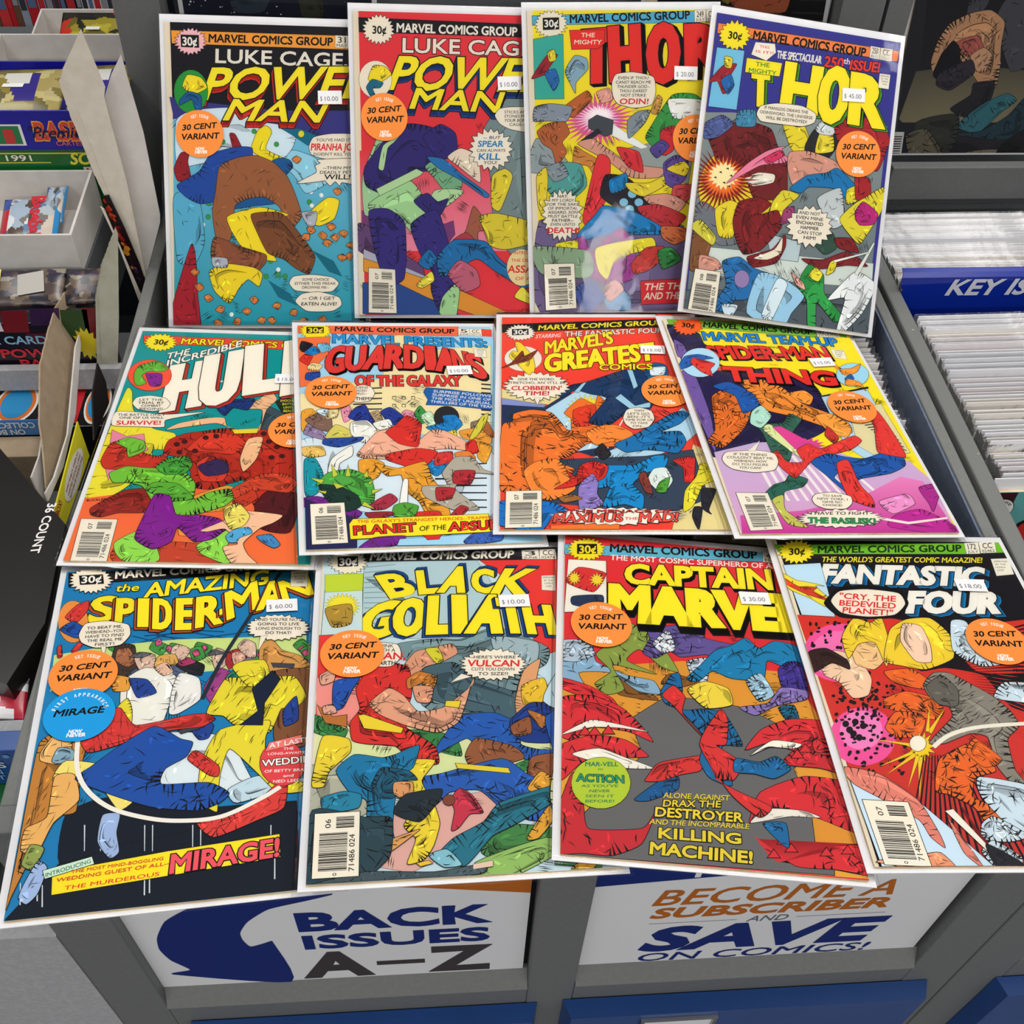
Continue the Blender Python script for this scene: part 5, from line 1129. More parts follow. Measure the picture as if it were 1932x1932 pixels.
M art d8403a 0.4 34 0.45 - -606 -130 -474 5 -390 44 -291 -100 0 -51 112 -47 169 -91 96 -144 -37 -151 -229 -176 -387 -239 -545 -273
M art 2358ac 0.4 40 1.2 - -590 -461 -512 -379 -374 -251 -181 -118 -29 -227 43 -261 10 -361 -103 -435 -119 -545 141 -561 256 -643 202 -706 87 -743 -163 -692 -388 -585
M art d8403a 0.4 10 0.5 - 21 -382 67 -325 194 -447 193 -520 140 -504
M art d8403a 0.4 26 0.6 - 87 -821 272 -800 437 -695 532 -605 585 -591 560 -775 419 -841 181 -928
V art efe9dc 27 -608 -169 -591 -373 -526 -532 -396 -667 -220 -752 -26 -800 211 -800 431 -703 545 -632
V art 2a3540 24 590 1188 449 915 316 640 192 365 89 74
P masthead_banner 17141a 0.35 -824 1278 788 1270 792 1206 -535 1172 -808 1142
T masthead_banner f3ecdc 1.5 - 0 - 0 0 -516 1201 514 1235 -518 1272|MARVEL COMICS GROUP
P masthead_banner efe8d6 0.25 557 1283 655 1281 653 1213 563 1215
T masthead_banner 14100f 0.3 - 0 - 0 0 579 1243 635 1242 577 1275|156
T masthead_banner 14100f 0.1 - 0 - 0 0 571 1220 644 1218 570 1236|MAY
P masthead_banner efe8d6 0.25 662 1280 767 1278 766 1235 663 1234
T masthead_banner 14100f 0.3 - 0 - 0 0 683 1253 746 1253 683 1275|CC
T masthead_banner 14100f 0.1 - 0 - 0 0 673 1237 755 1238 673 1249|02457
U price_burst f0e7d3 0.4 24 0.8 -673 1196 143 -10 -13 132
P price_burst 14100f 0 -756 1247 -601 1251 -585 1154 -739 1153
T price_burst f4f0e6 1.2 - 0 - 0 0 -731 1170 -606 1173 -735 1236|30¢
T title f6e52c 0.93 14100f 0.4 - 0 0 -507 1072 -359 1071 -494 1140|the
T title f6e52c 1.55 14100f 0.6 - 0 0 -315 1000 498 1081 -305 1137|AMAZING
T title f6e52c 1.8 14100f 0.7 e8703a -1.5 -2.0 -652 799 -503 806 -637 1023|S
T title f6e52c 1.8 14100f 0.7 e8703a -1.5 -2.0 -475 767 -369 764 -482 1002|P
T title f6e52c 1.8 14100f 0.7 e8703a -1.5 -2.0 -329 737 -279 733 -340 982|I
T title f6e52c 1.8 14100f 0.7 e8703a -1.5 -2.0 -233 711 -132 694 -243 975|D
T title f6e52c 1.8 14100f 0.7 e8703a -1.5 -2.0 -87 691 8 687 -93 964|E
T title f6e52c 1.8 14100f 0.7 e8703a -1.5 -2.0 39 699 186 725 38 965|R
T title f6e52c 1.8 14100f 0.7 e8703a -1.5 -2.0 192 752 238 768 189 983|-
T title f6e52c 1.8 14100f 0.7 e8703a -1.5 -2.0 238 758 435 858 222 1001|M
T title f6e52c 1.8 14100f 0.7 e8703a -1.5 -2.0 434 829 622 883 437 1065|A
T title f6e52c 1.8 14100f 0.7 e8703a -1.5 -2.0 609 894 802 959 580 1086|N
E corner_box ee9a48 0.3 -746 815 93 -7 -22 194
M corner_box d8403a 0.4 8 0.8 - -738 964 -671 999 -667 911 -726 799 -798 857
M corner_box 2358ac 0.4 6 0.8 - -818 744 -746 812 -656 734 -703 727 -648 668 -721 664
M corner_box d8403a 0.4 2 0.8 - -690 620 -658 611 -705 525 -726 547
M corner_box d8403a 0.4 2 0.8 - -814 585 -795 605 -777 506 -801 495
M speech_balloon.1 efe6d4 0.45 0 0.8 - -695 684 -662 781 -527 794 -399 751 -380 659 -434 574 -579 560 -669 611
T speech_balloon.1 14100f 0.66 - 0 - 0 0 -652 725 -434 727 -652 750|TO BEAT ME,
T speech_balloon.1 14100f 0.42 - 0 - 0 0 -657 687 -422 689 -658 712|WEBHEAD--YOU
T speech_balloon.1 14100f 0.42 - 0 - 0 0 -654 649 -418 651 -654 674|HAVE TO FIND
T speech_balloon.1 14100f 0.66 - 0 - 0 0 -640 612 -425 613 -641 636|THE REAL ME
T speech_balloon.1 14100f 0.42 - 0 - 0 0 -588 575 -471 575 -588 599|FIRST!
P speech_balloon.1 efe6d4 0.2 -549 566 -519 567 -525 469
U speech_balloon.2 efe6d4 0.45 26 0.86 563 649 208 -16 3 122
T speech_balloon.2 14100f 0.42 - 0 - 0 0 418 722 713 699 420 748|AND YOU'RE NOT
T speech_balloon.2 14100f 0.66 - 0 - 0 0 428 680 700 659 430 706|GOING TO LIVE
T speech_balloon.2 14100f 0.42 - 0 - 0 0 417 640 709 617 419 665|LONG ENOUGH TO
T speech_balloon.2 14100f 0.66 - 0 - 0 0 479 595 645 581 481 620|DO THAT!
P speech_balloon.2 efe6d4 0.2 445 575 490 581 431 450
P corner_box efe9d8 0.2 666 1194 785 1200 771 1032 654 1040
T corner_box 14100f 0.1 - 0 - 0 0 676 1162 771 1163 678 1179|APPROVED
T corner_box 14100f 0.1 - 0 - 0 0 687 1131 758 1132 689 1148|BY THE
T corner_box 14100f 0.1 - 0 - 0 0 686 1101 757 1101 688 1118|COMICS
T corner_box 14100f 0.1 - 0 - 0 0 697 1070 744 1070 698 1087|CODE
E caption_box e0454a 0.3 561 -463 130 -13 4 163
P caption_box ee7a70 0.3 464 -372 488 -307 685 -266 676 -326
T caption_box f4f0e6 0.62 - 0 - 0 0 487 -349 706 -321 488 -315|AT LAST!
T caption_box f4f0e6 0.41 - 0 - 0 0 568 -371 628 -373 570 -353|THE
T caption_box f4f0e6 0.41 - 0 - 0 0 478 -400 717 -409 480 -383|LONG-AWAITED
T caption_box f4f0e6 1.15 14100f 0.4 - 0 0 445 -480 782 -471 445 -434|WEDDING
T caption_box f4f0e6 0.41 - 0 - 0 0 457 -525 731 -537 459 -506|OF BETTY BRANT
T caption_box f4f0e6 0.41 - 0 - 0 0 563 -567 621 -569 565 -548|and
T caption_box f4f0e6 0.41 - 0 - 0 0 504 -601 679 -609 506 -582|NED LEEDS
P caption_box f4e22a 0.4 -639 -1050 -59 -989 532 -948 533 -1093 -627 -1182
P caption_box cfe6cf 0.3 -688 -1035 -450 -979 -435 -1023 -671 -1084
T caption_box 2a6a5a 0.41 - 0 - 0 0 -668 -1075 -451 -1015 -672 -1052|INTRODUCING
T caption_box d8352f 0.31 - 0 - 0 0 -545 -1067 -82 -1040 -543 -1048|THE MOST MIND-BOGGLING
T caption_box d8352f 0.41 - 0 - 0 0 -614 -1110 -50 -1074 -611 -1089|WEDDING GUEST OF ALL--
T caption_box d8352f 0.52 - 0 - 0 0 -569 -1161 -98 -1133 -567 -1138|THE MURDEROUS
T caption_box ee5560 1.67 14100f 0.6 - 0 0 -42 -1126 523 -1086 -36 -1017|MIRAGE!
S 592 852 -0.1|$ 60.00
K -630 331 -0.2|
J -618 6 -1.5|''',
10:'''P art c9dfe6 0 -829 1300 840 1300 840 -1300 -829 -1300
P art e8403a 0.2 -836 493 -736 489 -522 377 -521 -258 -832 -242
P art ee9a90 0 -847 127 -521 112 -521 -273 -820 -257
P art e8403a 0.3 184 1316 834 1295 699 288 618 258 558 399 519 880 271 1168
P art b8d0d4 0.2 -551 1196 184 1316 279 1086 485 437 -169 430 -560 482
P art 6a8088 0.3 -537 1016 -443 993 -61 567 -138 570
P art 8aa0a6 0 -550 1135 -334 1158 -334 1150 -550 1125
P art 8aa0a6 0 -550 1084 -335 1102 -335 1094 -550 1074
P art 8aa0a6 0 -550 1032 -336 1046 -336 1038 -550 1022
P art 8aa0a6 0 -550 982 -336 991 -337 983 -550 972
P art 8aa0a6 0 -549 931 -337 937 -338 929 -549 922
P art 8aa0a6 0 -549 882 -338 883 -339 876 -549 872
P art 8aa0a6 0 -549 833 -339 830 -339 823 -549 823
P art 8aa0a6 0 -549 784 -340 778 -340 770 -549 775
P art 8aa0a6 0 -549 736 -341 726 -341 718 -548 727
P art 8aa0a6 0 -548 688 -342 674 -342 667 -548 679
P art 8aa0a6 0 -548 641 -343 623 -343 616 -548 632
P art 8aa0a6 0 -548 594 -344 573 -344 566 -548 585
G art e6e6b0 cfe0a0 -837 -256 -195 -275 600 -360 550 -739 8 -762 -824 -595
P art dfb0a4 0.2 -369 -870 233 -748 480 -842 206 -1030 -293 -1262 -643 -1171
M art b8b8a4 0.4 20 0.6 - -932 -571 -566 -528 -300 -713 -760 -984
M art 3f8a4a 0.4 16 0.8 - -841 -166 -724 -242 -644 -295 -681 -363 -852 -288
M art 3f8a4a 0.4 18 0.8 - -348 -317 -143 -320 -2 -388 22 -517 -138 -462
P art c07a3a 0.4 -826 -93 -730 -188 -649 -177 -648 -266 -775 -230
M art 4a8a4a 0.4 24 0.8 - 113 -1054 298 -1000 525 -1046 533 -1185 110 -1185
M art 9ac06a 0.4 20 0.5 - 53 -1224 455 -1094 511 -1190 74 -1390
M art 3f8a4a 0.4 6 0.8 - 322 -603 437 -558 446 -631 337 -644
M art 7d989c 0.4 50 1.0 - -347 386 -93 427 84 419 324 515 639 326 608 174 432 67 372 -152 350 -258 41 -257 -190 -124 -252 197
M art 4f6a74 0.4 20 0.8 - -174 173 25 217 124 89 451 -94 333 -254 98 -180 -154 -58
M art a8bcc0 0.4 8 0.8 - 289 434 578 369 547 178 459 125 309 250
M art 556a70 0.4 4 0.8 - -12 -219 167 -193 164 -266 25 -269
M art e0a878 0.4 4 0.5 - 388 -98 462 127 579 220 531 26 634 -13 529 -106 648 -258 437 -230 415 -408 381 -211
M art e8c23a 0.4 10 0.8 - 439 1 582 58 588 -98 486 -172 431 -138
M art 2b62b4 0.4 30 1.1 - 29 -230 245 -207 398 -317 380 -451 473 -494 585 -513 533 -609 371 -556 224 -624 121 -466 60 -390 -146 -505
M art 22408a 0.4 18 1.2 - 337 -271 475 -139 606 -158 645 -241 590 -441 408 -435 339 -361
M art 9a5f3c 0.4 10 0.8 - 46 -520 119 -396 328 -461 386 -558 100 -618
M art 9a5f3c 0.4 8 0.8 - 438 -549 601 -536 547 -724 412 -752 395 -667
M art 9a5f3c 0.4 5 0.8 - 336 -314 453 -250 454 -369 354 -391
M art b8763c 0.4 2 0.8 - 451 -198 566 -260 520 -340
M art 2b62b4 0.4 46 1.1 - -271 -787 -281 -670 -103 -639 258 -552 395 -669 563 -785 539 -964 377 -979 218 -879 110 -762 -57 -766 -149 -849
P art e8d23c 0.3 -14 -571 290 -622 298 -657 -4 -606
M art e0a83c 0.4 6 0.8 - 387 -772 476 -656 540 -717 503 -831
M art e0a83c 0.4 6 0.8 - 348 -1092 497 -889 499 -992 411 -1094
M art dca080 0.4 16 0.6 - -304 180 -223 316 -105 352 21 377 50 296 -57 224 -164 188 -250 100
M art d8d03c 0.4 2 0.8 - -155 336 -73 344 -45 237 -90 216
M art d83a34 0.4 50 1.1 - -593 20 -522 176 -399 220 -277 198 -255 99 -259 -59 -310 -209 -289 -300 -132 -438 -115 -566 -251 -558 -361 -426 -521 -403 -612 -370 -625 -238 -568 -136
M art e2a888 0.4 40 0.7 - -513 -100 -395 18 -302 -48 -219 -176 -69 -153 35 -70 128 23 140 70 120 32 72 -131 18 -270 -110 -340 -291 -278 -440 -193
P art e8d23c 0.4 -45 -101 45 -105 29 -158 -53 -139
P art e8d23c 0.4 -579 -188 -544 -182 -312 -298 -325 -334 -544 -286
M art c8843c 0.4 16 0.7 - -278 85 -201 145 -95 100 -122 -3 -192 50 -274 7
M art dca080 0.4 8 0.8 - -242 26 -123 13 -144 -105 -222 -94
M art e8d23c 0.4 16 0.8 - -832 -613 -784 -334 -635 -361 -626 -458 -740 -584 -770 -688 -830 -689
M art e8d23c 0.4 14 0.8 - -290 -533 -132 -544 -216 -680 -173 -813 -220 -874 -289 -708 -285 -612
M art 1f7faa 0.4 40 0.9 - -701 -584 -598 -478 -442 -509 -358 -489 -276 -447 -219 -433 -262 -586 -340 -647 -369 -789 -388 -992 -373 -1086 -458 -1108 -524 -947 -527 -797 -624 -733
M art e8d23c 0.4 24 0.8 - -322 -969 -195 -781 -152 -846 -127 -971 -167 -1109 -221 -1189 -310 -1210 -259 -1062
M art 1f5a74 0.4 16 1.2 - -498 -692 -440 -581 -289 -610 -241 -675 -333 -678 -379 -789 -461 -780
M art dca06a 0.4 5 0.8 - -370 -686 -268 -692 -274 -786 -341 -788 -376 -756
M art e0a860 0.4 8 0.8 - -484 -1090 -402 -1060 -240 -1003 -280 -1040 -379 -1117 -446 -1152
M art 2a8aa8 0.4 8 0.8 - -772 -829 -775 -766 -654 -731 -560 -758 -575 -843 -730 -866
M art 2f4a54 0.4 26 0.9 - -539 -908 -391 -923 -403 -1156 -555 -1291 -863 -1306 -825 -846
M art 26323a 0.4 14 0.8 - -377 -888 -311 -773 -109 -745 -123 -818 -235 -954
M art c83a50 0.4 12 0.6 - -56 -816 -2 -747 63 -793 119 -912 45 -919 -22 -1002 -63 -1017 -38 -892
E art 8a4a3a 0.3 -67 -823 33 -2 2 34
M art 2a7a8e 0.4 34 0.8 0.7 -140 -1158 -51 -1068 118 -976 226 -854 600 -744 584 -833 275 -1009 157 -1069 -5 -1242 -128 -1186
M art 8ac0cc 0.4 4 0.8 - -193 -1167 -95 -1138 -22 -1234 -117 -1242
M art 4a5a60 0.4 30 0.7 - -831 -1308 -539 -1247 -170 -1270 82 -1240 57 -1296 -821 -1311
P art e0c0a8 0.2 40 -1237 147 -1220 144 -1255 38 -1266
P art e8c23a 0.3 -261 -1212 -198 -1199 -178 -1217 -241 -1231
M art 2a5ab0 0.4 8 0.8 - -729 -129 -728 87 -575 116 -621 15 -671 -117
M art e2b098 0.4 4 0.8 - -791 -109 -732 -97 -710 -157 -783 -163
M art e2b098 0.4 5 0.8 - -818 145 -729 197 -733 95 -805 67
P art 4a8a4a 0.2 499 -1122 750 -1186 730 -1304 480 -1265
M art e8b83a 0.4 6 0.8 - 555 -1314 623 -1252 713 -1251 677 -1306
M art c9dfe6 0.4 8 0.8 - 759 203 1058 83 845 -270 556 -130
M art 2b62b4 0.4 8 0.8 - 557 -251 854 -170 904 -518 610 -622
M art e6e6b0 0.4 8 0.8 - 597 -562 884 -609 797 -912 512 -876
M art 4a8a4a 0.4 8 0.8 - 521 -900 804 -861 796 -1158 529 -1203
P masthead_banner 221f24 0.35 -551 1294 822 1316 1167 1314 1138 1138 789 1171 -551 1192
T masthead_banner f0e9d8 1.5 - 0 - 0 0 -510 1204 504 1195 -496 1280|MARVEL COMICS GROUP
P masthead_banner efe8d6 0.25 572 1272 696 1278 691 1174 568 1178
T masthead_banner 14100f 0.3 - 0 - 0 0 594 1217 668 1217 596 1263|3
T masthead_banner 14100f 0.1 - 0 - 0 0 580 1184 679 1181 581 1208|JUNE
P masthead_banner efe8d6 0.25 703 1278 817 1278 814 1170 693 1174
T masthead_banner 14100f 0.3 - 0 - 0 0 721 1217 792 1215 725 1267|CC
T masthead_banner 14100f 0.1 - 0 - 0 0 706 1181 802 1178 708 1207|02474
U price_burst efe6cf 0.4 22 0.8 -666 1190 138 -5 -2 129
P price_burst 14100f 0 -737 1247 -595 1250 -591 1145 -732 1142
T price_burst f4f0e6 1.2 - 0 - 0 0 -719 1155 -602 1157 -720 1228|30¢
T title f6e52c 2.3 14100f 0.7 2a5fb0 1.8 2.6 -366 827 -200 859 -459 1033|B
T title f6e52c 2.3 14100f 0.7 2a5fb0 1.8 2.6 -167 858 -47 867 -180 1072|L
T title f6e52c 2.3 14100f 0.7 2a5fb0 1.8 2.6 -33 872 120 866 40 1105|A
T title f6e52c 2.3 14100f 0.7 2a5fb0 1.8 2.6 194 863 327 852 209 1079|C
T title f6e52c 2.3 14100f 0.7 2a5fb0 1.8 2.6 326 839 534 831 443 1070|K
T title f6e52c 2.55 14100f 0.7 2a5fb0 -2.0 -2.0 -597 449 -383 483 -510 749|G
T title f6e52c 2.55 14100f 0.7 2a5fb0 -2.0 -2.0 -358 482 -180 487 -314 788|O
T title f6e52c 2.55 14100f 0.7 2a5fb0 -2.0 -2.0 -123 489 -1 490 -96 808|L
T title f6e52c 2.55 14100f 0.7 2a5fb0 -2.0 -2.0 51 491 108 488 63 811|I
T title f6e52c 2.55 14100f 0.7 2a5fb0 -2.0 -2.0 140 487 333 479 223 805|A
T title f6e52c 2.55 14100f 0.7 2a5fb0 -2.0 -2.0 372 477 514 471 360 771|T
T title f6e52c 2.55 14100f 0.7 2a5fb0 -2.0 -2.0 539 461 707 445 527 708|H
P corner_box cfe0e0 0.3 -812 911 -560 920 -560 499 -823 493
P corner_box c8d83c 0.2 -817 1065 -557 1066 -560 901 -811 892
U corner_box f0e23a 0.2 24 0.7 -693 756 119 -5 -2 122
M corner_box b8963c 0.4 6 0.8 - -803 734 -638 769 -634 590 -754 563
M speech_balloon.1 efe6d4 0.45 0 0.8 - -547 378 -460 408 -334 385 -312 283 -375 202 -497 208 -546 276
T speech_balloon.1 14100f 0.42 - 0 - 0 0 -472 366 -360 361 -470 394|THINK
T speech_balloon.1 14100f 0.42 - 0 - 0 0 -483 329 -349 323 -481 357|WITH A
T speech_balloon.1 d8252b 1.26 - 0 - 0 0 -485 265 -287 256 -480 321|MAN,
T speech_balloon.1 14100f 0.78 - 0 - 0 0 -500 216 -323 208 -497 250|--EARTH--
U speech_balloon.2 efe6d4 0.45 28 0.86 275 186 212 -10 12 137
T speech_balloon.2 14100f 0.42 - 0 - 0 0 122 243 420 229 126 268|--HERE'S WHERE
T speech_balloon.2 d8352f 1.5 - 0 - 0 0 106 177 435 162 114 229|VULCAN
T speech_balloon.2 14100f 0.42 - 0 - 0 0 128 140 402 127 132 165|CUTS YOU DOWN
T speech_balloon.2 14100f 0.66 - 0 - 0 0 167 99 356 90 171 124|TO SIZE!!
P speech_balloon.2 efe6d4 0.2 65 116 125 89 -7 47
P corner_box efe9d8 0.2 684 1002 781 1004 763 847 669 859
T corner_box 14100f 0.1 - 0 - 0 0 689 976 771 973 692 992|APPROVED
T corner_box 14100f 0.1 - 0 - 0 0 695 946 757 943 699 962|BY THE
T corner_box 14100f 0.1 - 0 - 0 0 692 916 753 914 695 932|COMICS
T corner_box 14100f 0.1 - 0 - 0 0 698 887 739 885 701 903|CODE
B barcode_box 06 -810 -872 -565 -869 -568 -1268 -811 -1270
S 465 748 0.2|$ 10.00
K -621 313 -1.0|''',
11:'''P art df343a 0 -837 1300 840 1300 840 -1300 -837 -1300
G art dd9a38 e6ac3e -843 16 -450 95 -68 173 626 155 758 -179 815 -203 844 -1290 -845 -1299
P art 5a3a1c 0 530 115 568 115 562 107
P art 5a3a1c 0 -195 43 -157 43 -163 36
P art 5a3a1c 0 -500 -230 -463 -231 -469 -238
P art 5a3a1c 0 -419 -139 -383 -140 -388 -146
P art 5a3a1c 0 -491 -216 -455 -216 -460 -223
P art 5a3a1c 0 119 96 157 96 151 89
P art 5a3a1c 0 242 77 280 76 274 69
P art 5a3a1c 0 -551 -138 -514 -138 -519 -145
P art 5a3a1c 0 648 -200 685 -201 679 -207
P art 5a3a1c 0 -48 -206 -12 -207 -17 -214
P art 5a3a1c 0 610 42 647 41 641 34
P art 5a3a1c 0 447 -36 484 -36 478 -43
P art 5a3a1c 0 345 -119 381 -120 376 -127
P art 5a3a1c 0 -532 -293 -496 -294 -501 -300
P art 5a3a1c 0 -150 48 -112 48 -118 40
P art 5a3a1c 0 543 -113 580 -114 574 -121
P art 5a3a1c 0 6 -134 43 -134 37 -141
P art 5a3a1c 0 601 -163 638 -163 632 -170
P art 5a3a1c 0 140 -26 177 -26 171 -34
P art 5a3a1c 0 12 -253 49 -254 43 -260
P art 5a3a1c 0 410 -34 447 -34 441 -41
P art 5a3a1c 0 194 71 232 71 226 64
P art 5a3a1c 0 -369 -176 -333 -176 -338 -183
P art 5a3a1c 0 55 -146 91 -147 86 -153
P art 5a3a1c 0 367 -96 403 -97 398 -104
P art 5a3a1c 0 -28 64 9 63 4 56
P art 5a3a1c 0 -18 48 19 48 13 41
P art 5a3a1c 0 -3 -277 33 -277 27 -284
P art 5a3a1c 0 229 -160 266 -161 260 -168
P art 5a3a1c 0 -514 45 -476 44 -482 37
P art 5a3a1c 0 -123 -120 -86 -121 -92 -128
P art 5a3a1c 0 698 156 736 156 729 148
P art 5a3a1c 0 -560 -356 -524 -357 -529 -363
P art 5a3a1c 0 535 53 573 53 567 45
P art 5a3a1c 0 424 -173 461 -174 455 -180
P art 5a3a1c 0 -476 -270 -440 -271 -445 -277
P art 5a3a1c 0 427 44 465 43 459 36
P art 5a3a1c 0 -588 -185 -552 -186 -557 -193
P art 5a3a1c 0 662 -115 699 -116 693 -123
P art 5a3a1c 0 -384 -171 -348 -172 -353 -179
P art 5a3a1c 0 -214 44 -177 44 -182 37
P art 5a3a1c 0 114 -62 150 -63 145 -70
P art 5a3a1c 0 -397 48 -359 47 -365 40
P art 5a3a1c 0 -112 -235 -76 -235 -81 -242
P art 5a3a1c 0 -393 -239 -357 -239 -362 -246
P art 5a3a1c 0 -97 -223 -60 -224 -66 -230
P art 5a3a1c 0 533 -140 570 -140 564 -147
P art 5a3a1c 0 467 -198 503 -198 497 -205
P art 5a3a1c 0 -635 -392 -600 -393 -604 -399
P art 5a3a1c 0 -392 -211 -355 -211 -361 -218
P art 5a3a1c 0 601 165 639 164 633 157
P art 5a3a1c 0 -399 -278 -363 -278 -368 -285
P art 5a3a1c 0 416 -119 452 -120 447 -126
P art 5a3a1c 0 -219 -58 -182 -59 -187 -65
P art 5a3a1c 0 -607 21 -570 21 -575 14
P art 5a3a1c 0 643 115 681 114 674 107
P art 5a3a1c 0 182 -176 218 -177 213 -184
P art 5a3a1c 0 -593 -140 -556 -140 -561 -147
P art 5a3a1c 0 -86 -280 -50 -280 -56 -287
P art 5a3a1c 0 500 133 538 133 532 125
M art 8a5a2a 0.4 6 0.8 - -525 -17 -333 -84 -245 -171 -488 -153
M art 8a5a2a 0.4 6 0.8 - -153 55 19 17 -74 -42 -216 -37
P art 6e6e6e 0.4 -428 -341 -227 -166 -91 -135 153 -139 342 -195 610 -345 682 -482 535 -596 661 -1237 653 -1285 -845 -1299 -728 -1056 -357 -593
P art dd9a38 0.4 598 -846 877 -804 854 -1135 580 -1149
M art 8fb4cc 0.4 26 1.0 - -894 160 -791 238 -656 258 -628 103 -434 10 -265 -18 -230 -118 -370 -109 -533 19 -740 -3 -686 -140 -821 -109 -883 6
M art 8fa24a 0.4 26 1.0 - -627 165 -491 316 -404 469 -236 356 -154 211 -102 75 -212 112 -343 242 -432 135 -245 43 -361 60 -525 87 -454 -105 -564 -161 -637 -82 -532 32
M art 6a5a9a 0.4 26 1.0 - -270 342 -276 428 -100 483 6 541 111 503 101 391 325 348 280 270 140 219 92 247 -75 207 -143 246 -244 175 -322 217
M art dfe4ea 0.4 26 1.0 - -251 305 -144 431 -108 269 -193 231
M art c8d4e0 0.4 26 1.0 - -36 173 105 213 75 14 -6 28
M art 1f86b4 0.4 26 1.0 - -50 28 54 155 155 285 262 340 375 425 453 342 572 422 752 372 722 179 596 200 491 240 442 72 241 61 121 109 20 10
M art a8c8d8 0.4 26 1.0 - 333 47 435 123 497 -43 394 -107
M art 4a3a94 0.4 26 1.0 - 560 176 627 243 715 238 718 -33 583 -70 552 85
M art 8f7ab8 0.4 26 1.0 - 267 -173 447 -121 554 17 718 10 696 -62 491 -137 359 -224
M art 1f6a8a 0.4 26 1.0 - 513 -147 612 -119 626 -244 546 -234
M art b8c8d4 0.4 26 1.0 - -850 255 -705 275 -632 163 -755 87 -853 98
M art d8363c 0.4 14 1.3 - -839 -62 -672 -107 -528 -194 -474 -315 -602 -238 -843 -145
M art d8363c 0.4 30 1.3 - -849 -223 -664 -182 -481 -252 -366 -376 -296 -495 -440 -434 -660 -426 -771 -536 -859 -493
M art d8363c 0.4 24 1.3 - -856 -590 -651 -483 -454 -503 -328 -605 -507 -631 -711 -679 -848 -828
M art c8323a 0.4 28 1.3 - -792 -800 -747 -775 -714 -991 -683 -1132 -386 -1099 -306 -984 -396 -1195 -558 -1282 -718 -1284 -922 -1283
M art d8363c 0.4 30 1.3 - 262 -495 382 -331 578 -231 817 -233 773 -419 789 -536 655 -500 549 -467 403 -431
M art c8323a 0.4 12 1.3 - 473 -575 597 -445 769 -505 837 -612 697 -582
M art d8363c 0.4 36 1.3 - 221 -1004 314 -789 595 -650 898 -677 838 -857 842 -1006 636 -933 418 -886 287 -906
M art d8363c 0.4 24 1.3 - 245 -1084 351 -1235 573 -1137 870 -1077 899 -1267 663 -1250 443 -1247
M art efe9dc 0.4 2 0.5 - -842 -501 -667 -374 -480 -391 -321 -424 -493 -413 -665 -427
M art efe9dc 0.4 2 0.5 - 289 -533 437 -410 609 -418 562 -455 413 -461
M art efe9dc 0.4 2 0.5 - 231 -1000 342 -898 540 -890 639 -925 461 -935
M art efe9dc 0.4 2 0.5 - -779 -639 -619 -579 -460 -631 -303 -688 -517 -703
P art d8363c 0.5 300 -1212 340 -1160 366 -1206
P art d8363c 0.5 367 -1121 407 -1068 433 -1115
P art d8363c 0.5 404 -1166 444 -1114 470 -1160
P art d8363c 0.5 598 -1172 640 -1119 664 -1165
P art d8363c 0.5 721 -1148 764 -1095 788 -1141
P art d8363c 0.5 589 -478 634 -416 661 -470
P art d8363c 0.5 534 -526 579 -465 606 -519
P art d8363c 0.5 -738 -492 -703 -430 -668 -484
P art d8363c 0.5 -680 -486 -644 -424 -609 -478
P art d8363c 0.5 -597 -469 -561 -407 -527 -462
M art 1f5f94 0.4 10 0.8 - -421 -911 -260 -764 -162 -733 -172 -820 -342 -913
M art d83a38 0.4 18 0.9 - -338 -746 -266 -647 -56 -578 2 -571 -26 -674 -143 -715 -261 -771 -354 -783
M art 1f6fa4 0.4 46 1.3 - -225 -109 -147 44 -95 57 -89 -92 -160 -99 -97 -232 28 -214 153 -227 202 -322 246 -466 118 -487 153 -757 27 -720 -22 -606 17 -423 -110 -240 -199 -193
M art d83a38 0.4 14 0.8 - -217 -131 -142 -44 -75 -128 -99 -266 50 -476 -30 -376 -156 -199
M art d83a38 0.4 30 1.0 - 138 -207 177 -290 147 -468 84 -484 226 -597 162 -724 53 -722 177 -798 362 -886 283 -960 135 -817 -13 -488
M art 1f6fa4 0.4 16 0.8 - 196 -568 335 -581 441 -528 517 -606 407 -687 295 -665 176 -663
M art e8d24a 0.4 10 0.6 - -53 -71 64 11 205 -32 217 -159 50 -203
M art 1f6fa4 0.4 8 0.8 - 301 -998 431 -983 427 -1138 376 -1103
E caption_box b8cc3a 0.3 -612 -818 171 18 3 176
T caption_box 1d7a5a 1.04 - 0 - 0 0 -703 -716 -511 -695 -700 -686|MAR-VELL
T caption_box 1d7a5a 0.41 - 0 - 0 0 -627 -735 -600 -732 -626 -719|in
T caption_box 2a9a78 1.25 14100f 0.3 - 0 0 -752 -823 -480 -808 -752 -774|ACTION
T caption_box 1d7a5a 0.41 - 0 - 0 0 -727 -863 -515 -841 -725 -845|AS YOU'VE
T caption_box 1d7a5a 0.83 - 0 - 0 0 -680 -892 -563 -880 -678 -874|NEVER
T caption_box 1d7a5a 0.41 - 0 - 0 0 -704 -928 -540 -912 -702 -910|SEEN IT
T caption_box 1d7a5a 0.62 - 0 - 0 0 -704 -962 -541 -946 -702 -944|BEFORE!
T caption_box ecd53a 0.62 - 0 - 0 0 -259 -887 123 -868 -252 -852|ALONE AGAINST
T caption_box ecd53a 1.04 14100f 0.4 - 0 0 -263 -946 67 -919 -255 -902|DRAX THE
T caption_box ecd53a 1.46 14100f 0.5 - 0 0 -311 -1014 185 -1003 -303 -955|DESTROYER
T caption_box ecd53a 0.62 - 0 - 0 0 -347 -1068 213 -1044 -339 -1036|AND THE INCOMPARABLE
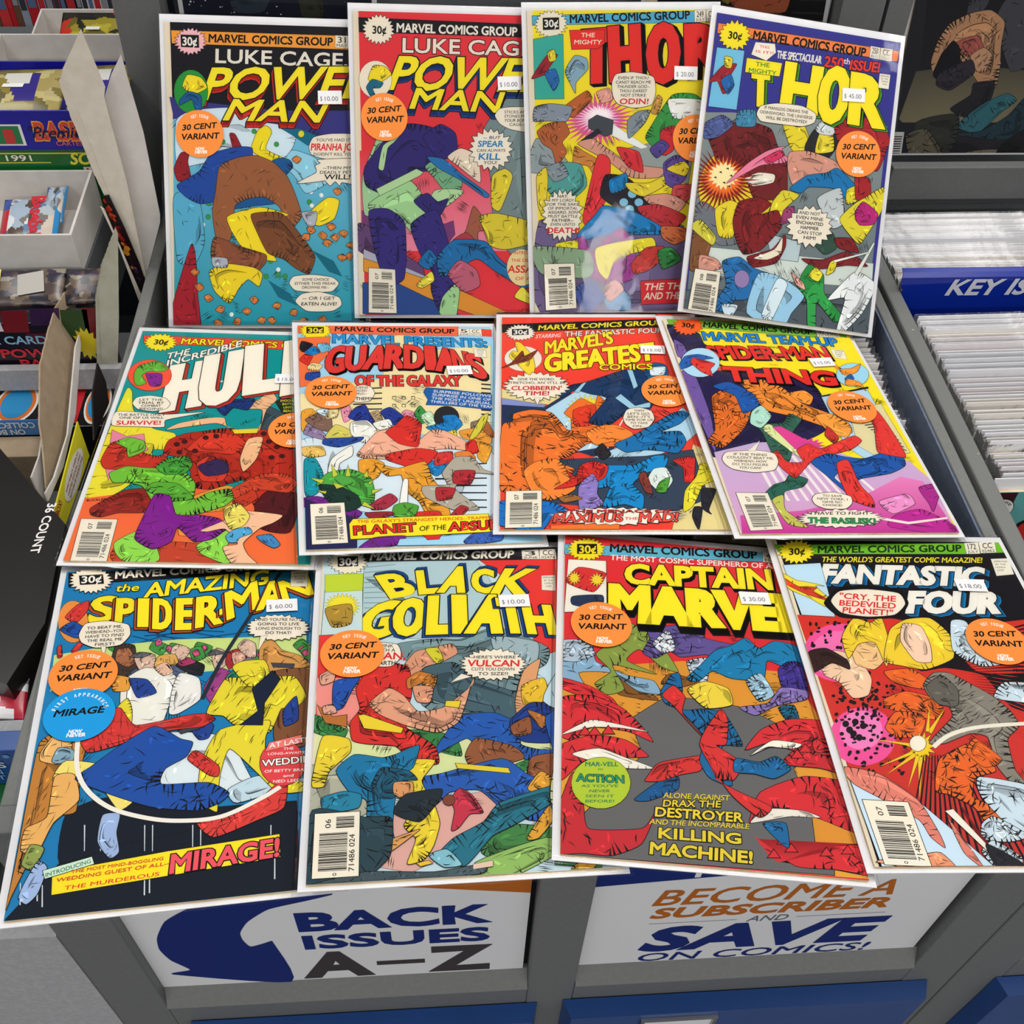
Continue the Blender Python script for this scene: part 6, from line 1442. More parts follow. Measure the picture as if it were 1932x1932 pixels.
T caption_box ecd53a 1.88 14100f 0.5 - 0 0 -297 -1149 158 -1141 -291 -1086|KILLING
T caption_box ecd53a 1.88 14100f 0.5 - 0 0 -351 -1251 207 -1257 -342 -1181|MACHINE!
P masthead_banner 63b8d0 0.35 -841 1193 608 1304 817 1320 800 1206 601 1200 -836 1090
T masthead_banner 14100f 1.5 - 0 - 0 0 -512 1158 555 1225 -507 1238|MARVEL COMICS GROUP
P masthead_banner efe8d6 0.25 604 1304 730 1310 721 1195 595 1195
T masthead_banner 14100f 0.3 - 0 - 0 0 624 1241 699 1243 628 1294|44
T masthead_banner 14100f 0.1 - 0 - 0 0 608 1203 709 1203 610 1230|MAY
U price_burst f2e02a 0.4 22 0.78 -683 1162 140 19 1 124
P price_burst 14100f 0 -750 1209 -606 1228 -605 1121 -750 1102
T price_burst f2e02a 1.2 - 0 - 0 0 -733 1112 -616 1128 -733 1191|30¢
T title f0ece0 0.93 - 0 - 0 0 -514 1072 719 1138 -510 1124|THE MOST COSMIC SUPERHERO OF ALL
T title f6e52c 2.3 14100f 0.7 14100f 1.0 -3.0 -408 849 619 923 -402 1037|CAPTAIN
T title f6e52c 3.3 14100f 0.8 14100f 1.0 -6.0 -512 491 791 544 -504 802|MARVEL
P corner_box efeadc 0.3 -812 1033 -545 1052 -550 568 -835 514
M corner_box d83a38 0.4 8 0.8 - -739 961 -550 925 -637 731 -825 804
M corner_box 2a3a5a 0.4 6 0.8 - -778 669 -578 704 -593 580 -777 589
U corner_box ecd53a 0.2 12 0.5 -770 850 49 6 0 70
U corner_box ecd53a 0.2 12 0.5 -612 852 54 7 1 74
S 480 800 4.9|$ 30.00
K -590 423 4.7|''',
12:'''P art 17131a 0 -816 1300 840 1300 840 -1300 -816 -1300
G art d8382c cc3a34 -835 561 -482 582 -174 532 147 447 920 561 221 -1371 -799 -1307
M art 191318 0.4 0 0.8 - -94 445 200 447 159 292 226 77 532 47 705 48 575 -265 349 -205 266 45 31 108 -155 91
P art d8382c 0 149 377 905 525 899 511
P art d8382c 0 152 350 884 475 878 461
P art d8382c 0 154 323 864 425 858 411
P art d8382c 0 157 295 843 377 837 363
P art d8382c 0 159 268 823 328 817 314
P art d8382c 0 161 241 803 280 797 267
P art d8382c 0 164 215 783 233 777 219
P art d8382c 0 166 188 763 186 758 172
P art d8382c 0 169 162 744 139 738 126
P art d8382c 0 171 135 724 93 719 80
P art d8382c 0 173 109 705 48 700 35
P art d8382c 0 176 83 687 3 681 -10
P art d8382c 0 178 57 668 -42 663 -55
P art d8382c 0 180 32 649 -86 644 -99
P art d8382c 0 182 6 631 -130 626 -142
P art d8382c 0 185 -19 613 -173 608 -186
P art d8382c 0 187 -45 595 -216 590 -228
P art d8382c 0 189 -70 577 -259 572 -271
P art d8382c 0 191 -95 560 -301 554 -313
P art d8382c 0 194 -120 542 -343 537 -354
P art d8382c 0 196 -144 525 -384 520 -396
P art d8382c 0 198 -169 508 -425 503 -436
P art d8382c 0 200 -193 491 -465 486 -477
P art d8382c 0 202 -218 474 -505 469 -517
P art d8382c 0 205 -242 457 -545 453 -556
P art d8382c 0 207 -266 441 -584 436 -596
P art 191318 0 152 309 920 561 911 539
P art 191318 0 153 289 904 521 895 500
P art 191318 0 154 268 887 482 878 461
P art 191318 0 155 248 871 443 862 422
P art 191318 0 155 228 855 404 846 384
P art 191318 0 156 208 839 366 830 345
P art 191318 0 157 188 823 328 814 307
P art 191318 0 158 168 807 290 798 270
P art 191318 0 159 148 791 253 783 233
P art 191318 0 159 129 776 216 767 196
P art 191318 0 160 109 760 179 752 159
P art 191318 0 161 90 745 143 737 123
P art 191318 0 162 70 730 106 722 87
P art 191318 0 163 51 715 70 707 51
P art 191318 0 163 32 700 35 692 15
P art 191318 0 164 12 685 -1 677 -20
P art 191318 0 165 -7 670 -36 663 -55
P art 191318 0 166 -26 656 -71 648 -89
P art 191318 0 167 -45 641 -105 634 -124
P art 191318 0 167 -64 627 -139 619 -158
P art 191318 0 168 -82 613 -173 605 -192
P art 191318 0 169 -101 599 -207 591 -225
E art ee5aa0 0 -628 235 240 2 66 250
E art f07ab8 0 -645 219 181 1 53 200
E art ee5aa0 0 -660 -430 204 0 61 216
E art f28ac4 0 -660 -387 133 0 41 145
E art 1a1216 0 -438 413 8 0 2 9
E art 1a1216 0 -592 -353 9 0 3 9
E art 1a1216 0 -574 -140 9 0 3 9
E art 1a1216 0 -465 -212 8 0 4 13
E art 1a1216 0 -493 -151 14 0 3 10
E art 1a1216 0 -612 270 12 0 4 16
E art 1a1216 0 -580 -372 12 0 3 10
E art 1a1216 0 -777 -557 13 0 3 10
E art 1a1216 0 -467 -449 9 0 2 8
E art 1a1216 0 -647 -180 16 0 4 16
E art 1a1216 0 -643 491 11 0 3 10
E art 1a1216 0 -676 -371 14 0 3 11
E art 1a1216 0 -567 487 16 0 3 10
E art 1a1216 0 -535 -147 10 0 5 18
E art 1a1216 0 -452 -378 6 0 3 10
E art 1a1216 0 -636 -327 15 0 3 11
E art 1a1216 0 -430 -491 14 0 4 14
E art 1a1216 0 -716 -160 15 0 5 17
E art 1a1216 0 -676 -246 10 0 3 10
E art 1a1216 0 -493 -691 12 0 2 7
E art 1a1216 0 -619 -558 15 0 3 9
E art 1a1216 0 -467 -602 13 0 5 15
E art 1a1216 0 -537 -253 14 0 5 17
E art 1a1216 0 -771 -545 11 0 2 7
E art 1a1216 0 -778 392 11 0 4 18
E art 1a1216 0 -591 -150 15 0 5 16
E art 1a1216 0 -677 -533 10 0 4 13
E art 1a1216 0 -556 -459 10 0 3 9
E art 1a1216 0 -730 -151 13 0 2 8
E art 1a1216 0 -579 346 12 0 3 9
E art 1a1216 0 -782 -270 13 0 4 14
E art 1a1216 0 -489 -429 15 0 4 12
E art 1a1216 0 -591 -191 12 0 5 18
E art 1a1216 0 -706 -107 14 0 3 10
E art 1a1216 0 -570 -300 7 0 4 14
E art 1a1216 0 -699 -242 6 0 5 17
E art 1a1216 0 -533 -309 11 0 4 13
E art 1a1216 0 -728 410 16 0 3 11
E art 1a1216 0 -446 -34 11 0 3 10
E art 1a1216 0 -719 -453 11 0 4 14
E art 1a1216 0 -753 -347 8 0 5 17
E art 1a1216 0 -723 477 10 0 5 20
E art 1a1216 0 -505 -155 16 0 2 9
E art 1a1216 0 -787 -274 10 0 2 9
E art 1a1216 0 -539 353 14 0 4 15
E art 1a1216 0 -601 -223 8 0 5 17
E art 1a1216 0 -597 -393 6 0 5 16
E art 1a1216 0 -554 -171 8 0 2 8
E art 1a1216 0 -473 -80 13 0 4 15
E art 1a1216 0 -594 -424 15 0 3 10
E art 1a1216 0 -449 -21 13 0 3 11
E art 1a1216 0 -542 -44 7 0 3 10
E art 1a1216 0 -488 352 13 0 4 15
E art 1a1216 0 -619 -463 14 0 4 14
E art 1a1216 0 -650 377 8 0 3 12
E art 1a1216 0 -763 480 10 0 5 21
E art 1a1216 0 -400 -48 10 0 4 15
E art 1a1216 0 -503 -43 11 0 4 13
E art 1a1216 0 -576 -228 6 0 5 17
E art 1a1216 0 -796 -320 10 0 4 15
E art 1a1216 0 -709 -402 15 0 2 9
E art 1a1216 0 -349 330 13 0 5 17
E art 1a1216 0 -753 -177 10 0 3 12
E art 1a1216 0 -612 -640 9 0 4 15
E art 1a1216 0 -554 -127 13 0 2 8
E art 1a1216 0 -635 -83 14 0 4 16
E art 1a1216 0 -576 -204 13 0 5 18
E art 1a1216 0 -626 -15 8 0 3 9
E art 1a1216 0 -549 -276 13 0 5 16
E art 1a1216 0 -714 443 10 0 3 13
E art 1a1216 0 -573 -362 14 0 4 15
E art 1a1216 0 -504 -701 13 0 4 14
E art 1a1216 0 -513 -267 6 0 4 15
E art 1a1216 0 -688 -252 12 0 2 8
E art 1a1216 0 -546 -503 12 0 4 13
E art 1a1216 0 -598 480 13 0 4 16
E art 1a1216 0 -624 -295 13 0 5 17
E art 1a1216 0 -634 -230 10 0 5 17
E art 1a1216 0 -354 -50 13 0 3 10
E art 1a1216 0 -637 -131 7 0 5 18
E art 1a1216 0 -789 -453 14 0 2 9
E art 1a1216 0 -575 -493 15 0 3 10
E art 1a1216 0 -551 -91 16 0 2 8
E art 1a1216 0 -695 -67 7 0 3 13
E art 1a1216 0 -311 403 12 0 5 17
E art 1a1216 0 -523 372 13 0 2 9
E art 1a1216 0 -701 -133 11 0 4 15
E art 1a1216 0 -652 -268 13 0 5 17
E art 1a1216 0 -732 -442 11 0 3 10
E art 1a1216 0 -758 -313 14 0 2 9
E art 1a1216 0 -591 -150 13 0 4 14
E art 1a1216 0 -601 -63 14 0 2 9
E art 1a1216 0 -588 499 14 0 2 9
E art 1a1216 0 -694 -219 10 0 4 16
E art 1a1216 0 -677 -434 11 0 2 8
E art 1a1216 0 -584 -159 6 0 3 11
E art 1a1216 0 -592 -266 15 0 3 12
E art 1a1216 0 -482 -88 16 0 5 17
E art 1a1216 0 -440 425 14 0 5 19
E art 1a1216 0 -543 -278 15 0 4 14
E art 1a1216 0 -703 -627 7 0 4 15
E art 1a1216 0 -475 -356 13 0 3 10
E art 1a1216 0 -534 -241 16 0 4 13
E art 1a1216 0 -283 -107 11 0 5 16
E art 1a1216 0 -441 360 9 0 5 16
E art 1a1216 0 -495 -62 8 0 2 8
E art 1a1216 0 -504 -285 9 0 2 8
E art 1a1216 0 -365 -41 13 0 3 10
E art 1a1216 0 -692 -143 9 0 3 11
E art 1a1216 0 -737 -343 7 0 3 10
E art 1a1216 0 -562 -129 13 0 2 8
E art 1a1216 0 -387 -223 15 0 5 15
E art 1a1216 0 -564 -285 13 0 3 9
E art 1a1216 0 -671 -684 10 0 3 11
E art 1a1216 0 -735 -482 9 0 2 7
E art 1a1216 0 -508 -96 8 0 5 16
E art 1a1216 0 -630 -62 12 0 3 10
E art 1a1216 0 -354 539 12 0 5 17
E art 1a1216 0 -696 315 15 0 3 11
E art 1a1216 0 -779 -674 6 0 3 11
E art 1a1216 0 -586 -22 14 0 5 17
E art 1a1216 0 -572 -438 8 0 4 15
E art 1a1216 0 -654 -522 14 0 3 11
E art 1a1216 0 -393 411 9 0 3 10
E art 1a1216 0 -514 -680 11 0 4 11
E art 1a1216 0 -695 337 8 0 3 12
E art 1a1216 0 -522 -132 10 0 3 10
E art 1a1216 0 -786 -570 9 0 3 10
E art 1a1216 0 -437 387 15 0 4 15
E art 1a1216 0 -527 452 15 0 6 21
E art 1a1216 0 -495 -478 9 0 3 11
E art 1a1216 0 -410 -101 10 0 3 10
E art 1a1216 0 -555 -280 12 0 5 16
E art 1a1216 0 -702 -70 13 0 4 17
E art 1a1216 0 -658 -104 9 0 3 10
E art 1a1216 0 -791 288 17 0 4 18
E art 1a1216 0 -485 -610 14 0 4 13
E art 1a1216 0 -640 -10 10 0 3 11
E art 1a1216 0 -494 496 16 0 4 16
E art 1a1216 0 -792 305 9 0 5 19
E art 1a1216 0 -618 -355 12 0 4 13
E art 1a1216 0 -544 -217 10 0 3 10
E art 1a1216 0 -537 -452 13 0 4 12
E art 1a1216 0 -695 -356 11 0 2 8
E art 1a1216 0 -722 -629 9 0 3 9
E art 1a1216 0 -332 287 11 0 4 14
E art 1a1216 0 -710 -99 14 0 4 16
E art 1a1216 0 -692 375 8 0 3 13
E art 1a1216 0 -538 -407 9 0 3 11
E art 1a1216 0 -524 415 11 0 4 16
E art 1a1216 0 -585 -66 15 0 5 18
E art 1a1216 0 -508 -120 13 0 3 9
E art 1a1216 0 -365 -70 11 0 3 10
E art 1a1216 0 -485 -613 14 0 2 7
E art 1a1216 0 -710 -623 12 0 4 13
E art 1a1216 0 -694 -675 7 0 4 12
E art 1a1216 0 -434 -450 11 0 5 15
E art 1a1216 0 -418 -133 7 0 2 8
E art 1a1216 0 -609 -395 12 0 2 8
E art 1a1216 0 -371 -45 11 0 4 13
E art 1a1216 0 -576 -26 8 0 4 15
E art 1a1216 0 -466 -307 8 0 4 12
E art 1a1216 0 -657 -588 11 0 4 13
E art 1a1216 0 -482 348 14 0 5 17
E art 1a1216 0 -663 -172 16 0 4 16
E art 1a1216 0 -697 334 9 0 3 12
E art 1a1216 0 -631 273 15 0 4 15
E art 1a1216 0 -484 -190 11 0 5 17
E art 1a1216 0 -494 -138 12 0 5 17
E art 1a1216 0 -443 -135 15 0 2 8
E art 1a1216 0 -764 -127 13 0 3 12
E art 1a1216 0 -755 -798 7 0 2 8
E art 1a1216 0 -591 329 8 0 5 18
E art 1a1216 0 -532 -653 10 0 2 8
E art 1a1216 0 -788 -498 10 0 4 15
E art 1a1216 0 -749 -595 12 0 4 13
E art 1a1216 0 -380 419 11 0 4 15
E art 1a1216 0 -534 -508 15 0 3 11
E art 1a1216 0 -661 -450 14 0 4 14
E art 1a1216 0 -380 511 16 0 4 15
E art 1a1216 0 -788 -417 14 0 4 15
E art 1a1216 0 -420 -140 14 0 2 8
E art 1a1216 0 -347 429 14 0 3 10
E art 1a1216 0 -734 -399 12 0 5 17
E art 1a1216 0 -602 -525 11 0 4 14
E art 1a1216 0 -721 -479 7 0 2 8
E art 1a1216 0 -486 59 16 0 5 19
E art 1a1216 0 -649 408 15 0 5 20
E art 1a1216 0 -719 -649 15 0 3 9
E art 1a1216 0 -441 -430 10 0 5 17
E art 1a1216 0 -428 -513 13 0 4 12
E art 1a1216 0 -306 -82 10 0 4 12
E art 1a1216 0 -504 -501 7 0 3 12
E art 1a1216 0 -604 -634 14 0 4 12
E art 1a1216 0 -559 -19 9 0 3 9
E art 1a1216 0 -363 400 8 0 5 19
E art 1a1216 0 -712 -307 11 0 3 10
E art 1a1216 0 -305 -86 7 0 3 10
E art 1a1216 0 -513 -227 9 0 3 10
E art 1a1216 0 -732 -289 9 0 4 13
E art 1a1216 0 -575 -63 13 0 5 18
E art 1a1216 0 -635 -140 9 0 4 15
E art 1a1216 0 -551 -153 8 0 4 13
E art 1a1216 0 -695 -61 7 0 4 16
E art 1a1216 0 -726 -550 14 0 4 15
E art 1a1216 0 -526 456 16 0 3 11
E art 1a1216 0 -586 334 7 0 5 20
E art 1a1216 0 -680 -328 22 0 7 26
E art 1a1216 0 -732 -387 22 0 7 26
E art 1a1216 0 -639 -357 22 0 7 26
E art 1a1216 0 -716 -416 22 0 7 26
E art 1a1216 0 -744 -343 22 0 7 26
E art 1a1216 0 -688 -444 22 0 7 26
M art efcfae 0.4 14 0.6 - -779 148 -661 247 -524 186 -481 16 -539 -118 -643 -141 -695 -19 -776 40
M art 3a2320 0.4 12 0.6 - -833 232 -710 264 -601 168 -604 89 -705 141 -852 59
M art efc890 0.4 12 0.6 - -536 292 -434 347 -300 324 -343 178 -443 89 -547 134
M art ecd03a 0.4 16 0.6 - -578 364 -456 530 -348 493 -263 549 -272 349 -352 110 -369 316 -485 304 -585 180
M art ecd03a 0.4 22 0.6 - -317 263 -228 439 -94 525 73 537 157 393 114 189 -101 91 -247 120 -350 151
M art f2d2b8 0.4 8 0.5 - -192 332 -128 486 -14 461 -5 301 -45 155 -147 162
M art e8702c 0.4 14 0.8 - -380 71 -196 91 -100 -24 -169 -71 -338 -23
M art e8702c 0.4 24 1.1 - -447 -152 -286 -89 -112 -151 -97 -246 -161 -310 -298 -276 -448 -219
C art 2a1614 10 -438 -193 -321 -116 -176 -131 -114 -207 -147 -267 -299 -283
M art e8702c 0.4 20 1.1 - -504 -371 -406 -253 -259 -261 -240 -325 -316 -436 -456 -439
U art efd02c 0.3 14 0.55 -323 -508 90 0 36 110
P art efd02c 0.2 -596 -458 -388 -487 -395 -508
P art efd02c 0.2 -629 -654 -394 -543 -389 -564
P art efd02c 0.2 -598 -708 -387 -557 -376 -578
P art efd02c 0.2 -82 -222 -252 -400 -232 -415
P art efd02c 0.2 -455 -880 -372 -585 -342 -585
P art efd02c 0.2 -499 -801 -379 -571 -360 -585
P art efd02c 0.2 -176 -207 -264 -400 -240 -400
P art 1a1216 0 -332 -571 -326 -571 -670 -1308 -686 -1308
P art 1a1216 0 -315 -571 -309 -571 -626 -1308 -643 -1308
P art 1a1216 0 -299 -571 -293 -571 -583 -1309 -599 -1309
P art 1a1216 0 -282 -571 -276 -571 -540 -1309 -556 -1309
P art 1a1216 0 -265 -571 -259 -571 -496 -1309 -513 -1309
P art 1a1216 0 -249 -571 -243 -571 -453 -1309 -469 -1309
P art 1a1216 0 -232 -571 -226 -571 -410 -1310 -426 -1309
P art 1a1216 0 -215 -571 -209 -571 -366 -1310 -382 -1310
P art 1a1216 0 -198 -571 -193 -571 -323 -1310 -339 -1310
P art 1a1216 0 -182 -571 -176 -571 -279 -1310 -295 -1310
P art 1a1216 0 -165 -571 -159 -571 -236 -1311 -252 -1310
P art 1a1216 0 -148 -571 -142 -571 -192 -1311 -208 -1311
P art 1a1216 0 -132 -571 -126 -571 -148 -1311 -165 -1311
P art 1a1216 0 -115 -571 -109 -571 -105 -1311 -121 -1311
P art 1a1216 0 -98 -571 -92 -571 -61 -1312 -77 -1311
P art 1a1216 0 -82 -571 -76 -571 -17 -1312 -34 -1312
P art 1a1216 0 -65 -571 -59 -571 26 -1312 10 -1312
P art 1a1216 0 -48 -571 -42 -571 70 -1312 54 -1312
E art efe9d8 0.3 -340 -487 50 0 18 57
M art 8f8a7e 0.4 80 0.9 0.5 -158 -37 -63 59 40 60 120 -4 245 -113 324 -236 339 -355 226 -457 187 -681 220 -776 151 -802 90 -654 110 -443 11 -414 -172 -486 -268 -486 -179 -400 -53 -282 -61 -161 -143 -146
M art 6c675e 0.4 14 0.8 - -147 -54 -14 39 49 -79 1 -203 -114 -188
V art efe9d8 27 -254 -515 -128 -429 63 -370 377 -340 543 -340
M art e8702c 0.4 44 1.1 - -242 -600 17 -473 48 -582 66 -685 -73 -732 -134 -866 12 -952 -46 -1041 -113 -1044 -153 -930 -269 -846 -341 -817
C art 2a1614 22 -281 -667 -124 -486 -58 -571 -18 -626 -107 -708 9 -868 -51 -996 -219 -893 -306 -880
M art e8702c 0.4 14 0.8 - -63 -551 27 -453 133 -596 85 -643 0 -656
M art cfdfe8 0.4 26 1.0 - 134 265 210 511 314 503 318 229 416 139 283 118 183 179
M art cfdfe8 0.4 26 1.0 - 265 -135 378 -15 676 -44 650 -196 368 -165
M art cfdfe8 0.4 26 1.0 - -84 -861 -47 -727 298 -820 258 -1120 114 -1149 7 -1059
M art cfdfe8 0.4 26 1.0 - -149 -1042 -60 -993 92 -1114 -32 -1153 -176 -1134
M art cfdfe8 0.4 26 1.0 - -212 -1213 -120 -1146 -1 -1251 -51 -1333 -161 -1319
P art cfe2ee 0.4 -830 -681 -711 -695 -486 -867 -331 -1082 -144 -1357 -801 -1313
M art e08a78 0.4 24 0.6 - -850 -659 -646 -706 -470 -882 -418 -1091 -414 -1188 -471 -1121 -503 -1013 -681 -874 -813 -774
M art e8a078 0.4 12 0.6 - -823 -1273 -598 -1239 -448 -1221 -393 -1354
M art e08a78 0.4 6 0.5 - -332 -1003 -285 -1153 -240 -1312 -315 -1219
P art 7a1a1c 0 -233 -932 -221 -932 -120 -1352 -140 -1352
P art 7a1a1c 0 -226 -970 -214 -970 -110 -1352 -129 -1352
P art 7a1a1c 0 -219 -1008 -208 -1008 -99 -1352 -118 -1352
P art 7a1a1c 0 -212 -1046 -201 -1046 -88 -1352 -107 -1352
P art 7a1a1c 0 -205 -1083 -194 -1083 -77 -1352 -96 -1352
P art 7a1a1c 0 -198 -1120 -187 -1120 -66 -1352 -86 -1352
P art 7a1a1c 0 -192 -1156 -181 -1156 -55 -1352 -75 -1352
P art 7a1a1c 0 -185 -1192 -174 -1193 -44 -1352 -64 -1352
P art 7a1a1c 0 -179 -1228 -168 -1228 -33 -1352 -53 -1352
P art efe9dc 0.2 -333 -957 -283 -945 -159 -1193 -185 -1204
M art 26242a 0.4 8 0.8 - -171 -1167 -4 -1294 -60 -1376 -163 -1319
P masthead_banner 78c02c 0.35 -853 1247 578 1285 874 1313 843 1192 553 1172 -810 1151
T masthead_banner 123312 1.5 - 0 - 0 0 -540 1167 526 1198 -520 1236|MARVEL COMICS GROUP
P masthead_banner efe8d6 0.25 576 1287 685 1297 656 1177 555 1172
T masthead_banner 14100f 0.3 - 0 - 0 0 585 1221 647 1226 596 1277|172
T masthead_banner 14100f 0.1 - 0 - 0 0 567 1180 648 1185 572 1209|JULY
P masthead_banner efe8d6 0.25 688 1297 814 1310 784 1192 665 1182
T masthead_banner 14100f 0.3 - 0 - 0 0 699 1232 772 1239 711 1288|CC
T masthead_banner 14100f 0.1 - 0 - 0 0 678 1191 774 1199 684 1219|02462
U price_burst f4e22a 0.4 20 0.78 -694 1179 135 2 29 126
T price_burst 14100f 1.2 - 0 - 0 0 -755 1143 -641 1149 -741 1208|30¢
T title f4e22a 0.93 - 0 - 0 0 -538 1075 636 1084 -516 1127|THE WORLD'S GREATEST COMIC MAGAZINE!
T title f0ece2 2.8 14100f 0.7 1f8fd0 2.4 -2.4 -590 873 552 857 -519 1042|FANTASTIC
T title f0ece2 3.05 14100f 0.7 1f8fd0 2.4 -2.4 -60 596 566 597 19 780|FOUR
P corner_box c4e0ee 0.3 -822 1037 -550 1061 -579 546 -802 561
M corner_box f2e03a 0.4 6 0.8 - -887 918 -871 975 -762 886 -709 874 -581 834 -642 831 -540 650 -618 637 -713 721 -823 793
M corner_box d8452c 0.4 8 0.8 - -868 868 -859 920 -766 827 -701 825 -637 817 -670 781 -569 692 -641 716 -737 764
M caption_box 0c0a0e 0.4 0 0.8 - -620 671 -472 821 -273 843 -63 808 -34 678 -142 550 -362 530 -545 546
M speech_balloon.1 efe6d4 0.45 0 0.8 - -568 690 -482 784 -284 805 -74 770 -58 668 -163 568 -357 548 -522 582
T speech_balloon.1 d8302c 1.14 - 0 - 0 0 -503 716 -118 689 -485 767|"CRY, THE
T speech_balloon.1 d8302c 1.14 - 0 - 0 0 -521 650 -139 623 -503 700|BEDEVILED
T speech_balloon.1 d8302c 1.14 - 0 - 0 0 -517 583 -179 559 -499 633|PLANET!"
P corner_box efe9d8 0.2 715 1124 848 1132 827 969 693 951
T corner_box 14100f 0.1 - 0 - 0 0 725 1090 824 1091 733 1106|APPROVED
T corner_box 14100f 0.1 - 0 - 0 0 726 1060 800 1061 734 1076|BY THE
T corner_box 14100f 0.1 - 0 - 0 0 715 1030 788 1031 723 1046|COMICS
T corner_box 14100f 0.1 - 0 - 0 0 716 1000 765 1001 723 1017|CODE
B barcode_box 07 -793 -882 -532 -899 -527 -1303 -783 -1290
S 463 843 -1.6|$ 18.00
K 456 325 -2.5|''',
13:'''P art 2a2a30 0 -840 1300 840 1300 840 -1300 -840 -1300
G art 141418 26262c -782 531 646 540 999 -488 -649 -519
G art 5a5648 8c8466 -682 -519 -195 -457 499 -519 614 -887 301 -1001 -703 -998 -745 -965
M art 4a4a52 0.4 4 1.2 - -318 111 -140 112 -188 -5 -307 -50
M art 505058 0.4 10 1.2 - 23 112 268 113 431 -411 261 -519 87 -273 -32 -93
M art c99a72 0.4 70 1.2 - -535 -244 -459 -94 -286 -5 -98 24 63 -78 87 -273 143 -519 138 -677 -8 -645 -144 -519 -316 -380 -462 -335 -514 -519 -555 -426
M art b8665a 0.4 12 1.2 - -349 -259 -167 -198 -62 -334 -216 -380
M art d0a480 0.4 10 1.2 - -183 -380 -71 -304 35 -380 37 -504 -77 -519
M art 191a20 0.4 14 1.2 - -458 -350 -386 -244 -295 -334 -279 -519 -389 -613 -506 -550
M art 3a3540 0.4 16 1.2 - -443 -535 -174 -411 -106 -535 -301 -692 -449 -645
M art 2a2a30 0.4 14 1.2 - -80 -629 119 -614 123 -805 -60 -951 -254 -869 -83 -740
M art 3a7580 0.4 18 1.2 - -141 -1033 46 -837 271 -725 394 -789 272 -903 86 -1100
M art 26404a 0.4 26 1.2 - -154 -1115 116 -1083 351 -935 500 -741 611 -1102 315 -1168
M art 3a3a34 0.4 20 1.2 - -565 -998 -172 -918 -115 -1132 -184 -1403 -497 -1418
M art 6c6654 0.4 12 1.2 - -637 -1130 -445 -1065 -197 -1352 -502 -1401
M art 7a725a 0.4 10 1.2 - 1 -1301 345 -1269 706 -1408 3 -1439
M art 1f2022 0.4 16 1.2 - 345 -1269 476 -1118 636 -1068 753 -1443 359 -1441
P barcode_box d8d8d4 0.3 -759 -1088 -664 -1089 -632 -1443 -747 -1443
P barcode_box 222222 0 -758 -1130 -675 -1130 -674 -1140 -757 -1140
P barcode_box 222222 0 -756 -1153 -673 -1153 -673 -1163 -756 -1163
P barcode_box 222222 0 -755 -1176 -671 -1177 -671 -1187 -754 -1187
P barcode_box 222222 0 -753 -1200 -670 -1200 -669 -1210 -753 -1210
P barcode_box 222222 0 -752 -1223 -668 -1224 -667 -1234 -751 -1233
P barcode_box 222222 0 -750 -1247 -666 -1247 -666 -1257 -749 -1257
P barcode_box 222222 0 -748 -1271 -665 -1271 -664 -1281 -748 -1281
P barcode_box 222222 0 -747 -1294 -663 -1295 -662 -1305 -746 -1304
P barcode_box 222222 0 -745 -1318 -661 -1318 -660 -1329 -745 -1328
P barcode_box 222222 0 -744 -1342 -659 -1342 -659 -1353 -743 -1352
P barcode_box 222222 0 -742 -1366 -658 -1366 -657 -1376 -741 -1376
P barcode_box 222222 0 -740 -1390 -656 -1390 -655 -1400 -740 -1400''',
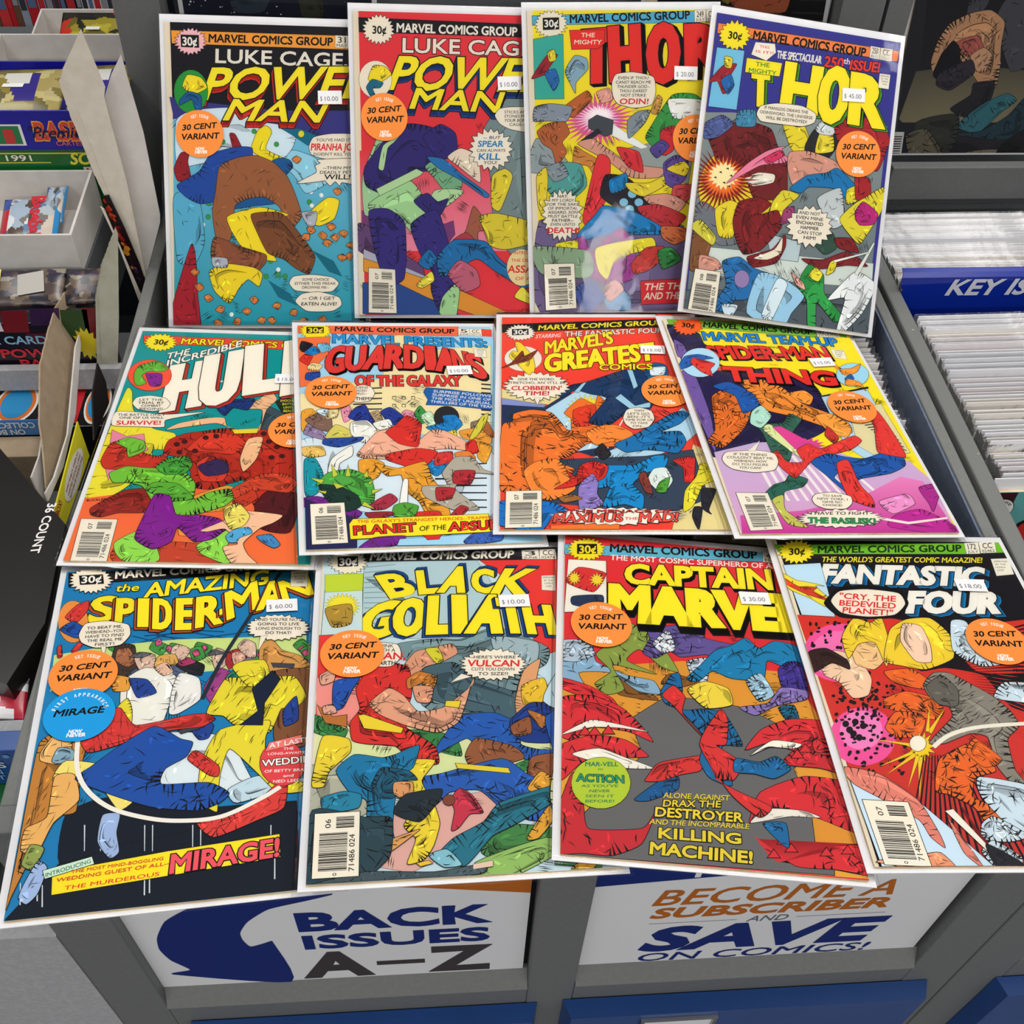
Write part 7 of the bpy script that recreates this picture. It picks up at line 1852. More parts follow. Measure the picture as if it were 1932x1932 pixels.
14:'''P art 1d2030 0 -840 1300 840 1300 840 -1300 -840 -1300
E art dfe2ea 0 -189 206 5 0 1 4
E art dfe2ea 0 -637 87 7 0 1 6
E art dfe2ea 0 -151 1 4 0 0 4
E art dfe2ea 0 -420 -15 4 0 0 4
E art dfe2ea 0 234 287 9 0 1 9
E art dfe2ea 0 575 191 5 0 0 4
E art dfe2ea 0 -524 306 4 0 0 3
E art dfe2ea 0 298 205 4 0 0 3
E art dfe2ea 0 531 275 5 0 0 4
E art dfe2ea 0 220 189 4 0 0 3
E art dfe2ea 0 276 -3 9 0 1 9
E art dfe2ea 0 -496 35 5 0 1 4
E art dfe2ea 0 210 350 9 0 1 8
E art dfe2ea 0 -823 202 9 0 1 9
E art dfe2ea 0 -684 257 4 0 1 3
E art dfe2ea 0 608 352 5 0 0 4
E art dfe2ea 0 494 275 4 0 0 3
E art dfe2ea 0 492 302 4 0 0 3
E art dfe2ea 0 -139 129 5 0 1 4
E art dfe2ea 0 -257 197 4 0 0 3
E art dfe2ea 0 192 296 4 0 0 3
E art dfe2ea 0 -835 133 5 0 1 4
E art dfe2ea 0 239 66 4 0 0 4
E art dfe2ea 0 -740 75 5 0 1 4
E art dfe2ea 0 -665 153 7 0 1 6
E art dfe2ea 0 406 151 4 0 0 3
E art dfe2ea 0 453 311 7 0 1 6
E art dfe2ea 0 -208 195 4 0 0 3
E art dfe2ea 0 -332 115 4 0 0 3
E art dfe2ea 0 -227 268 9 0 1 9
E art dfe2ea 0 -514 33 7 0 1 6
E art dfe2ea 0 83 312 4 0 0 3
E art dfe2ea 0 -895 45 9 0 1 9
E art dfe2ea 0 -151 76 5 0 1 4
E art dfe2ea 0 -14 325 5 0 0 4
E art dfe2ea 0 -783 53 7 0 1 6
E art dfe2ea 0 578 137 5 0 0 4
E art dfe2ea 0 139 286 7 0 1 6
E art dfe2ea 0 -899 -18 5 0 1 4
E art dfe2ea 0 -489 285 4 0 0 3
E art dfe2ea 0 51 346 4 0 0 3
E art dfe2ea 0 -228 45 7 0 1 6
E art dfe2ea 0 18 -26 7 0 1 6
E art dfe2ea 0 -472 164 7 0 1 6
E art dfe2ea 0 -678 314 6 0 1 6
E art dfe2ea 0 188 327 9 0 1 8
E art dfe2ea 0 -698 131 9 0 1 9
E art dfe2ea 0 -12 39 7 0 1 6
E art dfe2ea 0 276 9 9 0 1 9
E art dfe2ea 0 -395 -10 7 0 1 6
E art dfe2ea 0 -77 284 4 0 0 3
E art dfe2ea 0 -681 42 4 0 1 3
E art dfe2ea 0 -599 166 9 0 1 9
E art dfe2ea 0 -790 136 6 0 1 6
E art dfe2ea 0 -102 -16 4 0 0 4
E art dfe2ea 0 -14 125 9 0 1 9
E art dfe2ea 0 -68 149 4 0 0 3
E art dfe2ea 0 454 131 7 0 1 6
E art dfe2ea 0 -799 261 5 0 1 4
E art dfe2ea 0 -768 77 9 0 1 9
M art 3a3a30 0.4 6 0.8 - 190 266 373 224 397 -38 207 -39
M art 34404a 0.4 6 0.8 - -402 348 13 351 -120 5 -402 4''',
15:'''P art 121214 0 -740 1300 840 1300 840 -1300 -740 -1300
M art a85a3c 0.4 14 1.0 - -127 372 449 375 472 11 59 27 -59 90
M art 8a7a3a 0.4 4 0.8 - -199 285 -86 285 -68 81 -151 108
P art 2c2c2c 0 537 11 1019 -6 1021 -20 539 -3''',
}
# ------------------------------------------------------------------ printed covers
def smooth_loop(P, sub=5):
    n = len(P); out = []
    for i in range(n):
        a, b, c, d = P[i-1], P[i], P[(i+1) % n], P[(i+2) % n]
        for k in range(sub):
            t = k/sub; t2 = t*t; t3 = t2*t
            h1, h2, h3, h4 = 2*t3-3*t2+1, t3-2*t2+t, -2*t3+3*t2, t3-t2
            out.append(tuple(h1*b[j]+h2*.30*(c[j]-a[j])+h3*c[j]+h4*.30*(d[j]-b[j]) for j in (0, 1)))
    return out
def offset_poly(P, d):
    n = len(P); A = sum(P[i][0]*P[(i+1) % n][1]-P[(i+1) % n][0]*P[i][1] for i in range(n)); s = 1 if A > 0 else -1; out = []
    for i in range(n):
        a, b, c = P[i-1], P[i], P[(i+1) % n]
        e1 = (b[0]-a[0], b[1]-a[1]); e2 = (c[0]-b[0], c[1]-b[1])
        l1 = math.hypot(*e1) or 1; l2 = math.hypot(*e2) or 1
        nx = e1[1]/l1+e2[1]/l2; ny = -e1[0]/l1-e2[0]/l2; l = math.hypot(nx, ny) or 1
        k = s*d*min(2.2, 2/l if l > .2 else 2.2)
        out.append((b[0]+nx/l*k, b[1]+ny/l*k))
    return out
def inside(p, P):
    x, y = p; r = False; j = len(P)-1
    for i in range(len(P)):
        if (P[i][1] > y) != (P[j][1] > y) and x < (P[j][0]-P[i][0])*(y-P[i][1])/(P[j][1]-P[i][1])+P[i][0]: r = not r
        j = i
    return r
def pairs(v): return [(float(v[i]), float(v[i+1])) for i in range(0, len(v), 2)]
INKC = lin('14100f')
def shade(h, k):
    c = lin(h); return tuple(min(1, a*k) for a in c[:3])+(1,)
class Cover:
    def __init__(s, idx):
        s.rnd = random.Random(idx*101); s.parts = {}; s.boxes = []; s.stick = []
        hatched = idx > 12
        for ln in ART[idx].strip().split('\n'):
            if ln[0] == 'M' and not hatched and ' art ' in ln: hatched = True; s.hatch()
            s.op(ln)
    def hatch(s):
        # loose pen hatching printed over the open background
        r = s.rnd
        for _ in range(46):
            x, y = r.uniform(-800, 800), r.uniform(-1280, 420); a = r.uniform(0, 3.14); n = r.randrange(5, 12); l = r.uniform(50, 150); g = r.uniform(9, 16); out = []
            for i in range(n):
                u = (i-n/2)*g; ll = l*r.uniform(.5, 1); px, py = x-math.sin(a)*u+math.cos(a)*r.uniform(-15, 15), y+math.cos(a)*u+math.sin(a)*r.uniform(-15, 15); dx, dy = math.cos(a+r.gauss(0, .06))*ll/2, math.sin(a)*ll/2; w = r.uniform(1.5, 3.5)
                out.append(([(px-dx, py-dy), (px-math.sin(a)*w, py+math.cos(a)*w), (px+dx, py+dy), (px+math.sin(a)*w, py-math.cos(a)*w)], INKC))
            s.put('art', out)
    def put(s, part, polys):     # polys: list of (pts, colour); they share one printing layer
        xs = [p[0] for q, _ in polys for p in q]; ys = [p[1] for q, _ in polys for p in q]
        if not xs: return
        b = (min(xs), min(ys), max(xs), max(ys)); L = 0
        for (c, l) in s.boxes:
            if l >= L and c[0] < b[2] and b[0] < c[2] and c[1] < b[3] and b[1] < c[3]: L = l+1
        s.boxes.append((b, L)); z = 2e-5+L*6e-6
        mb = s.parts.setdefault(part, MB())
        for q, c in polys: mb.face([(x*1e-4, y*1e-4, z) for x, y in q], c)
    def poly(s, part, P, col, ol):
        if ol > 0: s.put(part, [(offset_poly(P, ol*10), INKC)])
        s.put(part, [(P, col)])
    def strokes(s, part, P, n, W, ang, col=INKC, lmax=120):
        xs = [p[0] for p in P]; ys = [p[1] for p in P]; out = []; r = s.rnd
        size = min(max(xs)-min(xs), max(ys)-min(ys)); a0 = r.uniform(0, 3.14) if ang is None else ang
        for _ in range(n*6):
            if len(out) >= n: break
            x = r.uniform(min(xs), max(xs)); y = r.uniform(min(ys), max(ys))
            if not inside((x, y), P): continue
            a = a0+r.gauss(0, .5 if ang is None else .12); l = min(lmax, size*.5)*r.uniform(.35, 1); w = W*10*r.uniform(.35, .9)
            if ang is None and r.random() < .35: a += 1.3
            dx, dy = math.cos(a)*l/2, math.sin(a)*l/2; nx, ny = -math.sin(a)*w/2, math.cos(a)*w/2; k = r.uniform(-.25, .25)*l*.5; bx, by = -math.sin(a)*k, math.cos(a)*k
            if not (inside((x-dx, y-dy), P) and inside((x+dx, y+dy), P)): continue
            out.append(([(x-dx, y-dy), (x-dx*.3+nx+bx, y-dy*.3+ny+by), (x+dx*.3+nx*1.2+bx, y+dy*.3+ny*1.2+by), (x+dx, y+dy), (x+dx*.3-nx+bx, y+dy*.3-ny+by), (x-dx*.3-nx*.8+bx, y-dy*.3-ny*.8+by)], col))
        if out: s.put(part, out)
    def contours(s, part, P, n, h):
        # inner contour lines and tone patches that follow the outline of a printed shape
        r = s.rnd; N = len(P); cx = sum(p[0] for p in P)/N; cy_ = sum(p[1] for p in P)/N; out = []; tone = []
        for _ in range(max(2, n//5)):
            k = r.uniform(.35, .85); i0 = r.randrange(N); m = max(4, int(N*r.uniform(.15, .38))); k2 = k*r.uniform(.55, .85)
            ox, oy = r.uniform(-.12, .12), r.uniform(-.12, .12); sx = max(abs(p[0]-cx) for p in P); sy_ = max(abs(p[1]-cy_) for p in P)
            A = []; B = []
            for i in range(m+1):
                p = P[(i0+i) % N]; u = i/m; e = math.sin(u*math.pi)
                A.append((cx+(p[0]-cx)*k+ox*sx, cy_+(p[1]-cy_)*k+oy*sy_)); q = k+(k2-k)*e; B.append((cx+(p[0]-cx)*q+ox*sx, cy_+(p[1]-cy_)*q+oy*sy_))
            if not all(inside(p, P) for p in A+B): continue
            tone.append((A+B[::-1][1:-1], shade(h, r.choice([.55, .62, .7, 1.25]))))
            w = r.uniform(3, 7); C = []
            for i in range(m+1):
                a, b = A[max(0, i-1)], A[min(m, i+1)]; l = math.hypot(b[0]-a[0], b[1]-a[1]) or 1; e = math.sin(i/m*math.pi)*w
                C.append((A[i][0]-(b[1]-a[1])/l*e, A[i][1]+(b[0]-a[0])/l*e))
            out.append((A+C[::-1][1:-1], INKC))
        for q in tone: s.put(part, [q])
        if out: s.put(part, out)
    def feather(s, part, P, n, W):
        r = s.rnd; N = len(P); A = sum(P[i][0]*P[(i+1) % N][1]-P[(i+1) % N][0]*P[i][1] for i in range(N)); sg = 1 if A > 0 else -1; out = []
        size = min(max(p[0] for p in P)-min(p[0] for p in P), max(p[1] for p in P)-min(p[1] for p in P))
        for _ in range(max(1, n//5)):
            i0 = r.randrange(N); m = r.randrange(3, 7); l0 = min(90, size*r.uniform(.15, .4))
            for j in range(m):
                a, b = P[(i0+j) % N], P[(i0+j+1) % N]; d = (b[0]-a[0], b[1]-a[1]); L = math.hypot(*d) or 1; nx, ny = -d[1]/L*sg, d[0]/L*sg
                ll = l0*(.4+.6*math.sin((j+.5)/m*math.pi))*r.uniform(.7, 1.1); k = r.uniform(-.3, .3)
                tip = ((a[0]+b[0])/2+(nx+d[0]/L*k)*ll, (a[1]+b[1])/2+(ny+d[1]/L*k)*ll); w = min(L*.5, W*11)
                mx, my = (a[0]+b[0])/2, (a[1]+b[1])/2
                if inside(tip, P): out.append(([(mx-d[0]/L*w/2, my-d[1]/L*w/2), (mx+d[0]/L*w/2, my+d[1]/L*w/2), tip], INKC))
        if out: s.put(part, out)
    def op(s, ln):
        k, rest = ln[0], ln[2:]; txt = None
        if k in 'TSKJ' and '|' in rest: rest, txt = rest.split('|', 1)
        t = rest.split()
        if k == 'P': s.poly(t[0], pairs(t[3:]), lin(t[1]), float(t[2]))
        elif k == 'G':
            P = pairs(t[3:]); a, b = lin(t[1]), lin(t[2]); ys = [p[1] for p in P]; y0, y1 = min(ys), max(ys)
            s.put(t[0], [(P, [tuple(b[i]+(a[i]-b[i])*(p[1]-y0)/(y1-y0) for i in range(4)) for p in P])])
        elif k == 'M':
            P = smooth_loop(pairs(t[6:])); s.poly(t[0], P, lin(t[1]), float(t[2]))
            n = int(t[3]); ang = None if t[5] == '-' else float(t[5])
            if n:
                h = t[1]; s.contours(t[0], P, n, h)
                s.strokes(t[0], P, max(1, n//4), 2.2, ang, shade(h, 1.45), 80)
                s.strokes(t[0], P, int(n*.7), float(t[4])*.8, ang)
                s.feather(t[0], P, n, float(t[4]))
        elif k in 'EU':
            o = 3 if k == 'E' else 5
            cx, cy_, ux, uy, vx, vy = map(float, t[o:o+6]); P = []
            if k == 'E':
                N = 22 if math.hypot(ux, uy) > 30 else 9
                P = [(cx+ux*math.cos(a)+vx*math.sin(a), cy_+uy*math.cos(a)+vy*math.sin(a)) for a in (6.28318*i/N for i in range(N))]
            else:
                N = int(t[3])
                for i in range(2*N):
                    q = (1 if i % 2 == 0 else float(t[4]))*s.rnd.uniform(.95, 1.05); a = 3.14159*i/N
                    P.append((cx+q*(ux*math.cos(a)+vx*math.sin(a)), cy_+q*(uy*math.cos(a)+vy*math.sin(a))))
            s.poly(t[0], P, lin(t[1]), float(t[2]))
        elif k == 'C': s.strokes(t[0], pairs(t[3:]), int(t[2]), 1.3, None, lin(t[1]), 90)
        elif k == 'V':
            P = pairs(t[3:]); w = float(t[2]); Q = []
            for i in range(len(P)-1):
                a, b, c, d = P[max(0, i-1)], P[i], P[i+1], P[min(len(P)-1, i+2)]
                for j in range(8):
                    u = j/8; Q.append(tuple(.5*(2*b[m]+(c[m]-a[m])*u+(2*a[m]-5*b[m]+4*c[m]-d[m])*u*u+(3*b[m]-a[m]-3*c[m]+d[m])*u**3) for m in (0, 1)))
            Q.append(P[-1]); left = []; right = []
            for i in range(len(Q)):
                a, b = Q[max(0, i-1)], Q[min(len(Q)-1, i+1)]; l = math.hypot(b[0]-a[0], b[1]-a[1]) or 1; nx, ny = -(b[1]-a[1])/l*w/2, (b[0]-a[0])/l*w/2
                left.append((Q[i][0]+nx, Q[i][1]+ny)); right.append((Q[i][0]-nx, Q[i][1]-ny))
            s.put(t[0], [([left[i], left[i+1], right[i+1], right[i]], lin(t[1])) for i in range(len(Q)-1)])
        elif k == 'T':
            part, fill, bold, oc, ow, ec, ex, ey = t[0], lin(t[1]), float(t[2])*.02, t[3], float(t[4]), t[5], float(t[6]), float(t[7])
            bl, br, tl = pairs(t[8:14]); ux = (br[0]-bl[0], br[1]-bl[1]); uy = (tl[0]-bl[0], tl[1]-bl[1]); cap = math.hypot(*uy)
            em = cap/.72; o_ = min(.11, ow*10/em)
            def lay(of, col, dx=0, dy=0):
                V, Fc = text_mesh(txt, of, math.hypot(*ux)/max(1e-9, cap)); Q = [(bl[0]+ux[0]*x+uy[0]*y+dx, bl[1]+ux[1]*x+uy[1]*y+dy) for x, y in V]
                return [([Q[i] for i in fc], col) for fc in Fc]
            if ec != '-':
                n = 7
                out = []
                for i in range(n+1): out += lay(bold+o_, INKC, ex*10*i/n, ey*10*i/n)
                s.put(part, out); out = []
                if ec != '14100f':
                    for i in range(n+1): out += lay(bold+o_*.2, lin(ec), ex*10*i/n, ey*10*i/n)
                    s.put(part, out)
            if oc != '-': s.put(part, lay(bold+o_, lin(oc)))
            s.put(part, lay(bold, fill))
        elif k == 'B':
            P = pairs(t[2:]); part, code = t[0], t[1]; s.poly(part, P, lin('efe8d6'), .4)
            def at(u, v):
                return tuple((P[0][i]*(1-u)+P[1][i]*u)*(1-v)+(P[3][i]*(1-u)+P[2][i]*u)*v for i in (0, 1))
            out = []; r = s.rnd; v = .32
            while v < .90:
                h = r.choice([.006, .008, .014, .02]); out.append(([at(.12, v), at(.74, v), at(.74, v+h), at(.12, v+h)], INKC)); v += h+r.choice([.006, .009, .014])
            v = .07
            while v < .24:
                h = r.choice([.007, .012, .02]); out.append(([at(.48, v), at(.88, v), at(.88, v+h), at(.48, v+h)], INKC)); v += h+.009
            s.put(part, out)
            for tx, bl, br, tl in ((code, at(.36, .24), at(.36, .10), at(.24, .24)), ('71486 024', at(.90, .92), at(.90, .36), at(.78, .92)), ('0', at(.44, .975), at(.52, .975), at(.44, .935))):
                V, Fc = text_mesh(tx, .004); Q = [(bl[0]+(br[0]-bl[0])*x+(tl[0]-bl[0])*y, bl[1]+(br[1]-bl[1])*x+(tl[1]-bl[1])*y) for x, y in V]
                s.put(part, [([Q[i] for i in fc], INKC) for fc in Fc])
        elif k in 'SKJ': s.stick.append((k, float(t[0])*1e-4, float(t[1])*1e-4, math.radians(float(t[2])), txt))
HW, HH = .084, .130
def clip_cover(o):
    me = o.data; bm = bmesh.new(); bm.from_mesh(me)
    for co, no in (((HW, 0, 0), (1, 0, 0)), ((-HW, 0, 0), (-1, 0, 0)), ((0, HH, 0), (0, 1, 0)), ((0, -HH, 0), (0, -1, 0))):
        bmesh.ops.bisect_plane(bm, geom=bm.verts[:]+bm.edges[:]+bm.faces[:], dist=1e-7, plane_co=co, plane_no=no, clear_outer=True)
    for fc in bm.faces:
        if fc.normal.z < 0: fc.normal_flip()
    bm.to_mesh(me); bm.free()
HAND = lin('15120f')
def sticker_disc(root, x, y, a, kind):
    orange = kind == 'K'
    name = 'key_issue_sticker' if orange else 'first_appearance_sticker'
    c, s_ = math.cos(a), math.sin(a); z0 = .00145 if orange else .00175
    X = lambda u, v: (x+c*u-s_*v, y+s_*u+c*v, z0)
    mb = MB(); r = .0203; mb.prism([X(r*math.cos(i*.1309), r*math.sin(i*.1309)) for i in range(48)], (0, 0, .0001), lin('f78f3f' if orange else '1f9be0'))
    o = mb.build(name, INK, root)
    o['label'] = 'round orange sticker with handwritten 30 cent variant' if orange else 'round blue sticker with handwritten word'
    tx = MB()
    def line(t, u0, v0, wd, h, col, bold, sh=0., rot=0.):
        ca, sa = math.cos(rot), math.sin(rot)
        o0 = Vector(X(u0, v0)); ux = Vector(X(u0+wd*ca, v0+wd*sa))-o0; uy = Vector(X(u0+sh*h-h*sa, v0+h*ca))-o0
        tx.text(t, o0+Vector((0, 0, .0001)), ux, uy, (0, 0, 1), col, bold, 2e-5)
    Wc = lin('fbf4ea')
    def arc(t, col, bold, r0, h, a0, a1):
        for i, ch in enumerate(t):
            if ch == ' ': continue
            th = a0+(a1-a0)*i/(len(t)-1); wd = h*(.14 if ch == 'I' else .50)
            line(ch, r0*math.cos(th)-wd/2*math.sin(th), r0*math.sin(th)+wd/2*math.cos(th), wd, h, col, bold, 0, th-math.pi/2)
    if orange:
        arc('KEY ISSUE', Wc, .8, .0142, .0026, 1.95, 1.05)
        line('30 CENT', -.0145, .0032, .029, .0046, HAND, 1.6, .25, .06); line('VARIANT', -.0160, -.0048, .032, .0048, HAND, 1.6, .2, .02)
    else:
        arc('FIRST APPEARANCE', Wc, 1., .0142, .0026, 2.85, .35)
        line('MIRAGE', -.0145, -.001, .028, .005, HAND, 1.6, .25, .06)
    line('NOW', -.0042, -.0140, .0072, .0024, Wc, 2.2, .1); line('NEVER', -.0050, -.0168, .0104, .0025, Wc, 2.2, .1)
    tx.build('sticker_lettering', INK, o)
def price_sticker(root, x, y, a, txt):
    c, s_ = math.cos(a), math.sin(a); z0 = .00145; X = lambda u, v: (x+c*u-s_*v, y+s_*u+c*v, z0)
    mb = MB(); mb.prism([X(-.0104, -.0058), X(.0104, -.0058), X(.0104, .0058), X(-.0104, .0058)], (0, 0, .0001), lin('f4f3f2'))
    o = mb.build('price_sticker', INK, root); o['label'] = 'small white price sticker'
    tx = MB(); g = lin('6c6c74')
    def line(t, u0, wd):
        o0 = Vector(X(u0, -.0030)); tx.text(t, o0+Vector((0, 0, .0001)), Vector(X(u0+wd, -.0030))-o0, Vector(X(u0, .0008))-o0, (0, 0, 1), g, .15, 2e-5)
    line('$', -.0085, .0018); line(txt.split()[1], -.0045, .0115)
    tx.build('price_digits', INK, o)
def wavy_bag(seed, bw=.0905, y0=-.1342, y1=.1385, amp=1.1):
    r = random.Random(seed); mb = MB(); NX, NY = 26, 38
    ph = [r.uniform(0, 6.28) for _ in range(8)]; fx = [r.uniform(18, 60) for _ in range(4)]; fy = [r.uniform(10, 40) for _ in range(4)]
    def h(x, y):
        e = min(1, max(0, (bw-abs(x))/.0022))*min(1, max(0, min(y1-y, y-y0)/.0022)); e = e*e*(3-2*e)
        n = sum(math.sin(fx[i]*x*(1 if i % 2 else -1)+fy[i]*y+ph[i]) for i in range(4))*.25
        return -.0021+e*(.0021+.00085+amp*.00030*n)
    ax = lambda a_, b_, n_: [a_, a_+.0010, a_+.0022, a_+.0030]+[a_+.0030+(b_-a_-.0060)*i/n_ for i in range(1, n_)]+[b_-.0030, b_-.0022, b_-.0010, b_]
    XS, YS_ = ax(-bw, bw, NX), ax(y0, y1, NY); P = [[(x, y) for x in XS] for y in YS_]; NX, NY = len(XS)-1, len(YS_)-1
    for j in range(NY):
        for i in range(NX):
            q = [P[j][i], P[j][i+1], P[j+1][i+1], P[j+1][i]]; mb.face([(x, y, h(x, y)) for x, y in q])
    return mb
def comic(idx, label, group, board=(-.0885, .0885, -.1326, .1375), paper_left=-.084):
    x, y, z, a, b, c = POSE[idx]
    rot = (Matrix.Rotation(b, 3, 'X') @ Matrix.Rotation(c, 3, 'Y') @ Matrix.Rotation(a, 3, 'Z')).to_4x4()
    root = empty('comic_book', (x, y, z), label, 'comic book', group, rot)
    mb = MB(); mb.box(board[0], board[1], board[2], board[3], -.0026, -.0020); mb.build('backing_board', M_['board'], root)
    mb = MB()
    for i in range(4): mb.box(-HW+.0003*i, HW-.0002*((i*7) % 3), -HH+.0002*((i*5) % 3), HH-.0001*i, -.00198+.0005*i, -.00150+.0005*i)
    mb.build('pages', M_['pages'], root)
    cv = Cover(idx); base = None
    paper = MB(); 
    order = ['art']+[k for k in cv.parts if k != 'art']
    for k in order:
        nm = 'cover' if k == 'art' else k.split('.')[0]
        mbk = cv.parts[k]
        if k == 'art': mbk.face([(-HW, -HH, 1e-5), (HW, -HH, 1e-5), (HW, HH, 1e-5), (-HW, HH, 1e-5)], lin('e9dcc2'))
        o = mbk.build(nm, INK, root if k == 'art' else base); clip_cover(o)
        if k == 'art': base = o
    wavy_bag(idx).build('plastic_bag', M_['bag'], root, True)
    for (k, sx, sy_, sa, tx) in cv.stick:
        if k == 'S': price_sticker(root, sx, sy_, sa, tx)
        else: sticker_disc(root, sx, sy_, sa, k)
    return root
def part(name, mb, mats, root, parent=None, label=None):
    o = mb.build(name, mats, parent or root, loc=(-root.location if parent is None else (0, 0, 0)))
    if label: o['label'] = label
    return o
def one(name, mb, mats, label, cat, group=None, kind=None):
    o = mb.build(name, mats); return tag(o, label, cat, group, kind)
# ------------------------------------------------------------------ the setting
mb = MB(); mb.box(-3, 3, -2, 3, -1.52, -1.5); one('floor', mb, M_['floor'], 'grey shop floor', 'floor', kind='structure')
mb = MB(); mb.box(-3, 3, 2.6, 2.64, -1.5, 1.45); one('wall_back', mb, M_['wall'], 'plain grey back wall of the shop', 'wall', kind='structure')
# ------------------------------------------------------------------ back issue cabinet (the middle unit)
YF = .285; XL, XR = -.267, .4115; RT = -.597; YU = .962
cab = empty('comic_bin_cabinet', (.0728, .60, -1.5), 'grey comic bin cabinet with two white sign panels and blue drawers', 'cabinet')
def side(x0, x1, m_, root, y1=.953):
    mb = MB(); mb.box(x0, x1, YF+.0185, y1, -1.5, RT, b=.0012); return part('side_panel', mb, m_, root)
side(XL, XL+.0105, M_['rail'], cab); side(XR-.0098, XR, M_['rail'], cab)
mb = MB(); mb.box(XR-.0118, XR-.0099, YF+.03, .9395, -.88, RT-.002); part('inner_lining', mb, M_['innerblue'], cab, label='blue-grey inner face of the bin side')
mb = MB(); mb.box(XL+.0106, XR-.0120, .940, .9528, -1.5, -.60); part('bin_back', mb, M_['greyd'], cab)
mb = MB(); mb.box(XL+.0106, XR-.0120, YF+.02, .9395, -.91, -.896); part('bin_floor', mb, M_['dark'], cab)
mb = MB(); mb.box(.066, .084, YF+.02, .9395, -.8955, -.640); part('bin_divider', mb, M_['greyd'], cab)
# front frame: stiles, rails and sills
def stile(x0, x1, z0, z1, root, m_='grey'):
    mb = MB(); mb.box(x0, x1, YF, YF+.018, z0, z1, b=.0015); return part('front_stile', mb, M_[m_], root)
FT = -.5800
stile(XL, -.2255, -1.5, FT, cab); stile(.0565, .0945, -1.5, FT, cab); stile(.3725, .4160, -1.5, FT, cab)
def rail(x0, x1, z0, z1, root):
    mb = MB(); mb.box(x0, x1, YF+.0005, YF+.018, z0, z1); return part('front_rail', mb, M_['grey'], root)
for x0, x1 in ((-.2253, .0563), (.0947, .3723)):
    rail(x0, x1, -.94, -.889, cab); rail(x0, x1, -.66, FT, cab)
    mb = MB(); P = [(x0, YF-.0015, -.8885), (x0, YF+.017, -.8885), (x0, YF+.017, -.8695), (x0, YF+.009, -.8695)]
    mb.prism(P, (x1-x0, 0, 0)); part('sill', mb, M_['rail'], cab)  # lightened laminate: light on the sloping sill put into its colour
    rail(x0, x1, -1.5, -1.40, cab)
def letters(mb, t, x0, x1, zb, zt, y, col, bold=.3, sh=0.):
    mb.text(t, (x0, y, zb), (x1-x0, 0, 0), (sh*(zt-zb), 0, zt-zb), (0, -1, 0), lin(col), bold, .0003)
NAVY, ORG, CHAR = '14286f', 'b8651c', '3f3a3d'
YS = YF+.0085
# left sign
sg = MB(); sg.box(-.2253, .0525, YS, YS+.003, -.8685, -.662); sign = part('sign_panel', sg, M_['white'], cab, label='white sign reading BACK ISSUES A-Z with a blue curved arrow')
gap = MB(); gap.box(.0526, .0562, YS+.0035, YS+.006, -.8685, -.662); part('gap_shade_strip', gap, M_['dark'], cab)  # dark strip puts the shade of the sign's edge gap into colour
ar = [(-.082, -.708), (-.1, -.716), (-.126, -.727), (-.143, -.747), (-.151, -.766), (-.1515, -.780), (-.148, -.7935), (-.1375, -.7885), (-.133, -.7855), (-.1308, -.79), (-.128, -.871), (-.2125, -.8415), (-.1985, -.834), (-.2085, -.812), (-.212, -.79), (-.209, -.768), (-.198, -.740), (-.179, -.720), (-.155, -.706), (-.118, -.7015), (-.0845, -.7035), (-.0815, -.7052)]
ar = smooth_loop(ar)
mb = MB(); mb.prism([(x, YS-.0002, z) for x, z in ar], (0, -.0002, 0), lin(NAVY)); part('printed_arrow', mb, INK, cab, sign)
mb = MB(); mb.prism([(-.02, YS-.0002, -.7035), (.0524, YS-.0002, -.7205), (.0524, YS-.0002, -.663), (-.1, YS-.0002, -.663), (-.1, YS-.0002, -.690)], (0, -.00015, 0), lin(ORG)); part('printed_band', mb, INK, cab, sign)
mb = MB(); letters(mb, 'BACK', -.1085, .0240, -.7685, -.7385, YS, NAVY, 2.4); letters(mb, 'ISSUES', -.1085, .0240, -.8035, -.7800, YS, NAVY, 2.2); letters(mb, 'A', -.113, -.067, -.8625, -.8155, YS, CHAR, 2.4); letters(mb, 'Z', -.0165, .0230, -.8625, -.8155, YS, CHAR, 2.4)
mb.face([(-.060, YS-.0003, -.8445), (-.0235, YS-.0003, -.8445), (-.0235, YS-.0003, -.8365), (-.060, YS-.0003, -.8365)], lin(CHAR)); part('sign_lettering', mb, INK, cab, sign)
# right sign
sg = MB(); sg.box(.0947, .3685, YS, YS+.003, -.8685, -.662); sign = part('sign_panel', sg, M_['white'], cab, label='white sign reading BECOME A SUBSCRIBER AND SAVE ON COMICS')
gap = MB(); gap.box(.3686, .3722, YS+.0035, YS+.006, -.8685, -.662); part('gap_shade_strip', gap, M_['dark'], cab)  # matching dark strip for the shade beside the right sign
mb = MB(); mb.prism([(.0948, YS-.0002, -.7165), (.19, YS-.0002, -.7075), (.3684, YS-.0002, -.690), (.3684, YS-.0002, -.663), (.0948, YS-.0002, -.663)], (0, -.00015, 0), lin(NAVY)); part('printed_band', mb, INK, cab, sign)
mb = MB(); I_ = .25
letters(mb, 'BECOME A', .141, .3165, -.755, -.729, YS, ORG, .55, I_); letters(mb, 'SUBSCRIBER', .1425, .3185, -.7785, -.7615, YS, ORG, 2.0, I_); letters(mb, 'AND', .2165, .2465, -.794, -.784, YS, '6a6a70', .1, I_)
letters(mb, 'SAVE', .143, .316, -.8435, -.8000, YS, NAVY, 2.4, I_); letters(mb, 'ON COMICS!', .1415, .3255, -.8668, -.8510, YS, NAVY, .5, I_)
letters(mb, 'P', .165, .175, -.7065, -.690, YS-.0003, 'e8e8ea', 2.); part('sign_lettering', mb, INK, cab, sign)
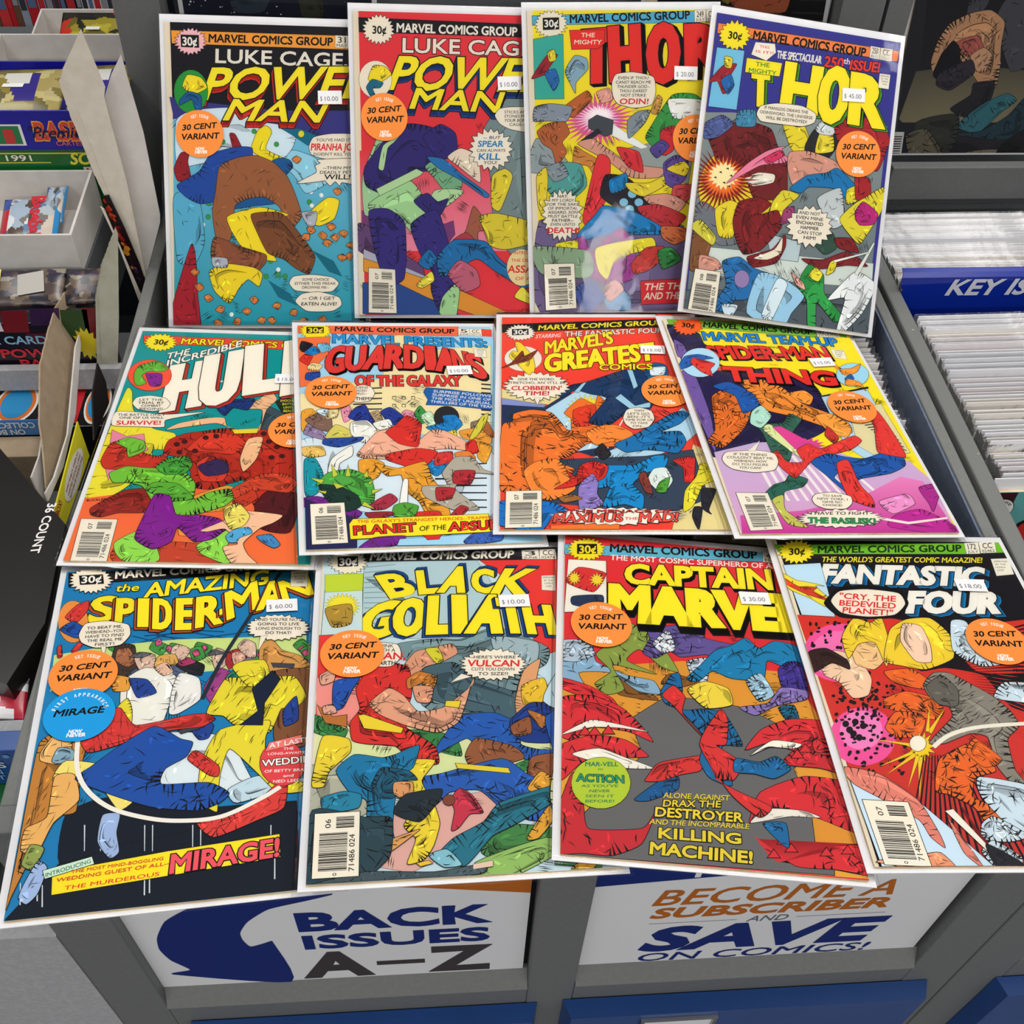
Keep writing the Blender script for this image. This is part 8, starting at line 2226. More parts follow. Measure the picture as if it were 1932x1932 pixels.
for x0, x1 in ((.143, .209), (.254, .322)):
    mb = MB(); mb.face([(x0, YS-.0003, -.7895), (x1, YS-.0003, -.7895), (x1, YS-.0003, -.789), (x0, YS-.0003, -.789)], lin('6a6a70')); part('printed_rule', mb, INK, cab, sign)
# drawers
def drawer(x0, x1, ztop, root, n=2, h=.25):
    for k in range(n):
        z1 = ztop-k*(h+.025); z0 = z1-h; mb = MB(); c = .0055; y0 = .2695
        A = [(x0, YF-.0005, z0), (x1, YF-.0005, z0), (x1, YF-.0005, z1), (x0, YF-.0005, z1)]; B = [(x0+c, y0, z0+c), (x1-c, y0, z0+c), (x1-c, y0, z1-.0015), (x0+c, y0, z1-.0015)]
        mb.face(B)
        for i in range(4):
            j = (i+1) % 4; mb.face([A[i], A[j], B[j], B[i]])
        d = part('drawer', mb, M_['blue'], root)
        xm = (x0+x1)/2-.058; hb = MB(); zt = z1-.0095
        for q in ((xm-.032, xm+.032, zt-.003, zt), (xm-.032, xm-.029, zt-.034, zt-.003), (xm+.029, xm+.032, zt-.034, zt-.003), (xm-.032, xm+.032, zt-.037, zt-.034)): hb.box(q[0], q[1], y0-.003, y0-.0002, q[2], q[3])
        part('label_holder', hb, M_['metal'], root, d)
        lb = MB(); lb.box(xm-.0288, xm+.0288, y0-.0012, y0-.0004, zt-.0338, zt-.0032); part('label_card', lb, M_['board'], root, d)
drawer(-.2145, .0660, -.9245, cab); drawer(.0870, .3945, -.9215, cab)
# upper display rack of the middle unit
def lean(o_, x0, x1, z0, z1, th, m_, name, root):
    k = math.tan(math.radians(3.2)); mb = MB(); P = [(x0, YU+k*(z0+.6), z0), (x0, YU+k*(z1+.6), z1), (x0, YU+k*(z1+.6)+th, z1), (x0, YU+k*(z0+.6)+th, z0)]
    mb.prism(P, (x1-x0, 0, 0)); return part(name, mb, m_, root)
rack = empty('display_rack', (.07, .98, -.6), 'grey upright display rack standing behind the middle bins', 'rack')
lean(0, -.277, -.2365, -.597, .10, .03, M_['grey'], 'rack_post', rack); lean(0, .3735, .4135, -.597, .10, .03, M_['grey'], 'rack_post', rack)
lean(0, -.236, .373, -.640, -.565, .012, M_['grey'], 'rack_lip', rack)
mb = MB(); mb.box(-.236, .373, 1.024, 1.034, -.64, .1); part('rack_back', mb, M_['greyd'], rack)
mb = MB(); mb.box(-.236, .373, .9765, 1.0238, -.600, -.5645); part('rack_ledge', mb, M_['greyd'], rack)
# ------------------------------------------------------------------ right-hand cabinet
rc = empty('comic_bin_cabinet', (.73, .60, -1.5), 'grey comic bin cabinet at the right edge holding the key issues divider', 'cabinet')
mb = MB(); mb.box(.4170, .4310, YF+.019, .97, -1.5, RT, b=.002); part('side_panel', mb, M_['worn'], rc, label='side panel with chipped paint')
mb = MB(); mb.box(1.02, 1.042, YF, .97, -1.5, RT); part('side_panel', mb, M_['grey'], rc)
mb = MB(); mb.box(.4312, 1.0199, .955, .968, -1.5, -.60); part('bin_back', mb, M_['greyd'], rc)
mb = MB(); mb.box(.4312, 1.0199, YF+.02, .9395, -.91, -.896); part('bin_floor', mb, M_['dark'], rc)
mb = MB(); mb.box(.4172, .462, YF, YF+.018, -1.5, RT-.001, b=.0015); part('front_stile', mb, M_['grey'], rc)
for z0, z1 in ((-.94, -.889), (-.70, RT-.001), (-1.5, -1.40)):
    mb = MB(); mb.box(.4622, 1.02, YF+.0005, YF+.018, z0, z1); part('front_rail', mb, M_['grey'], rc)
mb = MB(); mb.box(.4622, .73, YF+.0085, YF+.0115, -.8885, -.7002); part('sign_panel', mb, M_['white'], rc)
drawer(.4555, .76, -.9255, rc)
rk = empty('display_rack', (.73, .98, -.6), 'grey upright display rack above the right-hand bin', 'rack')
lean(0, .4170, .4390, -.597, .10, .03, M_['grey'], 'rack_post', rk)
k_ = MB(); k_.box(.4537, 1.04, .937, .949, -.589, -.5525, b=.0012); part('rack_lip', k_, M_['grey'], rk)
mb = MB(); mb.box(.4537, 1.04, .9492, 1.0345, -.600, -.5615); part('rack_ledge', mb, M_['greyd'], rk)
mb = MB(); mb.box(.4537, 1.04, 1.035, 1.045, -.60, .1); part('rack_back', mb, M_['greyd'], rk)
# ------------------------------------------------------------------ filed comics standing in the bins
def filed_proto(idx):
    r = random.Random(idx); root = empty('filed_comic', (0, 0, 0), '-', 'comic book')
    mb = MB(); mb.box(-.0875, .0875, 0, .0008, -.2660, 0); part('backing_board', mb, mat('board_%d' % idx, ['f4f4f6', 'f3eee6', 'efe8ea', 'f7f7f8', 'eeeef1'][idx], .6, .25), root)
    mb = MB(); mb.box(-.084, .084, -.0024, -.0001, -.2655, -.0075-.0012*idx); part('comic_pages', mb, M_['pages'], root)
    mb = MB(); e = .0030
    mb.face([(-.0915, .0011, -.267), (.0915, .0011, -.267), (.0915, .0012, e*.6), (-.0915, .0012, e*.6)]); mb.face([(-.0915, .0012, e*.6), (.0915, .0012, e*.6), (.0905, -.0027, -.0015), (-.0905, -.0027, -.0015)]); mb.face([(-.0905, -.0027, -.0015), (.0905, -.0027, -.0015), (.0905, -.0027, -.267), (-.0905, -.0027, -.267)])
    for sx in (-1, 1): mb.face([(sx*.0915, .0011, -.267), (sx*.0915, .0012, e*.6), (sx*.0905, -.0027, -.0015), (sx*.0905, -.0027, -.267)])
    part('clear_sleeve', mb, M_['sleeve'], root)
    return root
PRO = [filed_proto(i) for i in range(5)]; used = [False]*5; rr = random.Random(77)
def file_comic(x, y, z, tilt, yaw, label, group):
    i = rr.randrange(5)
    if not used[i]: r = PRO[i]; used[i] = True
    else:
        r = PRO[i].copy(); COL.objects.link(r)
        for ch in PRO[i].children:
            c = ch.copy(); COL.objects.link(c); c.parent = r
        TOP.append(r)
    r.location = (x, y, z); r.rotation_euler = (tilt, 0, yaw); r['label'] = label; r['group'] = group; r['category'] = 'comic book'
def row(x, y0, y1, z0, z1, step, label, group, jx=.003, yaw=0.):
    y = y0; off = 0
    while y < y1:
        if rr.random() < .22: off = rr.uniform(-jx, jx)
        t = (y-y0)/(y1-y0)
        file_comic(x+off+rr.uniform(-.001, .001), y, z0+(z1-z0)*t+rr.gauss(0, .0018), math.radians(-7+rr.gauss(0, .03)), yaw+rr.gauss(0, .0004), label, group)
        y += step*rr.uniform(1.0, 1.25)
row(.5290, .562, .770, -.598, -.606, .0050, 'bagged comic with white board standing in front of the blue divider card', 'comics filed in front of the key issues divider', yaw=.02)
row(.5280, .815, .925, -.602, -.598, .0050, 'bagged comic with white board standing behind the blue divider card', 'comics filed behind the key issues divider', yaw=.01)
row(.2960, .580, .748, -.6085, -.6085, .0056, 'bagged comic with white board standing in the right bay of middle bin', 'comics filed in the middle bin beside its blue-grey wall')
row(-.1520, .700, .800, -.6185, -.6200, .0075, 'bagged comic standing in the left bay of the middle bin', 'comics filed at the left end of the middle bin', .006)
# key issues divider card
mb = MB(); c_ = lin('0b2f9e'); N = 6
dv = empty('divider_card', (.54, .798, -.70), 'blue plastic divider card lettered KEY ISSUES in the right-hand bin', 'divider card')
prof = [(.795, -.86), (.795, -.589), (.7955, -.5815), (.7985, -.5775), (.8030, -.5762)]
for i in range(len(prof)-1):
    (ya, za), (yb, zb) = prof[i], prof[i+1]
    mb.face([(.4445 if i == 0 else .4235+.001*i, ya, za), (.66, ya, za), (.66, yb, zb), (.4235 if i == 0 else .4245+.001*i, yb, zb)])
mb2 = MB(); P = [(.4325, .795, -.70), (.4325, .795, -.640), (.4325, .795, -.615), (.4318, .795, -.5960), (.4280, .795, -.589), (.4275, .7957, -.5812), (.66, .7957, -.5812), (.66, .795, -.70)]
mb2.prism(P, (0, .0012, 0)); part('card', mb2, M_['bluecard'], dv)
mb3 = MB()
for i in range(2, len(prof)-1):
    (ya, za), (yb, zb) = prof[i], prof[i+1]; mb3.prism([(.4275, ya, za), (.66, ya, za), (.66, yb, zb), (.4282, yb, zb)], (0, .0010, -.0003))
part('rolled_top_edge', mb3, M_['bluecard'], dv)
mb = MB(); mb.text('KEY ISSUES', (.4745, .7948, -.6005), (.135, 0, 0), (.004, 0, .0165), (0, -1, 0), lin('d9dbe2'), 1.8, .0003); part('divider_lettering', mb, INK, dv)
# front-facing comic at the front of the right-hand bin
fr = empty('comic_book', (.52, .553, -.73), 'teal comic with red letter S and round white emblem in the right-hand bin', 'comic book')
mb = MB(); mb.box(.4320, .61, .5545, .5555, -.864, -.5975); part('backing_board', mb, M_['board'], fr)
mb = MB(); mb.box(.4325, .602, .5512, .5543, -.864, -.6085); part('pages', mb, M_['pages'], fr)
mb = MB(); mb.box(.4325, .602, .5508, .5511, -.864, -.6085, lin('5fa7a5')); cvr = part('cover', mb, GLOSS, fr)
mb = MB(); yc = .5506
mb.face([(.4327, yc, -.6087), (.4530, yc, -.6087), (.4515, yc, -.6300), (.4460, yc, -.6480), (.4400, yc, -.6650), (.4327, yc, -.6650)], lin('3a1a20'))
n = 28; cx, cz, r_ = .4440, -.6255, .0098
mb.face([(cx+(r_+.0006)*math.cos(6.28318*i/n), yc-.0001, cz+(r_+.0006)*math.sin(6.28318*i/n)) for i in range(n)], lin('1c1a1a')); mb.face([(cx+r_*math.cos(6.28318*i/n), yc-.0002, cz+r_*math.sin(6.28318*i/n)) for i in range(n)], lin('ecebe6'))
mb.face([(cx+a*.001, yc-.0003, cz+b*.001) for a, b in ((-3, -2.2), (-2.4, 1.2), (-.6, 2.2), (0, 3.2), (.8, 2.2), (2.6, 1.0), (3.0, -.8), (1.8, -1.6), (.6, -.6), (.4, -2.8), (-1.2, -3.2))], lin('1c1a1a'))
ring = 'DARK . HORSE . COMICS . '
for i, chx in enumerate(ring):
    if chx == ' ': continue
    th = math.radians(200-i*15); up = Vector((math.cos(th), 0, math.sin(th))); rt = Vector((math.sin(th), 0, -math.cos(th)))
    mb.text(chx, Vector((cx, yc-.0003, cz))+up*.0064-rt*.0007, rt*(.0014 if chx != '.' else .0005), up*.0022, (0, -1, 0), lin('1c1a1a'), .6, .0001)
part('round_emblem', mb, INK, fr, cvr)
mb = MB()
for (cc, bo, e) in (('1c1a1a', 4.5, .0002), ('c9302a', 2.6, .0004)): mb.text('S', (.4620, yc, -.6950), (.037, 0, 0), (.006, 0, .0560), (0, -1, 0), lin(cc), bo, e)
part('title', mb, INK, fr, cvr)
Pv = Vector((.52, .5555, -.5975)); fr.location = Pv+Matrix.Rotation(math.radians(-7), 3, 'X') @ (fr.location-Pv); fr.rotation_euler = (math.radians(-7), 0, 0)
# ------------------------------------------------------------------ display comics on the racks
def rack_comic(idx, label, extra_label=None):
    return comic(idx, label, None)
rack_comic(13, 'dark sleeved comic with a tan shape on its cover, on the right-hand rack ledge')
rack_comic(14, 'dark comic speckled with white stars on the rack behind the black-topped comic')
rack_comic(15, 'black comic with a rust-coloured patch standing on the rack near its right post')
# ------------------------------------------------------------------ the twelve comics laid out
L_ = {1: 'bagged comic with black top and aqua water scene, leftmost of the back row',
2: 'bagged red comic with blue-shadowed yellow title and dark violet mass, in the back row',
3: 'bagged yellow comic with huge red title and pink starburst, in the back row',
4: 'tilted bagged comic with deep blue top and yellow title, rightmost of the back row',
5: 'teal bagged comic with white slanted title and green mass, leftmost of the middle row',
6: 'bagged comic with pale city, red arched title and green spiky ball, middle row',
7: 'bagged comic with orange-red top and big orange mass, in the middle row',
8: 'tilted bagged comic with yellow top and magenta bottom, rightmost of the middle row',
9: 'bagged comic with orange and blue round stickers, leftmost of the front row',
10: 'bagged comic with pale blue top and two-line blue-edged yellow title, in the front row',
11: 'tilted bagged comic with red claws around a grey patch, in the front row',
12: 'bagged comic with black top, white title and pink dotted glow, rightmost of the front row'}
for i in range(1, 13): comic(i, L_[i], 'thirty cent comics laid out in three rows')
# ------------------------------------------------------------------ trading card stand at the left
ls = empty('card_stand', (-.64, .60, -1.5), 'light grey stand with shelf lips carrying the trading card boxes at the left', 'display stand')
mb = MB(); mb.box(-1.0, -.2674, .2850, .303, -1.5, -.735); part('front_panel', mb, M_['light'], ls)
mb = MB(); mb.box(-1.0, -.2695, .3032, 1.05, -.90, -.885); part('shelf', mb, M_['greyd'], ls)
mb = MB(); mb.box(-1.0, -.2695, .370, .382, -.640, -.5990-.019); part('shelf_lip', mb, M_['light'], ls)
mb = MB(); mb.box(-1.0, -.2695, .3822, .60, -.640, -.633); part('shelf', mb, M_['greyd'], ls)
mb = MB(); mb.box(-1.0, -.2695, .7290, .7370, -.640, -.6175); part('shelf_lip', mb, M_['light'], ls)
mb = MB(); mb.box(-1.0, -.2695, .7372, .7980, -.640, -.633); part('shelf', mb, M_['greyd'], ls)
mb = MB(); mb.box(-1.0, -.3075, .7985, 1.12, -.640, -.5700); part('riser', mb, M_['greyd'], ls)
mb = MB(); mb.box(-1.0, -.3075, 1.1205, 1.42, -.66, -.6290); part('riser', mb, M_['greyd'], ls)
mb = MB(); mb.box(-1.0, -.985, .3032, 1.12, -1.5, -.66); part('side_panel', mb, M_['light'], ls)
def box3(name, x0, x1, y0, y1, z0, z1, col, label, cat, prints, group=None, gloss=True, b=.0006):
    root = empty(name, ((x0+x1)/2, (y0+y1)/2, z0), label, cat, group)
    mb = MB(); mb.box(x0, x1, y0, y1, z0, z1, lin(col), b=b); bd = part('carton', mb, GLOSS if gloss else INK, root)
    mb = MB(); prints(mb)
    if mb.f: part('printed_front', mb, GLOSS if gloss else INK, root, bd)
    return root
def quad_xz(mb, x0, x1, z0, z1, y, col, e=.0003, sk=0.): mb.face([(x0, y-e, z0), (x1, y-e, z0), (x1+sk, y-e, z1), (x0+sk, y-e, z1)], lin(col))
def quad_xy(mb, x0, x1, y0, y1, z, col, e=.0003): mb.face([(x0, y0, z+e), (x1, y0, z+e), (x1, y1, z+e), (x0, y1, z+e)], lin(col))
def txz(mb, t, x0, x1, z0, z1, y, col, bold=.6, sh=0., e=.0006): mb.text(t, (x0, y, z0), (x1-x0, 0, 0), (sh*(z1-z0), 0, z1-z0), (0, -1, 0), lin(col), bold, e)
def txy(mb, t, o, ux, uy, z, col, bold=.6, e=.0006): mb.text(t, (o[0], o[1], z), (ux[0], ux[1], 0), (uy[0], uy[1], 0), (0, 0, 1), lin(col), bold, e)
# green 1991 carton and the blue carton standing on it
def pr(mb):
    y = .903; quad_xz(mb, -.395, -.262, -.5135, -.5122, y, 'd8d23a'); quad_xz(mb, -.395, -.345, -.5225, -.5215, y, 'd8d23a')
    txz(mb, '1991', -.383, -.361, -.520, -.5145, y, 'f0efe8', 1.); txz(mb, 'SCORE', -.328, -.283, -.5235, -.5125, y, 'e8dc3a', 1.6, .3)
    quad_xz(mb, -.318, -.285, -.536, -.5265, y, 'e9e6e0'); txz(mb, '19*91', -.315, -.290, -.5345, -.5275, y, 'b0262c', 1., 0, .0009)
    quad_xz(mb, -.395, -.370, -.536, -.531, y, '7a1c22')
box3('card_box', -.440, -.279, .903, 1.02, -.5695, -.5085, '12662c', 'green card carton printed 1991 lying under the blue carton', 'box', pr)
def pr(mb):
    y = .900; quad_xz(mb, -.388, -.360, -.5035, -.4835, y, 'ecebe6'); quad_xz(mb, -.3865, -.3625, -.502, -.485, y, '2a7a4a', .0005); quad_xz(mb, -.377, -.368, -.501, -.488, y, 'c23a36', .0007)
    txz(mb, 'BASEBALL', -.3505, -.270, -.4985, -.4815, y, 'f0b23a', 2.4, .1, .0004); txz(mb, 'BASEBALL', -.3500, -.2705, -.498, -.482, y, 'd84a3c', 1.2, .1, .0006)
    txz(mb, '"Premier"', -.358, -.300, -.496, -.486, y, '1a1a40', .5, .4, .0009); txz(mb, 'CARTES DE BASEBALL', -.334, -.270, -.5035, -.4995, y, 'e0705a', .5)
def tray(name, x0, x1, y0, y1, z0, z1, th, col, label, prints, m_=None, back=0., liner=None):
    root = empty(name, ((x0+x1)/2, (y0+y1)/2, z0), label, 'box'); mm = m_ or GLOSS; cc = lin(col) if m_ is None else None
    mb = MB(); mb.box(x0, x1, y0, y1, z0, z0+th, cc); part('bottom', mb, mm, root)
    mb = MB(); mb.box(x0, x1, y0, y0+th, z0+th, z1, cc, b=.0004); fr_ = part('front_wall', mb, mm, root)
    mb = MB(); mb.box(x0, x1, y1-th, y1, z0+th, z1+back, cc, b=.0004); part('back_wall', mb, mm, root)
    for xa in (x0, x1-th):
        mb = MB(); mb.prism([(xa, y0+th, z0+th), (xa, y1-th, z0+th), (xa, y1-th, z1+back), (xa, y0+th, z1)], (th, 0, 0), cc); part('side_wall', mb, mm, root)
    if prints:
        mb = MB(); prints(mb); part('printed_front', mb, GLOSS, root, fr_)
    return root
tray('card_box', -.440, -.279, .900, 1.035, -.508, -.471, .0015, '1f1f96', 'blue open carton printed BASEBALL holding gold card packs', pr, back=-.020)
def pack(name, c, ux, uy, th, col, label, art, group, gloss=True):
    # a foil pack: cushion shape, lying with axes ux, uy
    root = empty(name, c, label, 'card pack', group); ux, uy = Vector(ux), Vector(uy); n = ux.cross(uy).normalized(); mb = MB(); N = 8
    def pt(u, v, s):
        e = (1-abs(u)**4)*(1-abs(v)**4); return ux*u*.5+uy*v*.5+n*(s*th*.5*e)
    N = 34
    for s in (1, -1):
        for i in range(N):
            for j in range(N):
                a, b = -1+2*i/N, -1+2*j/N; d = 2/N; q = [pt(a, b, s), pt(a+d, b, s), pt(a+d, b+d, s), pt(a, b+d, s)]
                mb.face(q if s > 0 else q[::-1], lin(art(a+d/2, b+d/2)))
    o = mb.build('wrapper', GLOSS, root, True)
    return root, ux, uy, n, th
def mosaic(seed, cols, n=26):
    r = random.Random(seed); S = [(r.uniform(-1, 1), r.uniform(-1, 1), r.choice(cols)) for _ in range(n)]
    return lambda u, v: min(S, key=lambda s: (s[0]-u)**2+(s[1]-v)**2)[2]
_g = mosaic(5, ['8f7f3a', 'a8975a', 'c4b67c', '7a6c30', '6a6040', 'b8ab78'], 40)
def gold(u, v):
    if -.25 < u < .5 and abs(v) < .65 and (u+v*.3) > -.1: return '352a80' if v < .1 or u > .28 else 'd9d5cc'
    return _g(u, v)
G1 = 'gold foil packs in the blue carton'
pack('card_pack', (-.372, .945, -.476), (.085, .004, 0), (0, .060, .010), .010, '', 'gold foil card pack in front in the blue carton', gold, G1)
pack('card_pack', (-.377, .915, -.489), (.085, .002, 0), (0, .020, .020), .008, '', 'gold foil card pack tipped up against the front wall of the blue carton', gold, G1)
pack('card_pack', (-.300, .955, -.478), (.050, .004, 0), (0, .070, .008), .010, '', 'gold foil card pack at the right of the blue carton behind the tall flaps', gold, G1)
def label_card(x, y, z, root_label):
    mb = MB(); mb.box(x-.009, x+.009, y-.006, y+.006, z, z+.0004, lin('f2f1ee')); return one('price_tag', mb, INK, root_label, 'price tag')
label_card(-.373, .948, -.4708, 'white price tag lying on the gold foil pack')
# white cartons behind
tray('card_box', -.432, -.290, 1.036, 1.102, -.569, -.525, .0022, '', 'white carton standing behind the blue carton', None, M_['whitecard'], .030)
tray('card_box', -.470, -.340, 1.150, 1.350, -.628, -.596, .0022, '', 'rearmost white carton holding yellow and black packs', None, M_['whitecard'], .020)
yb = mosaic(3, ['b8a930', 'b8a930', '9a8c28', '2a2618', '1f1c14', 'c8321f', '6a6020'], 26)
pack('card_pack', (-.398, 1.29, -.578), (.075, .0, 0), (0, .06, .02), .010, '', 'yellow and black card pack in the rearmost white carton', yb, None)
mb = MB(); mb.box(-.404, -.388, 1.285, 1.297, -.5725, -.5720, lin('f0f0ee')); one('price_tag', mb, INK, 'white price tag on the yellow and black pack', 'price tag')
# white carton with baseball packs
tray('card_box', -.445, -.309, .802, .899, -.569, -.531, .0022, '', 'wide white cardboard carton holding blue BASEBALL packs', None, M_['whitecard'], .004)
_b = mosaic(8, ['8fa4b4', 'b9c4c8', 'e0e2e4', '7f7a74', 'a8b8c8', '6a84a4', '5a4a40', 'd8c8b8'], 44)
def bb(u, v):
    if u > .82: return '3a8fc8'
    if u < -.72: return '2a4fa0' if abs(v) > .45 else 'c23038'
    return _b(u, v)
r1, ux, uy, n, th = pack('card_pack', (-.3585, .848, -.549), (.050, .004, 0), (-.004, .060, .012), .012, '', 'blue and white pack lettered Baseball at left in the wide carton', bb, 'baseball packs')
mb = MB(); mb.text('Baseball', Vector((-.3585, .848, -.549))+n*.0055+ux*.02+uy*.42, -uy*.82, ux*.22, n, lin('d02c36'), 2., .0008); part('pack_lettering', mb, GLOSS, r1)
r1, ux, uy, n, th = pack('card_pack', (-.3590, .817, -.552), (.052, .002, 0), (0, .022, .006), .012, '', 'blue and white pack with a red letter B along the front of the wide carton', bb, 'baseball packs')
mb = MB(); mb.text('B', Vector((-.3590, .817, -.552))+n*.006+ux*.06+uy*.3, -uy*.7, ux*.18, n, lin('d02c36'), 2.4, .0008); part('pack_lettering', mb, GLOSS, r1)
pack('card_pack', (-.3415, .872, -.546), (.018, .002, 0), (0, .040, .012), .010, '', 'blue and red pack printed COLLECT at the right end of the wide carton', bb, 'baseball packs')
# row of dark packs and the box of cards below
dk = mosaic(11, ['2e2a38', '4a3a34', '6a5a4a', '2a2832', '8f8878', '3c3146', '584848', '24222a'], 60)
r1, ux, uy, n, th = pack('card_pack', (-.3520, .7775, -.567), (.066, .002, 0), (0, .034, .014), .010, '', 'dark card pack with yellow BASEBALL lettering standing on the stand edge', dk, 'dark packs below the wide carton')
mb = MB(); mb.text('BASEBALL', Vector((-.3520, .7775, -.567))+n*.005-ux*.30-uy*.40, uy*.8, -ux*.13, n, lin('d9c23a'), 1.8, .0008); mb.prism([Vector((-.3520, .7775, -.567))+n*.0058+ux*a+uy*b for a, b in ((-.05, -.3), (.28, -.2), (.24, .35), (-.08, .25))], n*.0003, lin('8f897e')); part('pack_lettering', mb, GLOSS, r1)
pack('card_pack', (-.2990, .7790, -.567), (.040, .002, 0), (0, .032, .014), .010, '', 'dark red card pack right of the yellow lettered pack', dk, 'dark packs below the wide carton')
def pr(mb):
    y = .7400
    for x0, x1, z0, z1, c in ((-.395, -.370, -.580, -.560, '4a1f5a'), (-.366, -.345, -.585, -.562, '7a1c24'), (-.342, -.318, -.578, -.560, '3a2048'), (-.352, -.330, -.596, -.586, '5a1a2a'), (-.318, -.296, -.590, -.562, '2a4a24'), (-.300, -.284, -.600, -.560, '6a1a20')): quad_xz(mb, x0, x1, z0, z1, y, c, .0003, .004)
    txz(mb, '1', -.372, -.366, -.583, -.573, y, 'e8d8e0', 1.4); txz(mb, 'BALL CARDS', -.4005, -.327, -.597, -.589, y, '8fc4e0', 1.2); txz(mb, 'POWER', -.375, -.318, -.6115, -.603, y, 'd8323c', 2.); txz(mb, 'PACK', -.362, -.320, -.6225, -.6145, y, 'd8323c', 2.)
    pts = []
    for i in range(26):
        a = 6.28318*i/26; k = 1 if i % 2 else .72; pts.append((-.3010+.011*k*math.cos(a), y-.0004, -.598+.018*k*math.sin(a)))
    mb.face(pts, lin('d9c42a'))
box3('card_box', -.420, -.284, .7401, .760, -.6325, -.5755, '1a1420', 'dark purple carton lettered CARDS and POWER PACK in red', 'box', pr)
# black cartons with oval badge
def pr(mb):
    z = -.6440
    for (cx_, cy_, rx, ry, c, e) in ((-.368, .716, .018, .026, 'e8e4da', .0003), (-.368, .716, .016, .023, 'd8702a', .0005), (-.368, .716, .013, .019, '2a8ac0', .0007), (-.2985, .714, .011, .026, 'e8e4da', .0003), (-.2985, .714, .0095, .023, 'd8702a', .0005), (-.2985, .714, .008, .019, '2a8ac0', .0007)):
        mb.face([(cx_+rx*math.cos(6.28318*i/28), cy_+ry*math.sin(6.28318*i/28), z+e) for i in range(28)], lin(c))
    quad_xy(mb, -.346, -.312, .690, .735, z, 'c0262c'); quad_xy(mb, -.333, -.318, .700, .722, z, 'ece9e4', .0006); quad_xy(mb, -.3895, -.335, .686, .692, z, '3a5fa0', .0004)
    txy(mb, 'CLUB', (-.3005, .724), (0, -.022), (.005, 0), z, 'e8dc3a', 1.2, .001)
box3('card_box', -.420, -.2865, .686, .7280, -.6860, -.6440, '0e0c0d', 'black carton with oval orange and blue badges behind the brown flap', 'box', pr)
def pr(mb):
    txz(mb, 'COLLECT', -.3445, -.378, -.6370, -.6430, .6850, 'e9eef2', 1.2, 0., .0006); txz(mb, 'ON BO', -.3545, -.380, -.6450, -.6505, .6850, 'e9eef2', 1.2, 0., .0006)
box3('card_box', -.420, -.3335, .6850, .6856, -.6520, -.6345, '3f83c8', 'blue carton edge with upside-down COLLECT lettering', 'box', pr, b=0)
mb = MB(); mb.box(-.420, -.338, .660, .6845, -.705, -.6530, b=.0006); one('card_box', mb, M_['kraft'], 'plain brown carton below the blue strip', 'box')
# black 36 count carton
bk = empty('card_box', (-.32, .50, -.632), 'large glossy black carton lettered 36 COUNT beside the front comics', 'box')
mb = MB(); P = [(-.345, .618, -.6), (-.2765, .535, -.6), (-.2745, .490, -.6), (-.2715, .446, -.6), (-.2850, .398, -.6), (-.40, .43, -.6), (-.41, .60, -.6)]
mb.prism(P, (0, 0, -.0315)); bd = part('carton', mb, M_['blackbox'], bk)
mb = MB(); o_ = Vector((-.2935, .5555, -.6)); dn = Vector((-.0020, -.0480, 0)); mb.text('36 COUNT', o_, dn, Vector((.0062, .0006, 0)), (0, 0, 1), lin('f0ede8'), 1.2, .0005); part('carton_lettering', mb, INK, bk, bd)
# red and white pack, blue series box and green box at the left edge
rw = mosaic(6, ['c0203a', 'ece9ea', 'c0203a', '8f8f98', 'e4e2e6'], 30)
pack('card_pack', (-.309, .4055, -.6205), (.060, -.004, 0), (-.004, .038, .004), .008, '', 'red and white foil pack tucked beside the front comics', rw, None)
def pr(mb):
    txz(mb, 'SERIES', -.3165, -.2835, -.6300, -.6235, .3550, 'dfe9f2', .8); txz(mb, 'POKEMON', -.3230, -.2880, -.6380, -.6325, .3550, '9fc4e4', .3); txz(mb, 'BASE SET', -.3230, -.2880, -.6450, -.6400, .3550, '9fc4e4', .3)
    mb.face([(-.2800+.0022*math.cos(6.28318*i/16), .3546, -.6165+.0022*math.sin(6.28318*i/16)) for i in range(16)], lin('5aa0d8'))
box3('card_box', -.360, -.2715, .3550, .3695, -.6520, -.6100, '154a94', 'blue carton lettered SERIES glimpsed left of the front comics', 'box', pr)
def pr(mb):
    quad_xz(mb, -.350, -.306, -.7150, -.690, .3400, 'ecead8'); quad_xz(mb, -.346, -.309, -.7140, -.6930, .3400, 'b8863c', .0005); quad_xz(mb, -.360, -.2715, -.6790, -.6780, .3400, '8fc46a', .0004)
box3('card_box', -.360, -.2715, .3400, .3690, -.7345, -.6525, '16602a', 'green carton under the blue SERIES carton', 'box', pr)
# lid flaps standing along the cabinet side
def flap(name, pts, m_, label, cat='cardboard flap', prints=None, th=.0014, col=None):
    pts = [Vector(p) for p in pts]; n = Vector((0, 0, 0))
    for i in range(len(pts)): n += pts[i].cross(pts[(i+1) % len(pts)])
    n.normalize(); n = n if n.dot(Vector((.3, -1, .2))) > 0 else -n
    c = Vector((sum(p.x for p in pts)/len(pts), sum(p.y for p in pts)/len(pts), min(p.z for p in pts)))
    root = empty(name, c, label, cat); mb = MB(); mb.prism([p-n*th for p in pts], n*th, lin(col) if col else None); o = part('sheet', mb, m_, root)
    if prints: mb = MB(); prints(mb, n); part('printing', mb, GLOSS, root, o)
    return root
def jag(pts, i0, i1, amp=.0009, n=14, seed=1):
    r = random.Random(seed); out = []; P = [Vector(p) for p in pts]
    for i in range(len(P)):
        out.append(tuple(P[i]))
        if i0 <= i < i1:
            a, b = P[i], P[(i+1) % len(P)]
            for k in range(1, n): t = k/n; out.append(tuple(a.lerp(b, t)+Vector((0, r.uniform(-amp, amp), r.uniform(-amp, amp)))))
    return out
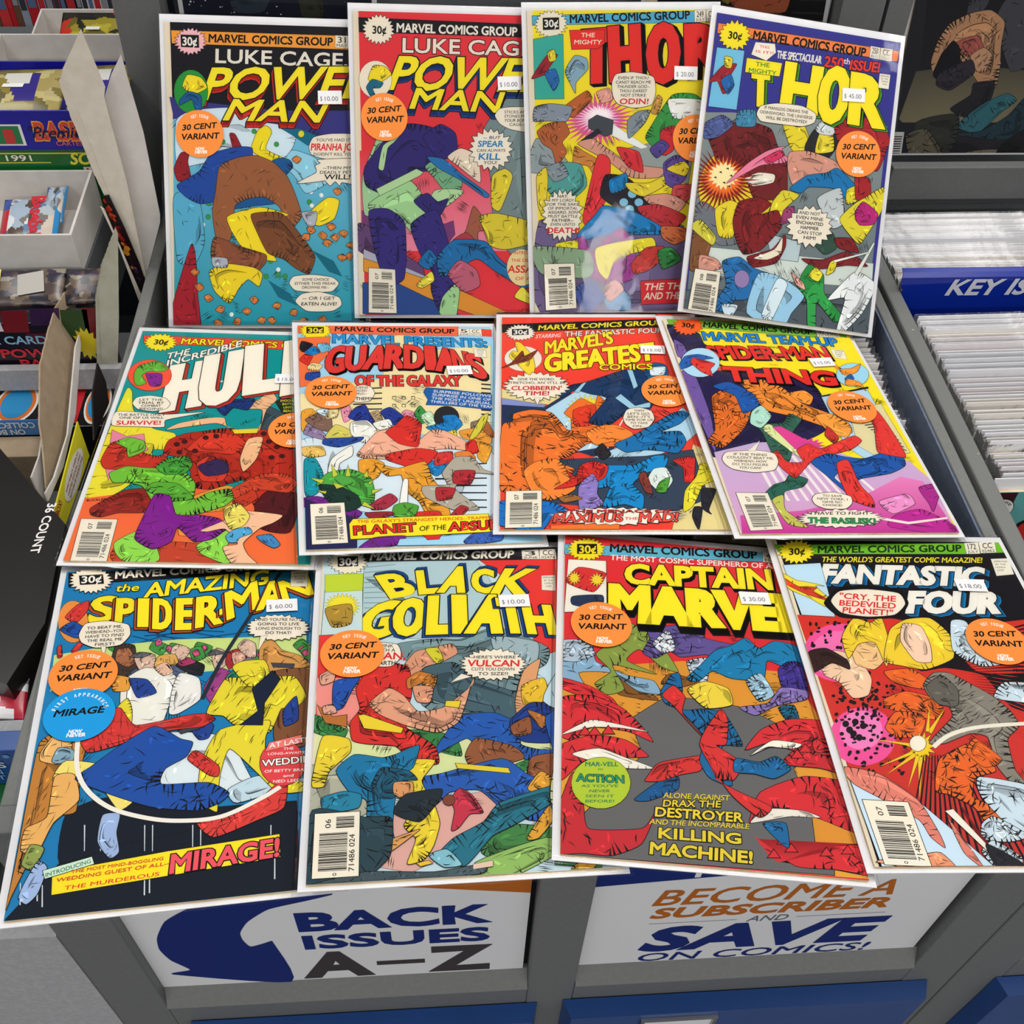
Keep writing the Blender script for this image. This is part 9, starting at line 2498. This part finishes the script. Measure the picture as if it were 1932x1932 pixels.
FA = [(-0.277, 0.8699, -0.3872), (-0.2755, 0.8687, -0.3951), (-0.2679, 0.8632, -0.4319), (-0.2706, 0.862, -0.4403), (-0.267, 0.8512, -0.5119), (-0.2678, 0.8375, -0.6035), (-0.2726, 0.8389, -0.5939), (-0.292, 0.8519, -0.507), (-0.3013, 0.8598, -0.4544), (-0.3037, 0.8639, -0.4276), (-0.2983, 0.8654, -0.4173)]
flap('box_flap', jag(FA, 6, 10), M_['card'], 'tall cream cardboard flap with ragged left edge, behind the white one')
FB = [(-0.2525, 0.8764, -0.4107), (-0.2514, 0.8744, -0.4239), (-0.2471, 0.867, -0.4737), (-0.2467, 0.856, -0.5467), (-0.2481, 0.8549, -0.5542), (-0.272, 0.8466, -0.6094), (-0.2706, 0.8534, -0.564), (-0.2699, 0.8604, -0.5174), (-0.2737, 0.8711, -0.4459), (-0.2634, 0.8741, -0.426)]
flap('box_flap', FB, M_['whitecard'], 'smooth white cardboard flap leaning beside the cabinet side panel')
FC = [(-0.2511, 0.7428, -0.486), (-0.2504, 0.7425, -0.4916), (-0.2674, 0.7378, -0.5698), (-0.2795, 0.7349, -0.6189), (-0.2959, 0.7326, -0.6567), (-0.3027, 0.7321, -0.6656), (-0.2983, 0.7345, -0.6243), (-0.2814, 0.7391, -0.5487), (-0.27, 0.7409, -0.519)]
flap('box_flap', jag(FC, 7, 9, .0008), M_['greycard'], 'grey-green cardboard flap with torn top left of the middle row')
FD = [(-0.3179, 0.7737, -0.5685), (-0.3162, 0.7849, -0.5752), (-0.3151, 0.7865, -0.5797), (-0.3099, 0.7345, -0.6003), (-0.3056, 0.68, -0.6176), (-0.3049, 0.6327, -0.6202), (-0.3051, 0.5997, -0.6196), (-0.306, 0.5867, -0.6159), (-0.311, 0.6203, -0.596), (-0.3129, 0.6301, -0.5882), (-0.3177, 0.6775, -0.5693), (-0.3186, 0.7128, -0.5655), (-0.319, 0.7458, -0.564)]
flap('box_flap', jag(FD, 10, 13, .0005, 8), M_['kraft'], 'brown cardboard flap with notched edge in front of the black cartons')
FE = [(-0.3048, 0.724, -0.5889), (-0.3049, 0.7408, -0.5883), (-0.3036, 0.7334, -0.5937), (-0.2991, 0.6668, -0.6115), (-0.2981, 0.6101, -0.6157), (-0.2992, 0.5692, -0.6111), (-0.3006, 0.5723, -0.6055), (-0.2996, 0.5929, -0.6096), (-0.2995, 0.6402, -0.6099)]
flap('box_flap', FE, M_['whitecard'], 'narrow white torn flap along the right of the brown flap')
FF = [(-0.3172, 0.641, -0.6042), (-0.3161, 0.6165, -0.6096), (-0.3163, 0.5923, -0.6085), (-0.3133, 0.5865, -0.6234), (-0.3113, 0.5883, -0.6333), (-0.314, 0.6151, -0.6202)]
flap('box_flap', FF, M_['whitecard'], 'small white torn flap at the foot of the brown flap')
YL = [(-0.29, 0.6449, -0.6001), (-0.2833, 0.6281, -0.6223), (-0.2839, 0.5941, -0.6204), (-0.2847, 0.5477, -0.6177), (-0.2889, 0.5461, -0.6036), (-0.2893, 0.5856, -0.6024)]
def pry(mb, n):
    c = Vector((-.2865, .597, -.6115)); uy = Vector((-.0012, -.012, .001)); up = Vector((-.0030, 0, .0098))
    mb.face([c+Vector((0, .028*math.cos(a), 0))+up*(.75*math.sin(a))+n*.0004 for a in (6.28318*i/24 for i in range(24))], lin('e6e4d8'))
    for i, t in enumerate(('BOTTOM OF THIS BOX AND', 'LIMITED EDITION CARD', 'AND ENJOY DISPLAY')): mb.text(t, c+Vector((0, -.022, 0))-up*(.35-.3*i)+n*.0006, (0, .044, 0), up*.16, n, lin('a03a34'), .3, .0002)
    mb.text('BOX!', Vector((-.2878, .551, -.6085))+n*.0005, (0, .013, 0), up*.4, n, lin('a8322c'), .8, .0002)
flap('printed_flap', YL, GLOSS, 'yellow printed card flap lettered BOX! next to the middle row', 'cardboard flap', pry, .0012, 'd9cf2c')
DK = [(-0.2823, 0.7025, -0.5885), (-0.279, 0.698, -0.6048), (-0.2767, 0.6843, -0.6163), (-0.2777, 0.6476, -0.6117), (-0.2778, 0.6344, -0.6108), (-0.2813, 0.6688, -0.5934)]
flap('box_flap', DK, M_['blackbox'], 'small black card flap right of the grey-green flap')
CM = [(-0.2884, 0.844, -0.5202), (-0.2828, 0.8441, -0.5193), (-0.2756, 0.8396, -0.5494), (-0.2693, 0.8343, -0.5849), (-0.2681, 0.8323, -0.598), (-0.2724, 0.8305, -0.6101), (-0.278, 0.8327, -0.5952), (-0.2858, 0.8389, -0.5542)]
def prc(mb, n):
    r = random.Random(3)
    for i in range(26):
        t = r.random(); p = Vector(CM[1]).lerp(Vector(CM[4]), t)+Vector((-r.uniform(.003, .006), 0, 0)); p.y = .832+.15*(p.z+.6)-.0002
        col = ['b8281c', 'c8461f', '8a1a18', 'd8902a', '3a2050', '2a1012'][min(5, int(t*4)+r.randrange(2))]
        s_ = r.uniform(.002, .005); u = Vector((.3+r.uniform(-.4, .4), .15, -.9)).normalized()*s_; v = n.cross(u).normalized()*s_*.45
        mb.face([p+n*(.0004+.00002*i)+u*a+v*b for a, b in ((-1, 0), (-.3, -1), (.6, -.6), (1, .2), (.2, 1))], lin(col))
flap('comic_book', CM, GLOSS, 'dark comic with red and orange splashes wedged between the tall flaps', 'comic book', prc, .0014, '1c1012')
BD = [(-0.2904, 0.8371, -0.5263), (-0.2878, 0.8367, -0.5287), (-0.2726, 0.8244, -0.611), (-0.2756, 0.8235, -0.6168), (-0.2829, 0.8319, -0.5606)]
flap('backing_board', BD, M_['card'], 'narrow cream board edge left of the red splashed comic', 'board')
# ------------------------------------------------------------------ bookcase far behind at the left
bc = empty('bookcase', (-.80, 1.80, -1.5), 'dark bookcase far behind the card boxes at the top left', 'bookcase')
for (nm, a) in (('shelf', (-1.5, -.30, 1.70, 1.95, -.865, -.845)), ('shelf', (-1.5, -.30, 1.70, 1.95, -1.15, -1.13)), ('back_panel', (-1.5, -.30, 1.951, 1.965, -1.5, -.30)), ('side_panel', (-.299, -.28, 1.70, 1.965, -1.5, -.30)), ('side_panel', (-1.52, -1.501, 1.70, 1.965, -1.5, -.30))):
    mb = MB(); mb.box(*a); part(nm, mb, M_['shelf'], bc)
rb = random.Random(12); x = -.86; k = 0
HUE = ['e8e4e0', 'b8242c', 'e2dcd8', '2a2c34', 'f0eeea', '8f9aa8', 'c83a3a', 'd8d4cc', '3a4a7a', 'efe9e4', '6a4a3a', 'e6e2de']
protos = {}
while x < -.46:
    wd = rb.choice([.008, .010, .012, .016]); h = rb.uniform(.235, .262); c = HUE[rb.randrange(len(HUE))]
    bkk = empty('book', (x+wd/2, 1.80, -.8449), 'thin volume shelved upright in the far bookcase at the top left', 'book', 'volumes in the far bookcase')
    mb = MB(); mb.box(x, x+wd*.94, 1.715, 1.88, -.8449, -.8449+h, lin(c)); cv_ = part('cover', mb, GLOSS, bkk)
    mb = MB(); quad_xz(mb, x+wd*.1, x+wd*.84, -.8449+h*.86, -.8449+h*.97, 1.715, ['b8242c', '2a3a6a', 'd8d4cc', 'c83a3a'][k % 4]); part('spine_print', mb, GLOSS, bkk, cv_)
    mb = MB(); quad_xz(mb, x+wd*.1, x+wd*.84, -.8449+h*.45, -.8449+h*.70, 1.715, ['3a3a40', '8a8a90', 'b83038', '5a6a90'][(k*3) % 4]); part('spine_print', mb, GLOSS, bkk, cv_)
    x += wd; k += 1
# ------------------------------------------------------------------ lift everything to floor level
for o in TOP: o.location.z += ZS
